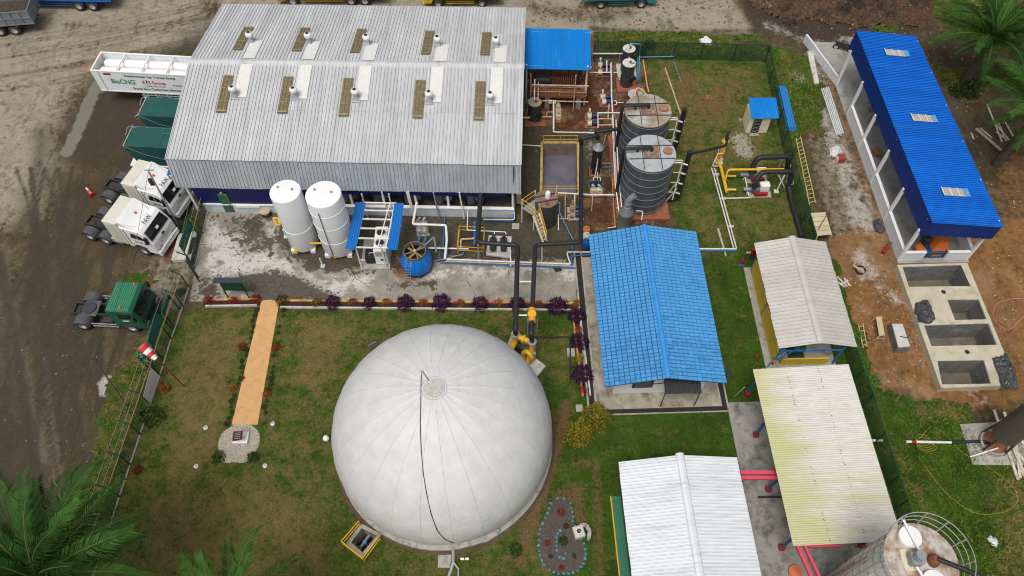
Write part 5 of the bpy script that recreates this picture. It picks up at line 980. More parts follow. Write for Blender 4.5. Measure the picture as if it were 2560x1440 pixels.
# ================= chiller frame and chiller =================
fr=thing('pipe_rack_canopy','white steel frame carrying two bright blue roof strips beside the white tanks','canopy',P(935,600)); zf=3.0
STRB=M('strip_blue_sheet',(.008,.15,.50),.4,0,.06,.8,orand=.05)
for q in(((889.5,505.5),(914.7,506.5),(890.5,623),(862,622)),((986,508.5),(1010,508.5),(991,626),(964,625))):
    c=[P(*p,zf) for p in q]; w_=(c[1]-c[0]).length; L=(c[3]-c[0]).length; me=rib_mesh('roof_strip',w_,L,4,.06,.035,[STRB,BLUER_RIB]); o=inst('roof_strip',me,None,upf(c[0],c[1]-c[0],c[3]-c[0],w_)); o.parent=fr; o.matrix_basis=WM[fr.name].inverted()@o.matrix_basis
for f_ in(0,.17,.36,.56,.77,.96):
    a=P(914.7,506.5,zf-.06).lerp(P(890.5,623,zf-.06),f_); b_=P(986,508.5,zf-.06).lerp(P(964,625,zf-.06),f_); MB().beam(a-Vector((.15,0,0)),b_+Vector((.15,0,0)),.09,.09).build('rafter',PIPEW,fr)
for px,py in((905,672),(966,670),(920,545),(985,545)):
    g=P(px,py,.06); 
    MB().beam(g,Vector((g.x,g.y,zf-.1)),.09).build('post',PIPEW,fr)
a=P(912,516,zf-.15); b_=P(888,622,zf-.15); MB().beam(a,b_,.09).build('side_beam',PIPEW,fr); a=P(986,516,zf-.15); b_=P(964,622,zf-.15); MB().beam(a,b_,.09).build('side_beam',PIPEW,fr)
MB().beam(P(974,510,zf-.1),P(944,622,zf-.1),.07).build('diagonal_brace',PIPEW,fr)
MB().box(P(897,662,1.0).x,P(897,662,1.0).x+.4,P(900,650,1.0).y-.03,P(900,650,1.0).y,.95,1.1).build('name_plate',WHITE_C,fr)
ch=thing('chiller','white packaged chiller with two black fans under the blue roof strips','machine',P(955,650)); 
q=[P(941,566,1.9),P(973,568,1.9),P(964,631,1.9),P(930,628,1.9)]; x0,x1=q[3].x+.06,q[2].x; y0,y1=q[3].y,q[0].y
MB().bbox(x0,x1,y0,y1,.25,1.9,.03).build('cabinet',WHITE,ch)
for k in(.3,.72):
    cy=y0+(y1-y0)*k; r=min((x1-x0)*.38,.42); fn=MB().lathe([(r*.72,1.9),(r,1.9),(r,2.02),(r*.9,2.04),(r*.9,1.92)],20,((x0+x1)/2,cy),cap=False).build('fan_shroud',WHITE,ch); b=MB()
    b.cyl(((x0+x1)/2,cy),r*.88,1.90,1.93,18); b.build('fan_throat',DARK,fn); b=MB()
    for j in range(5): a=j*1.257; b.beam(((x0+x1)/2,cy,1.97),((x0+x1)/2+r*.85*math.cos(a),cy+r*.85*math.sin(a),1.97),.14,.02)
    b.build('fan_blades',DSTEEL,fn)
MB().box(x0+.1,x1-.1,y0-.012,y0-.002,1.25,1.75).build('grille',STEEL,ch); MB().box(x0+.4,x0+.75,y0-.02,y0-.004,.75,.95).build('control_panel',DARK,ch)
MB().bbox(x0-.75,x0-.08,y0+.1,y0+1.1,.2,1.0,.03).build('pump_module',DARK,ch); MB().tube([(x0-.4,y0+.3,1.0),(x0-.4,y0+.3,1.3),(x0,y0+.3,1.3)],.05,8,.1).build('pipe',GREYP,ch)
MB().box(P(905,655).x,P(976,672).x,P(930,676).y,P(940,600).y,.06,.2).build('plinth',CONC,ch)
# ================= cooling tower =================
cc=P(1037,629,1.95); ct=thing('cooling_tower','round bright blue cooling tower with an open fan top and ladder','cooling tower',(cc.x,cc.y,0)); c=(cc.x,cc.y); CTB=M('tower_blue',(.008,.16,.58),.4,0,.06,1,(.05,.13,.3),.25,1.5)
b=MB(); n=16
b.lathe([(1.08,.45),(1.13,.95),(1.13,1.1),(.98,1.5),(.80,1.85)],32,c,cap=False); b.build('shell',CTB,ct,True)
for k in range(12): a=2*math.pi*k/12; MB().tube([(c[0]+1.14*math.cos(a),c[1]+1.14*math.sin(a),1.05),(c[0]+.99*math.cos(a),c[1]+.99*math.sin(a),1.51),(c[0]+.81*math.cos(a),c[1]+.81*math.sin(a),1.86)],.018,4).build('shell_joint',BLUER_RIB,ct)
b=MB(); b.lathe([(.80,1.84),(.82,2.1),(.75,2.1),(.74,1.7)],32,c,cap=False); b.build('fan_ring',M('rusty_ring',(.16,.12,.08),.7,0,.3,4),ct,True)
MB().cyl(c,.74,1.25,1.3,24).build('fill_pack',M('dark_fill',(.035,.025,.015),.8,0,.4,4),ct)
FB=M('dirty_beam',(.22,.17,.11),.7,0,.2,3)
for a in(.4,1.97): MB().beam((c[0]-.78*math.cos(a),c[1]-.78*math.sin(a),2.02),(c[0]+.78*math.cos(a),c[1]+.78*math.sin(a),2.02),.08).build('fan_beam',FB,ct)
for k in range(4): a=.9+k*1.571; MB().beam((c[0],c[1],1.85),(c[0]+.68*math.cos(a),c[1]+.68*math.sin(a),1.85),.17,.03).build('fan_blade',FB,ct)
MB().cyl(c,.1,1.8,2.1,12).build('fan_hub',YEL,ct)
MB().lathe([(1.0,.12),(1.1,.45)],32,c).build('sump',DARK,ct)
for k in range(8): a=2*math.pi*k/8+.2; MB().beam((c[0]+1.06*math.cos(a),c[1]+1.06*math.sin(a),.05),(c[0]+1.1*math.cos(a),c[1]+1.1*math.sin(a),.7),.07).build('leg',CTB,ct)
la=[(Vector((c[0]-.62+dx,c[1]-1.15,.06)),Vector((c[0]-.45+dx,c[1]-.95,1.5)),Vector((c[0]-.38+dx,c[1]-.62,2.05))) for dx in(-.17,.17)]
ld=MB(); 
for p in la: MB().tube(p,.022,6).build('ladder_rail',STEEL,ct)
for i in range(9): f_=i/8; g=lambda p:(p[0].lerp(p[1],f_/.65) if f_<.65 else p[1].lerp(p[2],(f_-.65)/.35)); MB().tube([g(la[0]),g(la[1])],.016,5).build('ladder_rung',STEEL,ct)
# ================= pumps =================
PCR=M('pump_cream',(.60,.53,.38),.5,0,.08,3,(.3,.22,.14),.35,3); PBL=M('motor_blue',(.012,.035,.13),.45,0,.15,3); PDK=M('pump_dark',(.05,.05,.055),.5,.2,.2,3)
def pump(px, py, ang, label, mm=PBL, mc=PCR, group='process pumps', s=1.0):
    g=P(px,py,.07); t=thing('pump',label,'pump',g,math.radians(ang),group)
    MB().bbox(-.62*s,.62*s,-.28*s,.28*s,0,.16,.02).build('base_plate',REDPAD if mc is PCR else CONC,t,world=False)
    b=MB(); b.tube([(0,0,.45*s),(.6*s,0,.45*s)],.2*s,14); b.build('motor',mm,t,True,world=False)
    for k in range(4): MB().tube([(.1*s+.12*s*k,0,.45*s),(.13*s+.12*s*k,0,.45*s)],.225*s,12).build('cooling_fin',mm,t,world=False)
    b=MB(); b.tube([(-.42*s,0,.45*s),(-.08*s,0,.45*s)],.27*s,16); b.build('volute',mc,t,True,world=False)
    b=MB(); b.tube([(-.25*s,0,.6*s),(-.25*s,0,1.0*s),(-.25*s,.15*s,1.15*s)],.09*s,8,.1); b.build('discharge_pipe',mc,t,True,world=False)
    return t
pump(1506,172,0,'cream pump with a blue motor beside the blue canopy, first of its pair'); pump(1506,190,0,'cream pump with a blue motor beside the blue canopy, second of its pair')
pump(1512,252,0,'cream pump behind the dark tank and beside the long white pipe, upper of its pair'); pump(1516,264,0,'cream pump behind the dark tank and beside the long white pipe, lower of its pair')
pump(1480,299,0,'cream pump by the orange manifold in front of the scrubber, upper of its pair'); pump(1480,317,0,'cream pump by the orange manifold in front of the scrubber, lower of its pair')
pump(1482,480,90,'cream pump at the foot of the dark scrubber, west of its twin'); pump(1497,480,90,'cream pump at the foot of the dark scrubber, east of its twin')
pump(1395,283,90,'cream pump by the small grey tank in the rust puddle, farther from the basin',PCR); pump(1395,296,90,'cream pump by the small grey tank in the rust puddle, nearer the basin',PCR)
DW=M('pump_white_worn',(.45,.43,.40),.6,0,.15,4,(.15,.11,.08),.5,4)
pump(1050,575,-80,'worn white pump with blue elbows beside the cooling tower, nearer the tower ladder side',DW,DW); pump(1063,575,-80,'worn white pump with blue elbows beside the cooling tower, nearer the black gas main',DW,DW)
pump(1233,618,-90,'black pump on a concrete block under the gas main, beside the yellow-railed sump',PDK,PDK); pump(1259,618,-90,'black pump on a concrete block under the gas main, farther from the sump',PDK,PDK)
pump(1438,527,0,'rusty pump under the black gas main beside the stair tank, upper one',PBL,M('pump_rusty',(.34,.2,.12),.7,0,.2,4)); pump(1438,545,0,'rusty pump under the black gas main beside the stair tank, lower one',PBL,bpy.data.materials['pump_rusty'])
one(MB().prism([P(1215,640),P(1275,648),P(1279,595),P(1222,592)],.06,.2),'pump_block',CONCW,'pale concrete block under the two black pumps','slab')
# ================= settling basin =================
bn=thing('settling_basin','open concrete basin of murky violet-grey water with yellow rims and rails','basin',sum(BASIN,Vector())/4-Vector((0,0,.55)))
q=[Vector((p.x,p.y,0)) for p in BASIN]; cbn=sum(q,Vector())/4
RUSTC=M('rust_streaked_concrete',(.20,.17,.13),.85,0,.25,2,(.22,.09,.03),.55,1.5)
YC=M('yellow_worn_concrete',(.50,.36,.10),.7,0,.15,3,(.30,.12,.05),.5,2)
pit(bn,[cbn+(p-cbn)*.92 for p in q],.5,-1.3,.22,RUSTC,DARK,'basin_wall')
ins_=[cbn+(p-cbn)*.92 for p in q]
for i in range(4):
    a,b_=[Vector((p.x,p.y,.54)) for p in(ins_[i]+(ins_[i]-cbn).normalized()*.18,ins_[(i+1)%4]+(ins_[(i+1)%4]-cbn).normalized()*.18)]; MB().beam(a,b_,.2,.08).build('rim',YC,bn)
def water_mat():
    t=NT('murky_water'); n=t.noise(.8,3); c=t.mix(t.ramp(n,.3,.7),(.11,.10,.13),(.17,.16,.20)); t.bump(t.noise(5,2),.004); return t.out(c,.06,0,.6)
MB().prism([(p.x,p.y) for p in ins_][::-1],-1.2,-.85).build('water',water_mat(),bn)
for i,zs in((0,(1.0,1.45)),(2,(1.0,1.3))):
    a,b_=ins_[i],ins_[(i+1)%4]
    for z in zs: MB().tube([Vector((a.x,a.y,z)),Vector((b_.x,b_.y,z))],.025,6).build('rail',YRAIL,bn)
    for f_ in(0,.5,1): p=a.lerp(b_,f_); MB().tube([Vector((p.x,p.y,.5)),Vector((p.x,p.y,zs[1]))],.025,6).build('rail_post',YRAIL,bn)
# ================= stair tank =================
zc=2.6; cc=P(1366,498,zc); st=thing('dosing_tank','dark round tank with a rusty lid, white canister and yellow-railed stairs','tank',(cc.x,cc.y,0)); c=(cc.x,cc.y); DT=M('dark_tank_paint',(.045,.048,.05),.5,.1,.15,1.5,(.12,.08,.05),.35,1.5,(2,2,.5))
b=MB(); b.lathe([(.82,.06),(.82,zc)],32,c,cap=False); b.build('shell',DT,st,True); MB().cyl(c,.86,zc,zc+.06,32).build('lid',M('rusty_lid',(.20,.13,.10),.7,0,.25,3,(.30,.12,.06),.5,3),st)
MB().lathe([(.2,zc+.06),(.2,zc+.5),(.15,zc+.62),(.05,zc+.66)],14,(c[0]+.1,c[1]+.15)).build('canister',WHITE_C,st,True)
for s in(-.25,.3): MB().beam((c[0]-.85,c[1]+s-.2,zc+.1),(c[0]+.85,c[1]+s+.2,zc+.1),.07).build('lid_beam',DSTEEL,st)
MB().tube([P(1388,490,zc),P(1391,478,zc+.4),P(1392,463,zc+.8)],.05,8).build('riser',PIPEO,st); MB().cyl((c[0]+.05,c[1]-.5),.13,zc+.06,zc+.18,12).build('hatch',RUST,st)
pl=[P(1305,520,1.8),P(1335,540,1.8),P(1358,520,1.8),P(1338,498,1.8)]; MB().hexa([p-Vector((0,0,.06)) for p in pl],pl).build('landing',STEEL,st)
S0=[P(1333,541,1.8),P(1347,532,1.8)]; S1=[P(1357,605,.1),P(1366,601,.1)]
for i in range(2): MB().beam(S0[i],S1[i],.06,.2).build('stringer',WHITE,st)
for k in range(7): f_=(k+.5)/7; MB().beam(S0[0].lerp(S1[0],f_),S0[1].lerp(S1[1],f_),.22,.04).build('tread',STEEL,st)
for i in range(2):
    for hh in(.55,1.0):
        up=Vector((0,0,hh)); MB().tube([S0[i]+up,S1[i]+up],.028,6).build('stair_rail',YEL,st)
    for f_ in(0,.5,1): p=S0[i].lerp(S1[i],f_); MB().tube([p,p+Vector((0,0,1.0))],.025,6).build('rail_post',YEL,st)
for hh in(.55,1.0):
    up=Vector((0,0,hh)); MB().tube([pl[3]+up,pl[0]+up,pl[1]+up],.028,6).build('landing_rail',YEL,st)
for p in pl: MB().tube([Vector((p.x,p.y,.06)),p+Vector((0,0,1.0 if p is not pl[2] else 0))],.04,6).build('landing_post',WHITE,st)
# ================= scrubber =================
cc=P(1496,366,3.1); sc_=thing('gas_scrubber','slender black scrubber column with a pale conical cap','vessel',(cc.x,cc.y,0)); c=(cc.x,cc.y)
b=MB(); b.lathe([(.4,.3),(.4,2.95)],24,c,cap=False); b.build('column',M('scrubber_black',(.022,.024,.027),.5,.1,.2,2),sc_,True); MB().lathe([(.43,2.92),(.43,3.0),(.2,3.25),(.13,3.35)],24,c).build('cap',GREYP,sc_,True); b=MB(); b.ring(c,.41,.025,.9,24); b.build('band',DSTEEL,sc_)
MB().box(c[0]-.5,c[0]+.5,c[1]-.5,c[1]+.5,.06,.3).build('plinth',REDPAD,sc_); MB().tube([(c[0],c[1]-.45,2.2),(c[0],c[1]-.47,1.4),(c[0]-.1,c[1]-.8,.5)],.04,6).build('drain_tube',PIPEW,sc_); 
for s in(-.38,.38): MB().beam((c[0]+s,c[1]-.35,.3),(c[0]+s,c[1]-.35,.8),.06).build('leg',STEEL,sc_)
# ================= two big dark digester tanks =================
def tank_mat():
    t=NT('bitumen_steel'); n=t.noise(1.0,6,.65,stretch=(2,2,.35)); c=t.mix(t.ramp(n,.3,.7),(.060,.072,.084),(.125,.142,.158)); n2=t.noise(3,5,stretch=(2,2,.2),off=3); c=t.mix(t.ramp(n2,.62,.8,0,.5),c,(.17,.17,.165)); return t.out(c,.45,.2,.4)
TM=tank_mat(); LIDM=M('galvanised_lid',(.38,.405,.415),.7,.0,.12,1.3,(.28,.22,.16),.45,1.6); LIDR=M('rust_stained_lid',(.22,.13,.09),.7,0,.2,3,(.42,.40,.38),.4,2.5)
def big_tank(c, r, h, label, rim):
    t=thing('digester_tank',label,'tank',(c[0],c[1],0),0,'big dark process tanks')
    MB().lathe([(r,.3),(r,h)],48,c,cap=False).build('shell',TM,t,True)
    for k in range(7): z=.5+(h-.6)*k/6.2; b=MB(); b.ring(c,r+.01,.03,z,48,5); b.build('stiffener_ring',M('ring_grey',(.20,.215,.225),.5,.3,.1,2),t)
    MB().lathe([(.02,h+.1),(r*.6,h+.065),(r+.04,h),(r+.04,h-.08)][::-1],48,c).build('lid',rim,t,True)
    for s in(-.36,.36): MB().beam((c[0]-r*.93,c[1]+s*r,h+.1),(c[0]+r*.93,c[1]+s*r,h+.1),.04,.05).build('lid_seam',DSTEEL,t); MB().beam((c[0]+s*r,c[1]-r*.93,h+.1),(c[0]+s*r,c[1]+r*.93,h+.1),.04,.05).build('lid_seam',DSTEEL,t)
    MB().box(c[0]-.32*r,c[0]+.32*r,c[1]-.32*r,c[1]+.32*r,h+.09,h+.105).build('lid_plate',LIDR,t)
    m=MB(); m.lathe([(.33,h+.03),(.33,h+.22),(.02,h+.25)],20,(c[0]+r*.68,c[1]+.05)); m.build('manhole',M('rust_manhole',(.32,.16,.10),.7,0,.15,4),t)
    MB().cyl((c[0]-.55*r,c[1]+.1),.1,h,h+.3,10).build('vent_stub',DSTEEL,t); MB().cyl((c[0]+.02,c[1]+.02),.2,h,h+.2,14).build('nozzle',STEEL,t)
    MB().tube([(c[0]+.02,c[1]+.02,h+.1),(c[0]+.02,c[1]+.02,h+.55),(c[0]-r-.25,c[1]-.1,h+.55),(c[0]-r-.25,c[1]-.1,.8)],.13,12,.2).build('gas_pipe',BLACKP,t,True)
    MB().ring((c[0]-r-.25,c[1]-.1),.16,.05,.9,16).build('pipe_collar',RUST,t)
    # cooling column on the east side
    x=c[0]+r+.95; y=c[1]-.25; MB().tube([(x,y,h+.3),(x,y,.5),(x-.5,y,.35),(c[0]+r,y,.35)],.19,12,.3).build('heat_exchange_column',BLACKP,t,True); MB().lathe([(.02,h+.42),(.17,h+.38),(.19,h+.28)][::-1],12,(x,y)).build('column_cap',BLACKP,t,True)
    for z in(1.2,2.3,3.4,4.4): MB().beam((x-.3,y-.1,z),(x+.02,y-.22,z),.08).build('bracket',WHITE_C,t)
    xx=x-.32
    MB().tube([(c[0]+r*.9,y-.35,h-.4),(xx-.15,y-.35,h-.4),(xx-.15,y-.3,.6)],.05,8,.1).build('white_pipe',PIPEW,t); MB().tube([(c[0]+r*.98,y+.15,h-.7),(xx,y+.15,h-.7),(xx,y+.1,.6)],.045,8,.1).build('white_pipe',PIPEW,t)
    for z0,z1 in((.4,1.9),(1.4,2.9)): MB().beam((c[0]+r,y-.3,z0),(xx,y-.3,z1),.05).build('strut',PIPEW,t)
    for z in(1.5,2.6,3.7): MB().beam((c[0]+r,y-.3,z),(xx,y-.3,z),.045).build('strut',PIPEW,t)
    return t
F1=(10.08,37.75); F2=(10.33,42.05)
big_tank(F1,1.76,5.2,'big dark ribbed tank with a pale steel lid beside the blue-tiled office',LIDM); big_tank(F2,1.72,5.2,'big dark ribbed tank with a rust-rimmed lid standing behind its pale-lidded twin',M('rust_rim_lid',(.30,.24,.17),.6,.1,.15,1.2,(.50,.53,.54),.5,.9))
o=MB().box(8.0,12.0,35.6,44.3,.07,.3).build('tank_plinth',REDPAD,None); tag(o,kind='structure')
# ---- smaller tanks ----
def small_tank(px, py, z, r, label, pad=None, col=None, top=None, base=.1):
    cc=P(px,py,z); c=(cc.x,cc.y); t=thing('process_tank',label,'tank',(c[0],c[1],0))
    MB().lathe([(r,base),(r,z)],28,c,cap=False).build('shell',col or DT,t,True); MB().cyl(c,r+.04,z,z+.05,28).build('lid',top or CONCW,t); b=MB(); b.ring(c,r+.01,.025,z*.5,28,5); b.build('band',DSTEEL,t)
    MB().cyl((c[0]+.1,c[1]),.09,z+.05,z+.22,10).build('nozzle',RUST,t)
    MB().tube([(c[0]+r*.6,c[1]-r*.9,z*.55),(c[0]+r*.85,c[1]-r*1.25,z*.55)],.26,16).build('manway',BLACKP,t)
    if pad: MB().box(c[0]-r-.3,c[0]+r+.35,c[1]-r-.4,c[1]+r+.3,.06,base).build('plinth',pad,t)
    return t
small_tank(1573,158,2.6,.52,'small dark tank with a cream lid on a red plinth near the rear fence',REDPAD,base=.35); small_tank(1573,122,2.6,.5,'small dark tank with a cream lid farther back, close to the rear fence',CONCW,base=.35)
small_tank(1337,256,1.9,.52,'small grey-blue tank standing in the rust puddle by the warehouse corner',REDPAD,M('greyblue_tank',(.05,.06,.068),.5,.1,.15,2),M('rusty_cream_lid',(.35,.28,.2),.7,0,.2,4),.15); small_tank(1588,236,2.6,.55,'short tank half hidden behind the rust-rimmed dark tank',REDPAD,None,LIDM,.3)
# ---- grey exhaust duct ----
cc=P(1566,530,1.9); ed=thing('exhaust_duct','fat grey duct with a conical top and bent outlet behind the tiled office','duct',(cc.x,cc.y,0)); c=(cc.x,cc.y); DG=M('duct_grey',(.24,.265,.28),.5,.2,.1,2,(.12,.11,.1),.3,2)
MB().lathe([(.52,.06),(.52,1.8),(.55,1.85),(.55,1.95),(.25,2.45),(.25,2.6)],28,c).build('drum',DG,ed,True); MB().tube([(c[0],c[1],2.5),(c[0],c[1],3.3),(c[0]+.35,c[1],3.75)],.23,14,.45).build('outlet',DG,ed,True)
for z in(2.55,3.0): b=MB(); b.ring(c,.25,.03,z,20); b.build('flange',STEEL,ed)
# ================= process pipework =================
pw=thing('process_pipework','white pipe runs criss-crossing the rust-stained process slab','pipework',P(1530,450))
def wp_(pts,r=.05,mat=None,bend=.1): MB().tube([P(*p) for p in pts],r,7,bend).build('pipe',mat or PIPEW,pw,True)
wp_([(1482,134,1.5),(1570,134,1.5),(1574,146,2.3),(1574,152,2.5)],.06); wp_([(1550,134,1.5),(1545,166,.1)],.04,GREYP)
wp_([(1528,157,1.2),(1529,240,1.2),(1534,330,1.0),(1543,487,.8)],.06); wp_([(1532,330,1.3),(1538,460,1.3),(1552,560,.6)],.05); wp_([(1540,300,1.5),(1545,420,1.5),(1558,560,.8)],.05); wp_([(1548,300,.5),(1553,500,.5)],.04,BLUEP)
wp_([(1462,487,.8),(1543,487,.8)],.06); wp_([(1392,482,.8),(1470,486,.8)],.06); wp_([(1384,300,.9),(1384,330,.9),(1500,332,.9)],.05); wp_([(1384,255,1.1),(1384,330,.9)],.07); wp_([(1305,362,.7),(1352,365,.7)],.045)
wp_([(1305,294,.6),(1325,294,.6)],.07); wp_([(1350,292,.5),(1380,292,.5)],.05,PIPEO); wp_([(1367,292,.5),(1367,280,.5),(1382,280,.5)],.04,PIPEO)
wp_([(1337,198,2.8),(1336,250,2.2)],.05); wp_([(1346,205,2.8),(1345,252,2.2)],.045,PIPEO); wp_([(1322,198,2.5),(1322,240,.1)],.035,GREYP)
wp_([(1474,181,1.2),(1527,181,1.2),(1527,160,1.6)],.05); wp_([(1517,150,1.6),(1517,180,1.0)],.05); wp_([(1533,181,.8),(1548,181,.8),(1548,166,.8)],.04); wp_([(1548,200,.6),(1548,181,.8)],.04)
wp_([(1495,282,1.3),(1565,282,1.3)],.05); wp_([(1495,282,1.3),(1495,320,.8)],.045); wp_([(1497,297,.9),(1530,297,.9),(1531,312,.9),(1497,313,.9)],.055,PIPEO); wp_([(1520,297,.9),(1523,260,.9)],.06,PIPEO); wp_([(1534,252,.7),(1541,252,.7),(1541,262,.7),(1535,262,.7)],.035); wp_([(1541,256,.7),(1560,256,.7)],.035)
wp_([(1527,335,.2),(1532,480,.2),(1538,568,.2)],.05,M('orange_pipe',(.58,.26,.06),.5,0,.1,3,(.3,.12,.05),.4,3)); wp_([(1519,570,.3),(1540,567,.3)],.04)
wp_([(1437,486,.7),(1437,550,.3)],.045); wp_([(1413,480,.7),(1413,545,.3)],.04,PIPEO); wp_([(1398,547,.4),(1420,547,.4),(1420,538,.4),(1437,538,.4)],.045,PIPEO); wp_([(1396,535,.7),(1396,575,.1)],.04); wp_([(1482,488,.8),(1479,528,.1)],.04,GREYP); wp_([(1362,487,2.5),(1400,508,2.4),(1398,530,1.6),(1432,598,.5)],.04,CYANP); wp_([(1432,598,.5),(1429,650,.4)],.04,BLUEP)
wp_([(1515,336,.8),(1509,360,.3)],.03,GREYP); wp_([(1505,418,.4),(1530,418,.4)],.05,BLUEP); wp_([(1502,408,.3),(1528,408,.3)],.04,PIPEO); wp_([(1525,440,.1),(1523,420,.5)],.03,GREYP)
wp_([(1488,443,.5),(1501,443,.5),(1501,460,.5)],.04); wp_([(1484,460,.5),(1484,443,.5),(1495,443,.5)],.04); wp_([(1494,430,.8),(1494,450,.5)],.04,PIPEO)
wp_([(1590,527,1.4),(1607,528,1.4),(1604,550,1.0)],.04); wp_([(1543,520,.6),(1540,520,.3)],.05)
wp_([(1600,262,.6),(1625,262,.6)],.05,PIPEO)
for pts in ([(1586,245,2.6),(1590,222,2.9),(1598,220,2.9),(1615,235,2.6)],[(1605,220,2.8),(1610,228,2.6)],[(1608,150,.9),(1618,215,.9),(1622,230,.9)]): wp_(pts,.08 if pts[0][0]<1600 else .06,M('orange_pvc',(.62,.34,.15),.5,0,.1,3),.2)
bp=thing('blue_pipework','thin dull-blue water pipes round the two small rear tanks','pipework',P(1600,180))
for pts in ([(1574,115,2.6),(1574,109,2.9),(1601,110,2.9),(1599,138,1.2),(1597,200,.3)],[(1684,141,.6),(1595,143,.6),(1593,205,.4)],[(1578,157,2.8),(1603,158,2.5),(1600,205,.4)]): MB().tube([P(*p) for p in pts],.045,6,.1).build('pipe',CYANP,bp)
ap=thing('apron_pipework','white and blue pipe runs along the process edge of the apron','pipework',P(1180,640))
def ap_(pts,r=.05,mat=None,bend=.12): MB().tube([P(*p) for p in pts],r,7,bend).build('pipe',mat or PIPEW,ap,True)
ap_([(1042,505,2.3),(1032,560,1.6),(1115,563,1.6),(1117,600,1.2),(1112,648,.7)],.09); ap_([(1115,648,.5),(1425,660,.5)],.06); ap_([(1115,653,.5),(1425,665,.5)],.05,PIPEO); ap_([(1100,656,.25),(1440,670,.25)],.06,BLUEP)
ap_([(1112,540,.3),(1108,620,.3)],.05,BLUEP); ap_([(1119,585,.5),(1118,640,.3),(1155,640,.3),(1160,630,.3)],.05,BLUEP); ap_([(1187,555,.4),(1186,612,.4)],.09,BLUEP); ap_([(1210,550,.4),(1284,552,.4),(1284,490,.4)],.08,BLUEP); ap_([(1208,548,.6),(1286,549,.6),(1287,490,.6)],.035)
ap_([(1170,520,.9),(1168,575,.9),(1265,580,.9),(1264,598,.5)],.04); ap_([(1236,578,.9),(1236,598,.5)],.04); ap_([(1152,620,.5),(1152,598,.6),(1186,596,.6)],.07,PIPEO); ap_([(1070,620,.5),(1172,622,.5)],.06); ap_([(1074,616,.3),(1100,617,.3),(1100,650,.3)],.04,BLUEP); ap_([(1060,615,1.2),(1085,592,1.2),(1091,630,.3)],.07,GREYP); ap_([(1276,625,.6),(1277,665,.4)],.05); ap_([(1195,612,2.4),(1197,650,.3)],.07,GREYP)
ap_([(1426,660,.5),(1418,636,.7),(1418,630,.7),(1475,630,.7)],.05); ap_([(1430,664,.4),(1428,640,.5),(1475,636,.5)],.045,BLUEP); ap_([(1080,655,.2),(1155,636,.6)],.035,GREYP); ap_([(1355,612,2.6),(1355,655,.3)],.045)
for x in(1046,1062): ap_([(x+3,590,.6),(x,603,.5),(x-4,612,.5)],.08,BLUEP,.2)
for px,py in((1122,655),(1199,658),(1290,662),(1380,668)): g=P(px,py,.06); MB().bbox(g.x-.1,g.x+.1,g.y-.1,g.y+.12,.06,.42,.02).build('pipe_support',CONCW,ap)
# yellow-railed sump
sp_=thing('sump_guard','yellow tubular guard rail round the dark sump beside the black pumps','railing',P(1178,600)); rq=[P(1148,565,1.0),P(1211,569,1.0),P(1207,620,1.0),P(1143,616,1.0)]
for z in(0,-.45):
    for i in range(4): MB().tube([rq[i]+Vector((0,0,z)),rq[(i+1)%4]+Vector((0,0,z))],.028,6).build('rail',YRAIL,sp_)
for p in rq: MB().tube([Vector((p.x,p.y,.06)),p],.03,6).build('rail_post',YRAIL,sp_)
MB().prism([(p.x,p.y) for p in [P(1155,585),P(1205,588),P(1203,630),P(1152,628)]][::-1],.062,.075).build('sump_cover',M('sump_rust_water',(.06,.035,.02),.3,0,.3,2),sp_)
one(MB().prism([P(1280,560),P(1298,560),P(1298,574),P(1280,574)][::-1],.06,.1),'manhole_cover',CONC,'square concrete manhole cover near the warehouse corner','manhole')
o=MB().bbox(P(1290,490).x,P(1290,490).x+.4,P(1290,512).y,P(1290,512).y+.35,.06,1.2,.03); one(o,'electrical_cabinet',CREAM,'narrow cream electrical cabinet at the warehouse corner','cabinet')
ds=thing('chemical_drum','stacked orange, white and blue drums beside the tiled office gable','drum',P(1464,620))
for i,(py,m) in enumerate(((577,'orange_drum'),(592,'white_drum'),(608,'blue_drum'))):
    g=P(1464,py+12,.07); t=thing('chemical_drum',{'orange_drum':'orange plastic drum at the corner of the tiled office','white_drum':'cream plastic drum between an orange and a blue one','blue_drum':'blue plastic drum under the corner of the tiled roof'}[m],'drum',g,0,'drums by the tiled office'); col={'orange_drum':(.62,.20,.05),'white_drum':(.6,.55,.42),'blue_drum':(.01,.09,.35)}[m]
    MB().lathe([(.26,0),(.29,.08),(.29,.8),(.24,.9)],18,(g.x,g.y)).xf(Matrix.Translation((0,0,.07))).build('body',M(m,col,.5,0,.08,2),t,True); MB().cyl((g.x+.1,g.y),.05,.97,1.03,8).build('bung',DARK,t)
bpy.data.objects.remove(ds)
cr=thing('cable_reel','wooden cable reel lying flat by the navy wall','reel',P(667,537)); g=P(667,537); MB().cyl((g.x,g.y),.2,.08,.5,14).build('drum',WOOD,cr); MB().cyl((g.x,g.y),.42,.5,.55,20).build('flange',WOOD,cr); MB().cyl((g.x,g.y),.42,.07,.12,20).build('flange',DSTEEL,cr)
one(MB().tube([P(709,630,.8),P(724,655,.06)],.025,6),'ground_stake',DSTEEL,'thin dark stake leaning on the pale concrete before the white tanks','stake')
one(MB().prism([P(1381,668),P(1398,665),P(1405,678),P(1388,682)][::-1],.062,.12),'drain_grate',DSTEEL,'dark square drain grate tilted on the apron near the tiled office','grate')
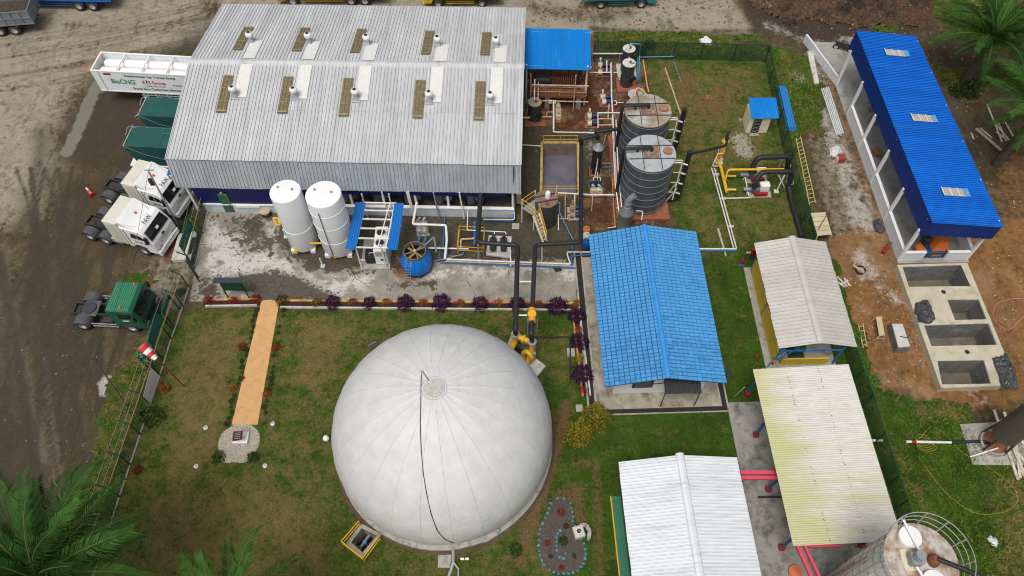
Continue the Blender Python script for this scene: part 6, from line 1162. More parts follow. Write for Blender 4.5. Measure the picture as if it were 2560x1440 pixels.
# ================= fences =================
def mesh_mat():
    t=NT('chain_link_mesh'); tr=t.n('ShaderNodeBsdfTransparent'); mx=t.n('ShaderNodeMixShader'); out=[n for n in t.t.nodes if n.type=='OUTPUT_MATERIAL'][0]
    t.out((.012,.055,.035),.6,0,.2); n=t.noise(2,3)
    t.l(t.ramp(n,.3,.7,.42,.58),mx.inputs[0]); t.l(tr.outputs[0],mx.inputs[1]); t.l(t.b.outputs[0],mx.inputs[2]); t.l(mx.outputs[0],out.inputs[0]); return t.mat
NET=mesh_mat(); RAILR=M('rusty_top_rail',(.26,.16,.10),.7,0,.2,4)
def fence(label, pts, h, arm=0.0, curb=True, every=2.6, rail=None, net=True):
    pts=[Vector((p.x,p.y,0)) for p in pts]; t=thing('wire_fence',label,'fence',pts[0]); side=None
    allp=[]
    for i in range(len(pts)-1):
        L=(pts[i+1]-pts[i]).length; k=max(1,round(L/every))
        for j in range(k): allp.append(pts[i].lerp(pts[i+1],j/k))
    allp.append(pts[-1])
    for i,p in enumerate(allp):
        q=allp[min(i+1,len(allp)-1)]-allp[max(i-1,0)]; nrm=Vector((-q.y,q.x,0)).normalized()
        MB().tube([p,p+Vector((0,0,h))]+([p+Vector((0,0,h))+nrm*arm*.8+Vector((0,0,abs(arm)*.7))] if arm else []),.045,6).build('post',GREEND,t)
        if i+1<len(allp):
            r=allp[i+1]; z=Vector((0,0,1))
            if net: MB().add([p+z*.08,r+z*.08,r+z*(h-.03),p+z*(h-.03)],[(0,1,2,3)]).build('mesh_panel',NET,t)
            MB().tube([p+z*h,r+z*h],.035,6).build('top_rail',rail or GREEND,t)
            if curb: d=(r-p).normalized(); MB().beam(p+z*.05+d*.05,r+z*.05-d*.05,.10,.12).build('kerb',CONC,t)
    if arm:
        for f_ in(.45,.95):
            pl=[]
            for i,p in enumerate(allp):
                q=allp[min(i+1,len(allp)-1)]-allp[max(i-1,0)]; nrm=Vector((-q.y,q.x,0)).normalized(); pl.append(p+Vector((0,0,h))+(nrm*arm*.8+Vector((0,0,abs(arm)*.7)))*f_)
            MB().tube(pl,.012,4).build('barbed_wire',STEEL,t)
    return t
fence('green wire fence with a rusty top rail between the lawn and the dirt yard',[P(*p) for p in((473,719),(458,766),(429,848),(401,939),(352,1086),(300,1242),(231,1450))],1.65,-.7,rail=RAILR)
fence('short green wire fence along the apron beside the parked white tractor units',[P(*p) for p in((527,500),(508,585),(488,672))],1.65,-.7,rail=RAILR)
fence('dark green wire fence along the rear of the process yard',[P(1488,103,1.9),P(1620,105,1.9),P(1760,108,1.9),P(1926,112,1.9)],1.9,0,False)
fence('dark green wire fence between the blowers and the workshop lane',[P(1926,114,1.9),P(1948,220,1.9),P(1972,324,1.9),P(2000,444,1.9),P(2022,520,1.9),P(2041,590,1.9)],1.9,0,False)
fence('dark green wire fence beside the stained shed and the wet tanks',[P(2118,800,1.9),P(2160,923,1.9),P(2184,985,1.9),P(2214,1080,1.9),P(2249,1188,1.9),P(2270,1250,1.9),P(2300,1345,1.9)],1.9,0,False)
gp=thing('gate_post','leaning dark green gate leaf standing open at the fence gap','gate',P(500,705)); a=P(500,706); b_=P(457,633,0)
for s in(0,.35): MB().beam(a+Vector((-s*.4,s,0)),a+Vector((-s*.4,s,2.6)),.08).build('post',GREEND,gp)
MB().beam(a+Vector((0,0,2.5)),a+Vector((-.14,.35,2.5)),.07).build('cross_bar',GREEND,gp); MB().beam(a+Vector((0,0,1.2)),a+Vector((-.14,.35,1.2)),.07).build('cross_bar',GREEND,gp)
# boards
BG=M('board_green',(.008,.115,.085),.5,0,.1,1.5,(.03,.07,.06),.3,1.5); BGD=M('board_dark_green',(.006,.05,.035),.5,0,.1,2)
def board(label, q, z1, z0, mat=BG, posts=True, n=2, name='sign_board', cat='sign', th=.05):
    "q: top-a, top-b, bottom-b, bottom-a in the photograph"
    A,B,C,D=P(*q[0],z1),P(*q[1],z1),P(*q[2],z0),P(*q[3],z0); t=thing(name,label,cat,Vector(((C.x+D.x)/2,(C.y+D.y)/2,0))); nn=(B-A).cross(D-A).normalized()*th/2
    for i in range(n):
        f0,f1=i/n+.004,(i+1)/n-.004; p=[A.lerp(B,f0),A.lerp(B,f1),D.lerp(C,f1),D.lerp(C,f0)]; MB().hexa([v-nn for v in p],[v+nn for v in p]).build('board_panel',mat,t)
    if posts:
        for u,v in((A,D),(B,C)): MB().beam(Vector((v.x,v.y,0))+nn*2,u+nn*2.6,.07).build('post',GREEND,t)
    return t
board('green board on posts in front of the parked white tractor units',((468,550),(447,613),(460,633),(483,565)),2.3,1.5)
board('narrow green board behind the nose of the green tractor unit',((418,737),(403,778),(411,788),(425.5,743)),2.0,1.6,n=2)
board('tall green board leaning over the fence in front of the green tractor unit',((389,779),(368,852),(383,872),(408,795.5)),2.5,1.6,n=3)
sg=board('roofed dark green notice board standing on the apron by the hedge',((547,705),(600,706),(612,727),(558,725)),2.1,1.1,BGD); MB().beam(P(533,701,2.25),P(604,701,2.25),.45,.06).build('board_roof',M('slate_roof_sheet',(.035,.045,.06),.5,0,.1,2),sg)
bn_=board('white plastic banner tied on the wire fence',((377,919),(358,991),(377,1010),(398.5,938)),1.55,.35,M('banner_white',(.62,.64,.66),.5,0,.04,2,bump=.03,bs=2),False,1,'banner','banner',.012)
for f_ in(.02,.68): a=P(377,919,1.56).lerp(P(358,991,1.56),f_); b_=P(398.5,938,.34).lerp(P(377,1010,.34),f_); MB().beam(a+Vector((-.05,0,0)),b_+Vector((-.05,0,0)),.07).build('batten',GREEND,bn_)
ev=board('small green assembly-point sign with a white emblem beside the windsock',((344,873),(343,893),(355,905),(361,888)),2.3,1.75,M('sign_green',(.01,.25,.15),.5),True,1)
A,B,C,D=P(344,873,2.3),P(343,893,2.3),P(355,905,1.75),P(361,888,1.75); ce=(A+B+C+D)/4; nn=(B-A).cross(D-A).normalized(); nn=nn if nn.dot(CAMP-ce)>0 else -nn
for du,dv,s in((-.2,0,.10),(.2,0,.10),(0,.15,.10),(0,-.15,.10)): p=ce+(B-A)*du+(D-A)*dv+nn*.03; MB().beam(p-(B-A)*.06,p+(B-A)*.06,.1,.02,nn).build('emblem',WHITE_C,ev)
# planter wall by the tractors
pt=thing('planter_box','white concrete planter with dark plants in front of the white tractor units','planter',P(455,650)); pz=.3
q=[P(450,590),P(497,583),P(480,655),P(432,655)]; MB().prism([(p.x,p.y) for p in q][::-1],0,pz).build('box',CONCW,pt); q2=[P(484,600),P(495,598),P(482,640),P(470,645)]; MB().prism([(p.x,p.y) for p in q2][::-1],pz,pz+.02).build('soil',DARK,pt)
# brick patch
q=[P(425,600),P(447,600),P(425,655),P(408,655)]; bp_=thing('brick_paving','patch of worn red bricks in front of the white tractor bumper','paving',P(425,630)); me=MB().bbox(-.11,.11,-.05,.05,0,.06,.01).mesh('brick',M('worn_brick',(.26,.11,.065),.9,0,.25,5,(.12,.09,.07),.4,4,orand=.3))
for i in range(7):
    for j in range(16):
        u=(i+.5+(j%2)*.4)/7.6; v=(j+.5)/16; p=q[0].lerp(q[1],u).lerp(q[3].lerp(q[2],u),v)
        if random.random()<.85: inst('brick',me,bp_,WM[bp_.name].inverted()@Matrix.Translation((p.x,p.y,.0))@Matrix.Rotation(random.gauss(-.3,.08),4,'Z'))
# windsock
g=P(461,967); ws=thing('windsock','red and white striped windsock on a rusty leaning pole beside the fence','windsock',g); tp=P(356,859,6.3); MB().tube([g,tp],.045,6).build('pole',RUST,ws)
s0=P(357,867,6.2); s1=P(390,897,5.7); 
for i in range(4):
    a=s0.lerp(s1,i/4); b_=s0.lerp(s1,(i+1)/4); r0=.34-.05*i; r1=.34-.05*(i+1); MB().tube([a,a.lerp(b_,.5)+Vector((0,0,.04)),b_],r0,14,r2=r1).build('sock_band',M('sock_red',(.62,.03,.035),.6) if i%2==0 else WHITE_C,ws,True)
b=MB(); b.ring((0,0),.35,.025,0,16); d=(s1-s0).normalized(); b.xf(Matrix.Translation(s0)@d.to_track_quat('Z','Y').to_matrix().to_4x4()); b.build('hoop',STEEL,ws)
# poles and wire
up=thing('utility_pole','grey utility pole with a dark box leaning over the white tractor unit','pole',P(448,568)); g=P(448,568); MB().tube([g,P(371,428,6.3)],.08,8,r2=.06).build('shaft',STEEL,up); c=g.lerp(P(371,428,6.3),.82); MB().bbox(c.x-.35,c.x-.05,c.y-.1,c.y+.15,c.z-.3,c.z+.3,.03).build('meter_box',DARK,up); MB().beam(P(371,428,6.2)+Vector((-.3,.1,0)),P(371,428,6.2)+Vector((.35,.1,0)),.06).build('cross_arm',STEEL,up)
up=thing('utility_pole','thin timber pole leaning at the edge of the dirt yard','pole',P(319,1018)); MB().tube([P(319,1018),P(235,897,5.6)],.06,7,r2=.045).build('shaft',M('mossy_pole',(.12,.11,.06),.9,0,.2,3),up); MB().beam(P(235,897,5.6)+Vector((-.15,0,0)),P(235,897,5.6)+Vector((.2,0,0)),.06).build('cross_arm',DSTEEL,up)
pts=[P(532,-40,6.5),P(505,97,6.2),P(470,200,6.0),P(371,428,6.25)]; one(MB().tube(pts,.014,4),'overhead_wire',DARK,'black overhead wire running from the utility pole past the warehouse gable','wire')
pts=[P(371,428,6.25),P(345,580,5.3),P(318,670,5.0),P(285,780,5.1),P(235,897,5.6)]; one(MB().tube(pts,.014,4),'overhead_wire',DARK,'black overhead wire slung between the two utility poles','wire')
pts=[P(235,897,5.6),P(205,1020,5.2),P(175,1150,5.1),P(140,1300,5.4)]; one(MB().tube(pts,.014,4),'overhead_wire',DARK,'black overhead wire running on from the timber pole toward the palms','wire')
cn_=thing('traffic_cone','fallen orange and white traffic cone on the dirt by the tractor','cone',P(222,480)); a=P(214,468,.15); b_=P(232,488,.12); MB().tube([b_,a],.17,12,r2=.04).build('cone_body',M('cone_orange',(.65,.09,.04),.5),cn_); MB().tube([b_.lerp(a,.62),b_.lerp(a,.9)],.095,12,r2=.06).build('white_band',WHITE_C,cn_); MB().beam(b_+(b_-a)*.02,b_-(b_-a)*.03,.38,.38).build('base',RED,cn_)
# ================= shrubs =================
def leaf_mat(name, c1, c2):
    t=NT(name); n=t.noise(7,4,.7); oi=t.n('ShaderNodeObjectInfo'); c=t.mix(t.ramp(n,.32,.68),c1,c2); c=t.mix(1.0,c,t.mix(oi.outputs['Random'],(.75,.75,.75),(1.2,1.2,1.2)),'MULTIPLY'); return t.out(c,.6,0,.25)
def bush_mesh(name, r, h, n, leaf, mat, seed, mound=.5):
    q=np.random.default_rng(seed); d=q.normal(0,1,(n,3)); d/=np.linalg.norm(d,axis=1)[:,None]; rad=q.uniform(.45,1,n)**.5; lump=1+.22*np.sin(d[:,0]*5+seed)*np.sin(d[:,1]*6+seed*2)+q.normal(0,.07,n)
    c=d*(rad*lump)[:,None]; c[:,2]=np.abs(c[:,2]*.9)+.12*(c[:,2]<0); c*=np.array([r,r,h]); u=q.normal(0,1,(n,3)); u/=np.linalg.norm(u,axis=1)[:,None]; v=np.cross(u,d+q.normal(0,.6,(n,3))); v/=np.linalg.norm(v,axis=1)[:,None]+1e-6
    s=(leaf*q.uniform(.6,1.3,n))[:,None]; V=np.stack([c-u*s,c+v*s*.6,c+u*s,c-v*s*.6],1).reshape(-1,3); F=[(4*i,4*i+1,4*i+2,4*i+3) for i in range(n)]
    me=bpy.data.meshes.new(name); me.from_pydata(V.tolist(),[],F); me.materials.append(mat); me.update(); return me
LM={'purple':leaf_mat('purple_leaf',(.018,.005,.022),(.085,.022,.075)),'orange':leaf_mat('orange_leaf',(.13,.035,.010),(.40,.13,.03)),'red':leaf_mat('red_leaf',(.10,.012,.010),(.36,.05,.025)),'olive':leaf_mat('olive_leaf',(.055,.05,.006),(.24,.18,.02)),'green':leaf_mat('green_leaf',(.012,.03,.006),(.06,.11,.02)),'gold':leaf_mat('gold_leaf',(.085,.085,.008),(.42,.34,.03)),'bright':leaf_mat('bright_leaf',(.04,.10,.01),(.12,.24,.03))}
BMs={k:[bush_mesh(k+'_foliage',1,1,330,.13,LM[k],i*7+j) for j in range(2)] for i,k in enumerate(LM)}
BIGB=[bush_mesh('gold_foliage',1,1,2600,.062,LM['gold'],90+j) for j in range(2)]; BMP=[bush_mesh('purple_foliage',1,1,800,.10,LM['purple'],95+j) for j in range(2)]; BMs['purple']=BMP
STEM=M('brown_stem',(.06,.04,.025),.9)
HN={'purple':'dark purple rounded shrub','orange':'small clipped orange shrub','red':'small red-leaved shrub','olive':'olive-green rounded shrub','green':'low green leafy plant','gold':'golden-green shrub','bright':'bright green broad-leaved weed'}
def shrub(px, py, kind, r, label, group, h=None, z=0.0):
    g=P(px,py,r*.55 if z==0 else z); o=thing('shrub',label,'shrub',Vector((g.x,g.y,z)),0,group); h=h or r*1.15
    f=bpy.data.objects.new('foliage',random.choice(BIGB if (kind=='gold' and r>.9) else BMs[kind])); link(f,o); f.scale=(r,r*random.uniform(.9,1.1),h); f.rotation_euler=(0,0,random.uniform(0,6.28)); WM[f.name]=WM[o.name]; f.location=(0,0,.04)
    b=MB()
    for k in range(3): a=k*2.1+.3; b=MB(); b.tube([(0,0,0),(.25*r*math.cos(a),.25*r*math.sin(a),h*.5)],.02,5); b.build('stem',STEM,o,world=False)
    return o
HEDGE=[(519,750,'red',.38),(583,752,'red',.36),(638,748,'red',.46),(703,750,'olive',.5),(791,757,'olive',.42),(831,755,'purple',.62),(879,755,'orange',.38),(922,757,'purple',.55),(965,757,'orange',.38),(1013,756,'purple',.66),(1058,757,'orange',.36),(1103,755,'purple',.7),(1152,757,'orange',.38),(1201,758,'purple',.62),(1246,757,'orange',.36),(1292,758,'purple',.6),(1346,761,'orange',.36),(1393,764,'purple',.78),(1441,760,'orange',.38),(1441,787,'purple',.68),(1447,826,'orange',.36),(1449,853,'purple',.7),(1451,896,'gold',.38),(1456,934,'purple',.74),(1457,974,'red',.36)]
ORD=['first','second','third','fourth','fifth','sixth','seventh','eighth','ninth']; hc_={}
for px,py,k,r in HEDGE:
    ofc=px>1438 and py>780; wst=px<660; i_=hc_.get((k,ofc,wst),0); hc_[(k,ofc,wst)]=i_+1
    lab=HN[k]+((', %s of its colour from the apron in the office drain bed'%ORD[i_]) if ofc else (', %s of its colour from the gate in the short planted bed'%ORD[i_]) if wst else (', %s of its colour from the walkway in the long planted bed'%ORD[i_])); shrub(px,py,k,r,lab,'shrubs of the planted bed')
shrub(1488,1042,'gold',1.0,'big round golden-green bush nearer the tiled office','golden bushes on the lawn',1.3); shrub(1447,1082,'gold',1.0,'big round golden-green bush nearer the dome','golden bushes on the lawn',1.3)
for px,py,k,r in((605,866,'red',.3),(690,868,'red',.3),(583,970,'orange',.28),(668,985,'orange',.3),(408,973,'orange',.42),(343,1175,'red',.3)): shrub(px,py,k,r,{605:'small red shrub on the fence side of the orange walkway nearer the apron',690:'small red shrub on the dome side of the orange walkway nearer the apron',583:'small rust-orange shrub on the fence side of the orange walkway nearer the plaque',668:'small rust-orange shrub on the dome side of the orange walkway nearer the plaque',408:'rust-orange shrub beside the white banner on the fence',343:'small red shrub by the lawn fence near the palm'}[px],'red shrubs on the lawn')
rr_=random.Random(9)
for i in range(22):
    f_=i/21; 
    for s in(0,1):
        if rr_.random()<.75: shrub((655 if s==0 else 702)+((578 if s==0 else 648)-(655 if s==0 else 702))*f_+(-9 if s==0 else 9)+rr_.uniform(-5,5),760+300*f_,'green',rr_.uniform(.13,.24),'tiny green plant edging the orange walkway','plants edging the orange walkway')
for px,py,r in((545,1142,.45),(632,1142,.4),(378,1040,.8),(450,730,.35),(1590,125,.9),(1625,110,.6),(2425,222,.95),(2395,225,.7),(2440,205,.6),(470,650,.3),(1290,1375,.45)): shrub(px,py,'green',r,{545:'dark green plant at the west rim of the pebble ring',632:'dark green plant at the east rim of the pebble ring',378:'feathery green bush growing through the lawn fence',450:'green weed by the open gate',1590:'leafy green bush behind the small rear tanks',1625:'low green bush by the rear fence',2425:'dense fern clump at the foot of the palm beside the workshop',2395:'smaller fern beside the palm foot',2440:'fern tuft behind the palm foot',470:'dark plant in the white planter',1290:'flowering low bush by the worn track south of the dome'}[px],None)
for px,py,r in((2275,1003,.3),(2200,70,.5),(2255,35,.7),(2140,870,.5),(2165,905,.4),(2150,835,.35),(2190,950,.4)): shrub(px,py,'bright',r,{2275:'broad-leaved bright weed below the concrete tanks',2200:'bright weed on the rubbish heap edge',2255:'bright leafy bush on the rubbish heap',2140:'weed clump at the corner of the grey shed',2165:'weed clump by the fence behind the stained shed',2150:'weed beside the short bamboo ladder',2190:'weed patch where the fence meets the orange soil'}[px],None,r*.7)
# ---- planted bed kerbs ----
def bed(name, A, B, wd, label, cols):
    t=thing(name,label,'planter',A); n=max(1,int((B-A).length/.6)); d=(B-A).normalized(); nn=Vector((-d.y,d.x,0))
    MB().beam(A-nn*wd*.5+Vector((0,0,.1)),B-nn*wd*.5+Vector((0,0,.1)),.1,.2).build('lawn_kerb',CONCW,t)
    for i in range(n): p=A.lerp(B,i/n)+nn*wd*.5; q=A.lerp(B,(i+1)/n)+nn*wd*.5; MB().beam(p+Vector((0,0,.1)),q-d*.012+Vector((0,0,.1)),.12,.2).build('painted_kerb',cols[i%len(cols)],t)
    MB().beam(A+Vector((0,0,.06)),B+Vector((0,0,.06)),wd-.12,.04).build('soil',M('dark_bed_soil',(.03,.02,.014),.95,0,.3,4),t)
    return t
KR=M('kerb_red',(.42,.07,.05),.7,0,.15,3); KY=M('kerb_yellow',(.55,.36,.07),.7,0,.15,3); KO=M('kerb_orange',(.50,.20,.08),.7,0,.15,3)
bed('planted_bed',P(704,762),P(1434,769),.55,'long planted bed with painted kerbs between apron and lawn',[KR,KY,KO,KY]); bed('planted_bed',P(517,760),P(646,758),.5,'short planted bed with painted kerbs beside the walkway head',[KR,KO,KY]); bed('planted_bed',P(1466,992),P(1440,783),.5,'planted bed with orange kerbs along the office drain',[KO])
# ---- walkway, plaque ----
wk=MB(); A,B,C,D=[P(*p) for p in((655,752),(700,752),(645,1063),(580,1063))]; wk.prism([(p.x,p.y) for p in(A,B,C,D)][::-1],0,.10); o=wk.build('walkway',M('sandy_orange_paving',(.58,.33,.14),.85,0,.08,2,(.40,.23,.11),.4,2.5,bump=.008),None); tag(o,kind='structure')
pq=thing('plaque_pedestal','dark inscribed plaque in a red frame on a white pedestal among pebbles','plaque',P(600,1103)); g=P(604,1100); MB().box(g.x-.45,g.x+.48,g.y-.32,g.y+.45,.03,.28).build('pedestal',WHITE_C,pq); A,B,C,D=P(583,1078,1.05),P(608,1076,1.05),P(605,1100,.75),P(580,1104,.75); nn=(B-A).cross(D-A).normalized(); nn=nn if nn.z>0 else -nn
MB().hexa([p-nn*.05 for p in(D,C,B,A)],[p for p in(D,C,B,A)]).build('frame',RED,pq); ce=(A+B+C+D)/4; MB().hexa([ce+(p-ce)*.86 for p in(D,C,B,A)],[ce+(p-ce)*.86+nn*.012 for p in(D,C,B,A)]).build('plate',M('black_plate',(.022,.016,.018),.8,spec=.1),pq)
MB().beam(Vector((ce.x,ce.y+.1,.28)),ce-nn*.04,.3,.2).build('stem',WHITE_C,pq)
for i in range(4): a=A.lerp(D,.22+.18*i); b_=B.lerp(C,.22+.18*i); MB().beam(a.lerp(b_,.2)+nn*.016,a.lerp(b_,.8)+nn*.016,.035,.006,nn).build('inscription_line',M('plate_gilt',(.32,.25,.22),.5),pq)
n=5200; q=np.random.default_rng(5); a=q.uniform(0,6.283,n); r=np.sqrt(q.uniform(0,1,n))*1.28*(1+.08*np.sin(a*5)); ce=P(598,1107); x=ce.x+r*np.cos(a)*.95; y=ce.y+r*np.sin(a)*1.1; s=q.uniform(.02,.045,n)
b3=np.stack([np.cos(a*7),np.sin(a*7)],-1); V=np.zeros((n*2,3,3))
for k,(dx,dy) in enumerate(((0,0),)): 
    p0=np.stack([x-s,y-s*.6,0*x+.035],-1); p1=np.stack([x+s,y-s*.5,0*x+.035],-1); p2=np.stack([x+s*.2,y+s,0*x+.035],-1); p3=np.stack([x,y,.05+s*.8],-1); V[:n]=np.stack([p0,p1,p3],1); V[n:]=np.stack([p1,p2,p3],1)
o=MB().lathe([(.05,.066),(1.30,.066),(1.36,.02)][::-1],40,(ce.x,ce.y)).build('pebble_bed',M('pebble_base',(.36,.32,.25),.9,0,.4,16,(.14,.11,.07),.5,12),None); tag(o,kind='structure')
V[...,2]+=.04
tri_soup('pebbles',V,M('pebble_mix',(.58,.53,.45),.85,0,.45,14),'cream and brown pebbles round the plaque pedestal')
for i,(px,py) in enumerate(((516,1071),(683,1061),(492,1167),(664,1166))):
    g=P(px,py); t=thing('garden_spotlight','small round white spotlight set in the lawn round the plaque','lamp',g,0,'lawn spotlights'); MB().lathe([(.10,.02),(.14,.06),(.14,.16),(.1,.2)],14,(g.x,g.y)).build('housing',WHITE_C,t,True); MB().cyl((g.x,g.y),.09,.195,.21,12).build('lens',LAMP,t)
# ---- stone-edged garden bed ----
gb=thing('garden_bed','pear-shaped flower bed edged with blue-painted stones','flower bed',P(1400,1350)); K=lambda x,y:(1280+x/2.4,840+y/2.4)
ol=[K(*p) for p in((270,975),(315,980),(348,1008),(364,1060),(366,1110),(395,1190),(430,1250),(445,1310),(432,1365),(395,1408),(340,1430),(280,1428),(225,1405),(190,1370),(168,1320),(157,1260),(160,1190),(185,1125),(212,1065),(235,1005))]
wpt=[P(*p) for p in ol]; MB().prism([(p.x,p.y) for p in wpt][::-1],.0,.075).build('soil',M('bed_mulch',(.085,.068,.06),.95,0,.35,9,(.04,.03,.025),.4,6,bump=.02),gb)
smesh=[]
for k in range(4):
    bm=bmesh.new(); bmesh.ops.create_icosphere(bm,subdivisions=1,radius=.12); q=random.Random(k)
    for v in bm.verts: v.co=Vector((v.co.x*q.uniform(.7,1.25),v.co.y*q.uniform(.6,1.0),v.co.z*q.uniform(.5,.85)))
    me=bpy.data.meshes.new('edging_stone'); bm.to_mesh(me); bm.free(); me.materials.append(M('blue_stone',(.08,.22,.27),.8,0,.2,8,(.30,.33,.32),.4,6,orand=.3)); smesh.append(me)
def stones(path, step, closed):
    L=path+([path[0]] if closed else []); acc=0
    for i in range(len(L)-1):
        d=(L[i+1]-L[i]); k=max(1,int(d.length/step))
        for j in range(k): p=L[i].lerp(L[i+1],j/k); inst('edging_stone',random.choice(smesh),gb,WM[gb.name].inverted()@Matrix.Translation((p.x+random.uniform(-.03,.03),p.y+random.uniform(-.03,.03),.10))@Matrix.Rotation(random.uniform(0,6),4,'Z')@Matrix.Scale(random.uniform(.75,1.15),4))
stones(wpt,.24,True); stones([P(*K(*p)) for p in((292,1170),(272,1185),(268,1235),(270,1290),(284,1332),(308,1336),(324,1305),(326,1268))],.22,False)
for px,py,k,r in((1398,1278,'green',.16),(1415,1315,'green',.2),(1377,1392,'green',.15),(1435,1390,'green',.15),(1369,1358,'red',.2),(1402,1282,'red',.25),(1408,1352,'green',.3),(1404,1420,'red',.18)): shrub(px,py,k,r,'small plant growing in the stone-edged flower bed','plants in the flower bed')
bb=thing('bird_bath','square stone bird bath with a round basin of plants at the flower bed','bird bath',P(1447,1335)); g=P(1446,1334); MB().box(g.x-.3,g.x+.3,g.y-.33,g.y+.33,.05,.5).xf(Matrix.Translation((g.x,g.y,0))@Matrix.Rotation(.25,4,'Z')@Matrix.Translation((-g.x,-g.y,0))).build('block',CONCW,bb); MB().lathe([(.16,.5),(.2,.62),(.16,.62),(.14,.52)],18,(g.x,g.y),cap=False).build('basin',WHITE,bb); f=bpy.data.objects.new('plant',BMs['green'][0]); link(f,bb); f.scale=(.14,.14,.16); f.location=(g.x-bb.location.x,g.y-bb.location.y,.52)
sb=thing('stone_bench','curved grey stone bench behind the bird bath','bench',P(1470,1325)); pts=[P(1453,1312,.35),P(1466,1313,.35),P(1474,1328,.35),P(1472,1345,.35)]
for i in range(3): MB().beam(pts[i],pts[i+1],.22,.1).build('seat_block',CONC,sb)
for p in(pts[0],pts[2],pts[3]): MB().beam(Vector((p.x,p.y,.03)),p,.16).build('leg',CONC,sb)
# ---- hydrant, hose cabinet ----
hy=thing('fire_hydrant','red fire hydrant on a blue block beside the grey shed','hydrant',P(1852,660)); g=P(1852,664); MB().bbox(g.x-.16,g.x+.16,g.y-.14,g.y+.14,.02,.2,.02).build('base_block',BLUEP,hy); MB().lathe([(.1,.2),(.1,.6),(.14,.62),(.14,.7),(.06,.82)],12,(g.x,g.y)).build('barrel',RED,hy,True)
for s in(-1,1): MB().tube([(g.x,g.y,.5),(g.x+s*.2,g.y,.5)],.055,8).build('outlet',RED,hy)
hc=thing('hose_cabinet','red fire hose cabinet on posts against the grey shed','cabinet',P(1880,645)); g=P(1880,648); MB().bbox(g.x-.3,g.x+.3,g.y-.1,g.y+.15,.5,1.2,.02).build('cabinet',RED,hc); MB().box(g.x-.14,g.x+.14,g.y-.112,g.y-.102,.75,1.05).build('window',DARK,hc)
for s in(-.22,.22): MB().beam((g.x+s,g.y,0),(g.x+s,g.y,.5),.05).build('leg',DSTEEL,hc)
ss=thing('small_sign','small framed sign on a thin stake near the hose cabinet','sign',P(1862,660)); g=P(1858,655); MB().tube([(g.x,g.y,0),(g.x+.1,g.y,1.1)],.02,5).build('stake',DSTEEL,ss); MB().beam((g.x-.15,g.y,1.2),(g.x+.3,g.y,1.2),.02,.3).build('plate',DSTEEL,ss); MB().beam((g.x-.1,g.y-.014,1.2),(g.x+.25,g.y-.014,1.2),.01,.2).build('sticker',WHITE,ss)
one(MB().lathe([(.05,.0),(.13,.05),(.12,.2),(.04,.28)],10,tuple(P(1891,893)[:2])),'valve_marker',RED,'little red valve marker in the grass by the grey shed','marker')
for i,(px,py,l) in enumerate(((1762,655,'grey grate set in the lawn at the office rear corner'),(1822,935,'grey grate set in the lawn at the office front corner'),(1448,1022,'square drain box with a metal lid beside the golden bush'))): g=P(px,py); one(MB().bbox(g.x-.22,g.x+.22,g.y-.25,g.y+.25,.0,.14,.02),'drain_box',CONC if i==2 else DSTEEL,l,'drain')
# ---- gas blowers and their pipework ----
yc=thing('gas_filter_column','yellow gas filter column with white pipes on the lawn','column',P(1796,405)); g=P(1797,405); MB().lathe([(.2,.1),(.2,2.3),(.26,2.3),(.26,2.4),(.12,2.5)],16,(g.x,g.y)).build('column',YEL,yc,True)
for z in(.4,2.35): b=MB(); b.ring((g.x,g.y),.24,.05,z,16); b.build('flange',YEL,yc)
MB().bbox(g.x-.3,g.x+.3,g.y-.3,g.y+.3,0,.1,.02).build('plinth',CONCW,yc); MB().tube([Vector((12.79,37.5,5.2)),Vector((12.95,37.5,5.35)),P(1815,364,4.4),Vector((g.x,g.y,3.4)),Vector((g.x,g.y,2.45))],.1,10,.2).build('inlet_pipe',BLACKP,yc,True)
MB().tube([P(1811,378,1.6),P(1811,383,1.3),P(1795,384,1.3),P(1781,415,.3),P(1803,415,.3),P(1803,395,.8)],.045,7,.08).build('white_pipe',PIPEW,yc)
for px,py in((1789,400),(1804,400)): g2=P(px,py); MB().beam(g2,g2+Vector((0,0,1.2)),.06).build('support',PIPEW,yc)
yh=thing('blower_header','yellow header pipe feeding the two gas blowers','pipe',P(1810,460)); MB().tube([P(1797,405,.5),P(1803,420,.45),P(1817,480,.45)],.13,10,.1).build('header_pipe',YEL,yh,True); MB().tube([P(1812,455,.45),P(1820,424,1.5),P(1960,423,1.5)],.09,10,.25).build('vent_pipe',YEL,yh,True)
for y in(440,474): MB().tube([P(1812 if y==440 else 1816,y,.45),P(1840,y,.5)],.09,10).build('branch_pipe',YEL,yh,True); MB().lathe([(.14,-.03),(.14,.03)],12).xf(Matrix.Translation(P(1826,y,.48))@Matrix.Rotation(math.pi/2,4,'Y')).build('flange',STEEL,yh)
def blower(px, py, label):
    g=P(px,py); t=thing('gas_blower',label,'blower',g,0,'gas blowers'); MB().box(-.55,1.15,-.5,.45,0,.1).build('plinth',CONC,t,world=False); MB().tube([(-1.05,.0,.5),(-.35,0,.5)],.15,12).build('silencer',GREYP,t,True,world=False)
    MB().tube([(-.35,0,.5),(.15,0,.5)],.3,14).build('blower_casing',M('cast_iron',(.12,.12,.12),.6,.2,.2,4),t,True,world=False); MB().bbox(.2,.95,-.1,.42,.1,.95,.06).build('motor_cover',WHITE_C,t,world=False); MB().bbox(-.2,.8,-.45,-.25,.12,.5,.04).build('belt_guard',RED,t,world=False); MB().cyl((0,0),.12,.75,.95,12).build('outlet_flange',DSTEEL,t,world=False)
    for s in(-.3,.3): MB().beam((-.7,s*.5,0),(-.7,0,.45),.05).build('stand',PIPEW,t,world=False)
    return t
g1=blower(1880,447,'gas blower with red belt guard, farther from the grey shed'); g2=blower(1888,483,'gas blower with red belt guard, nearer the grey shed')
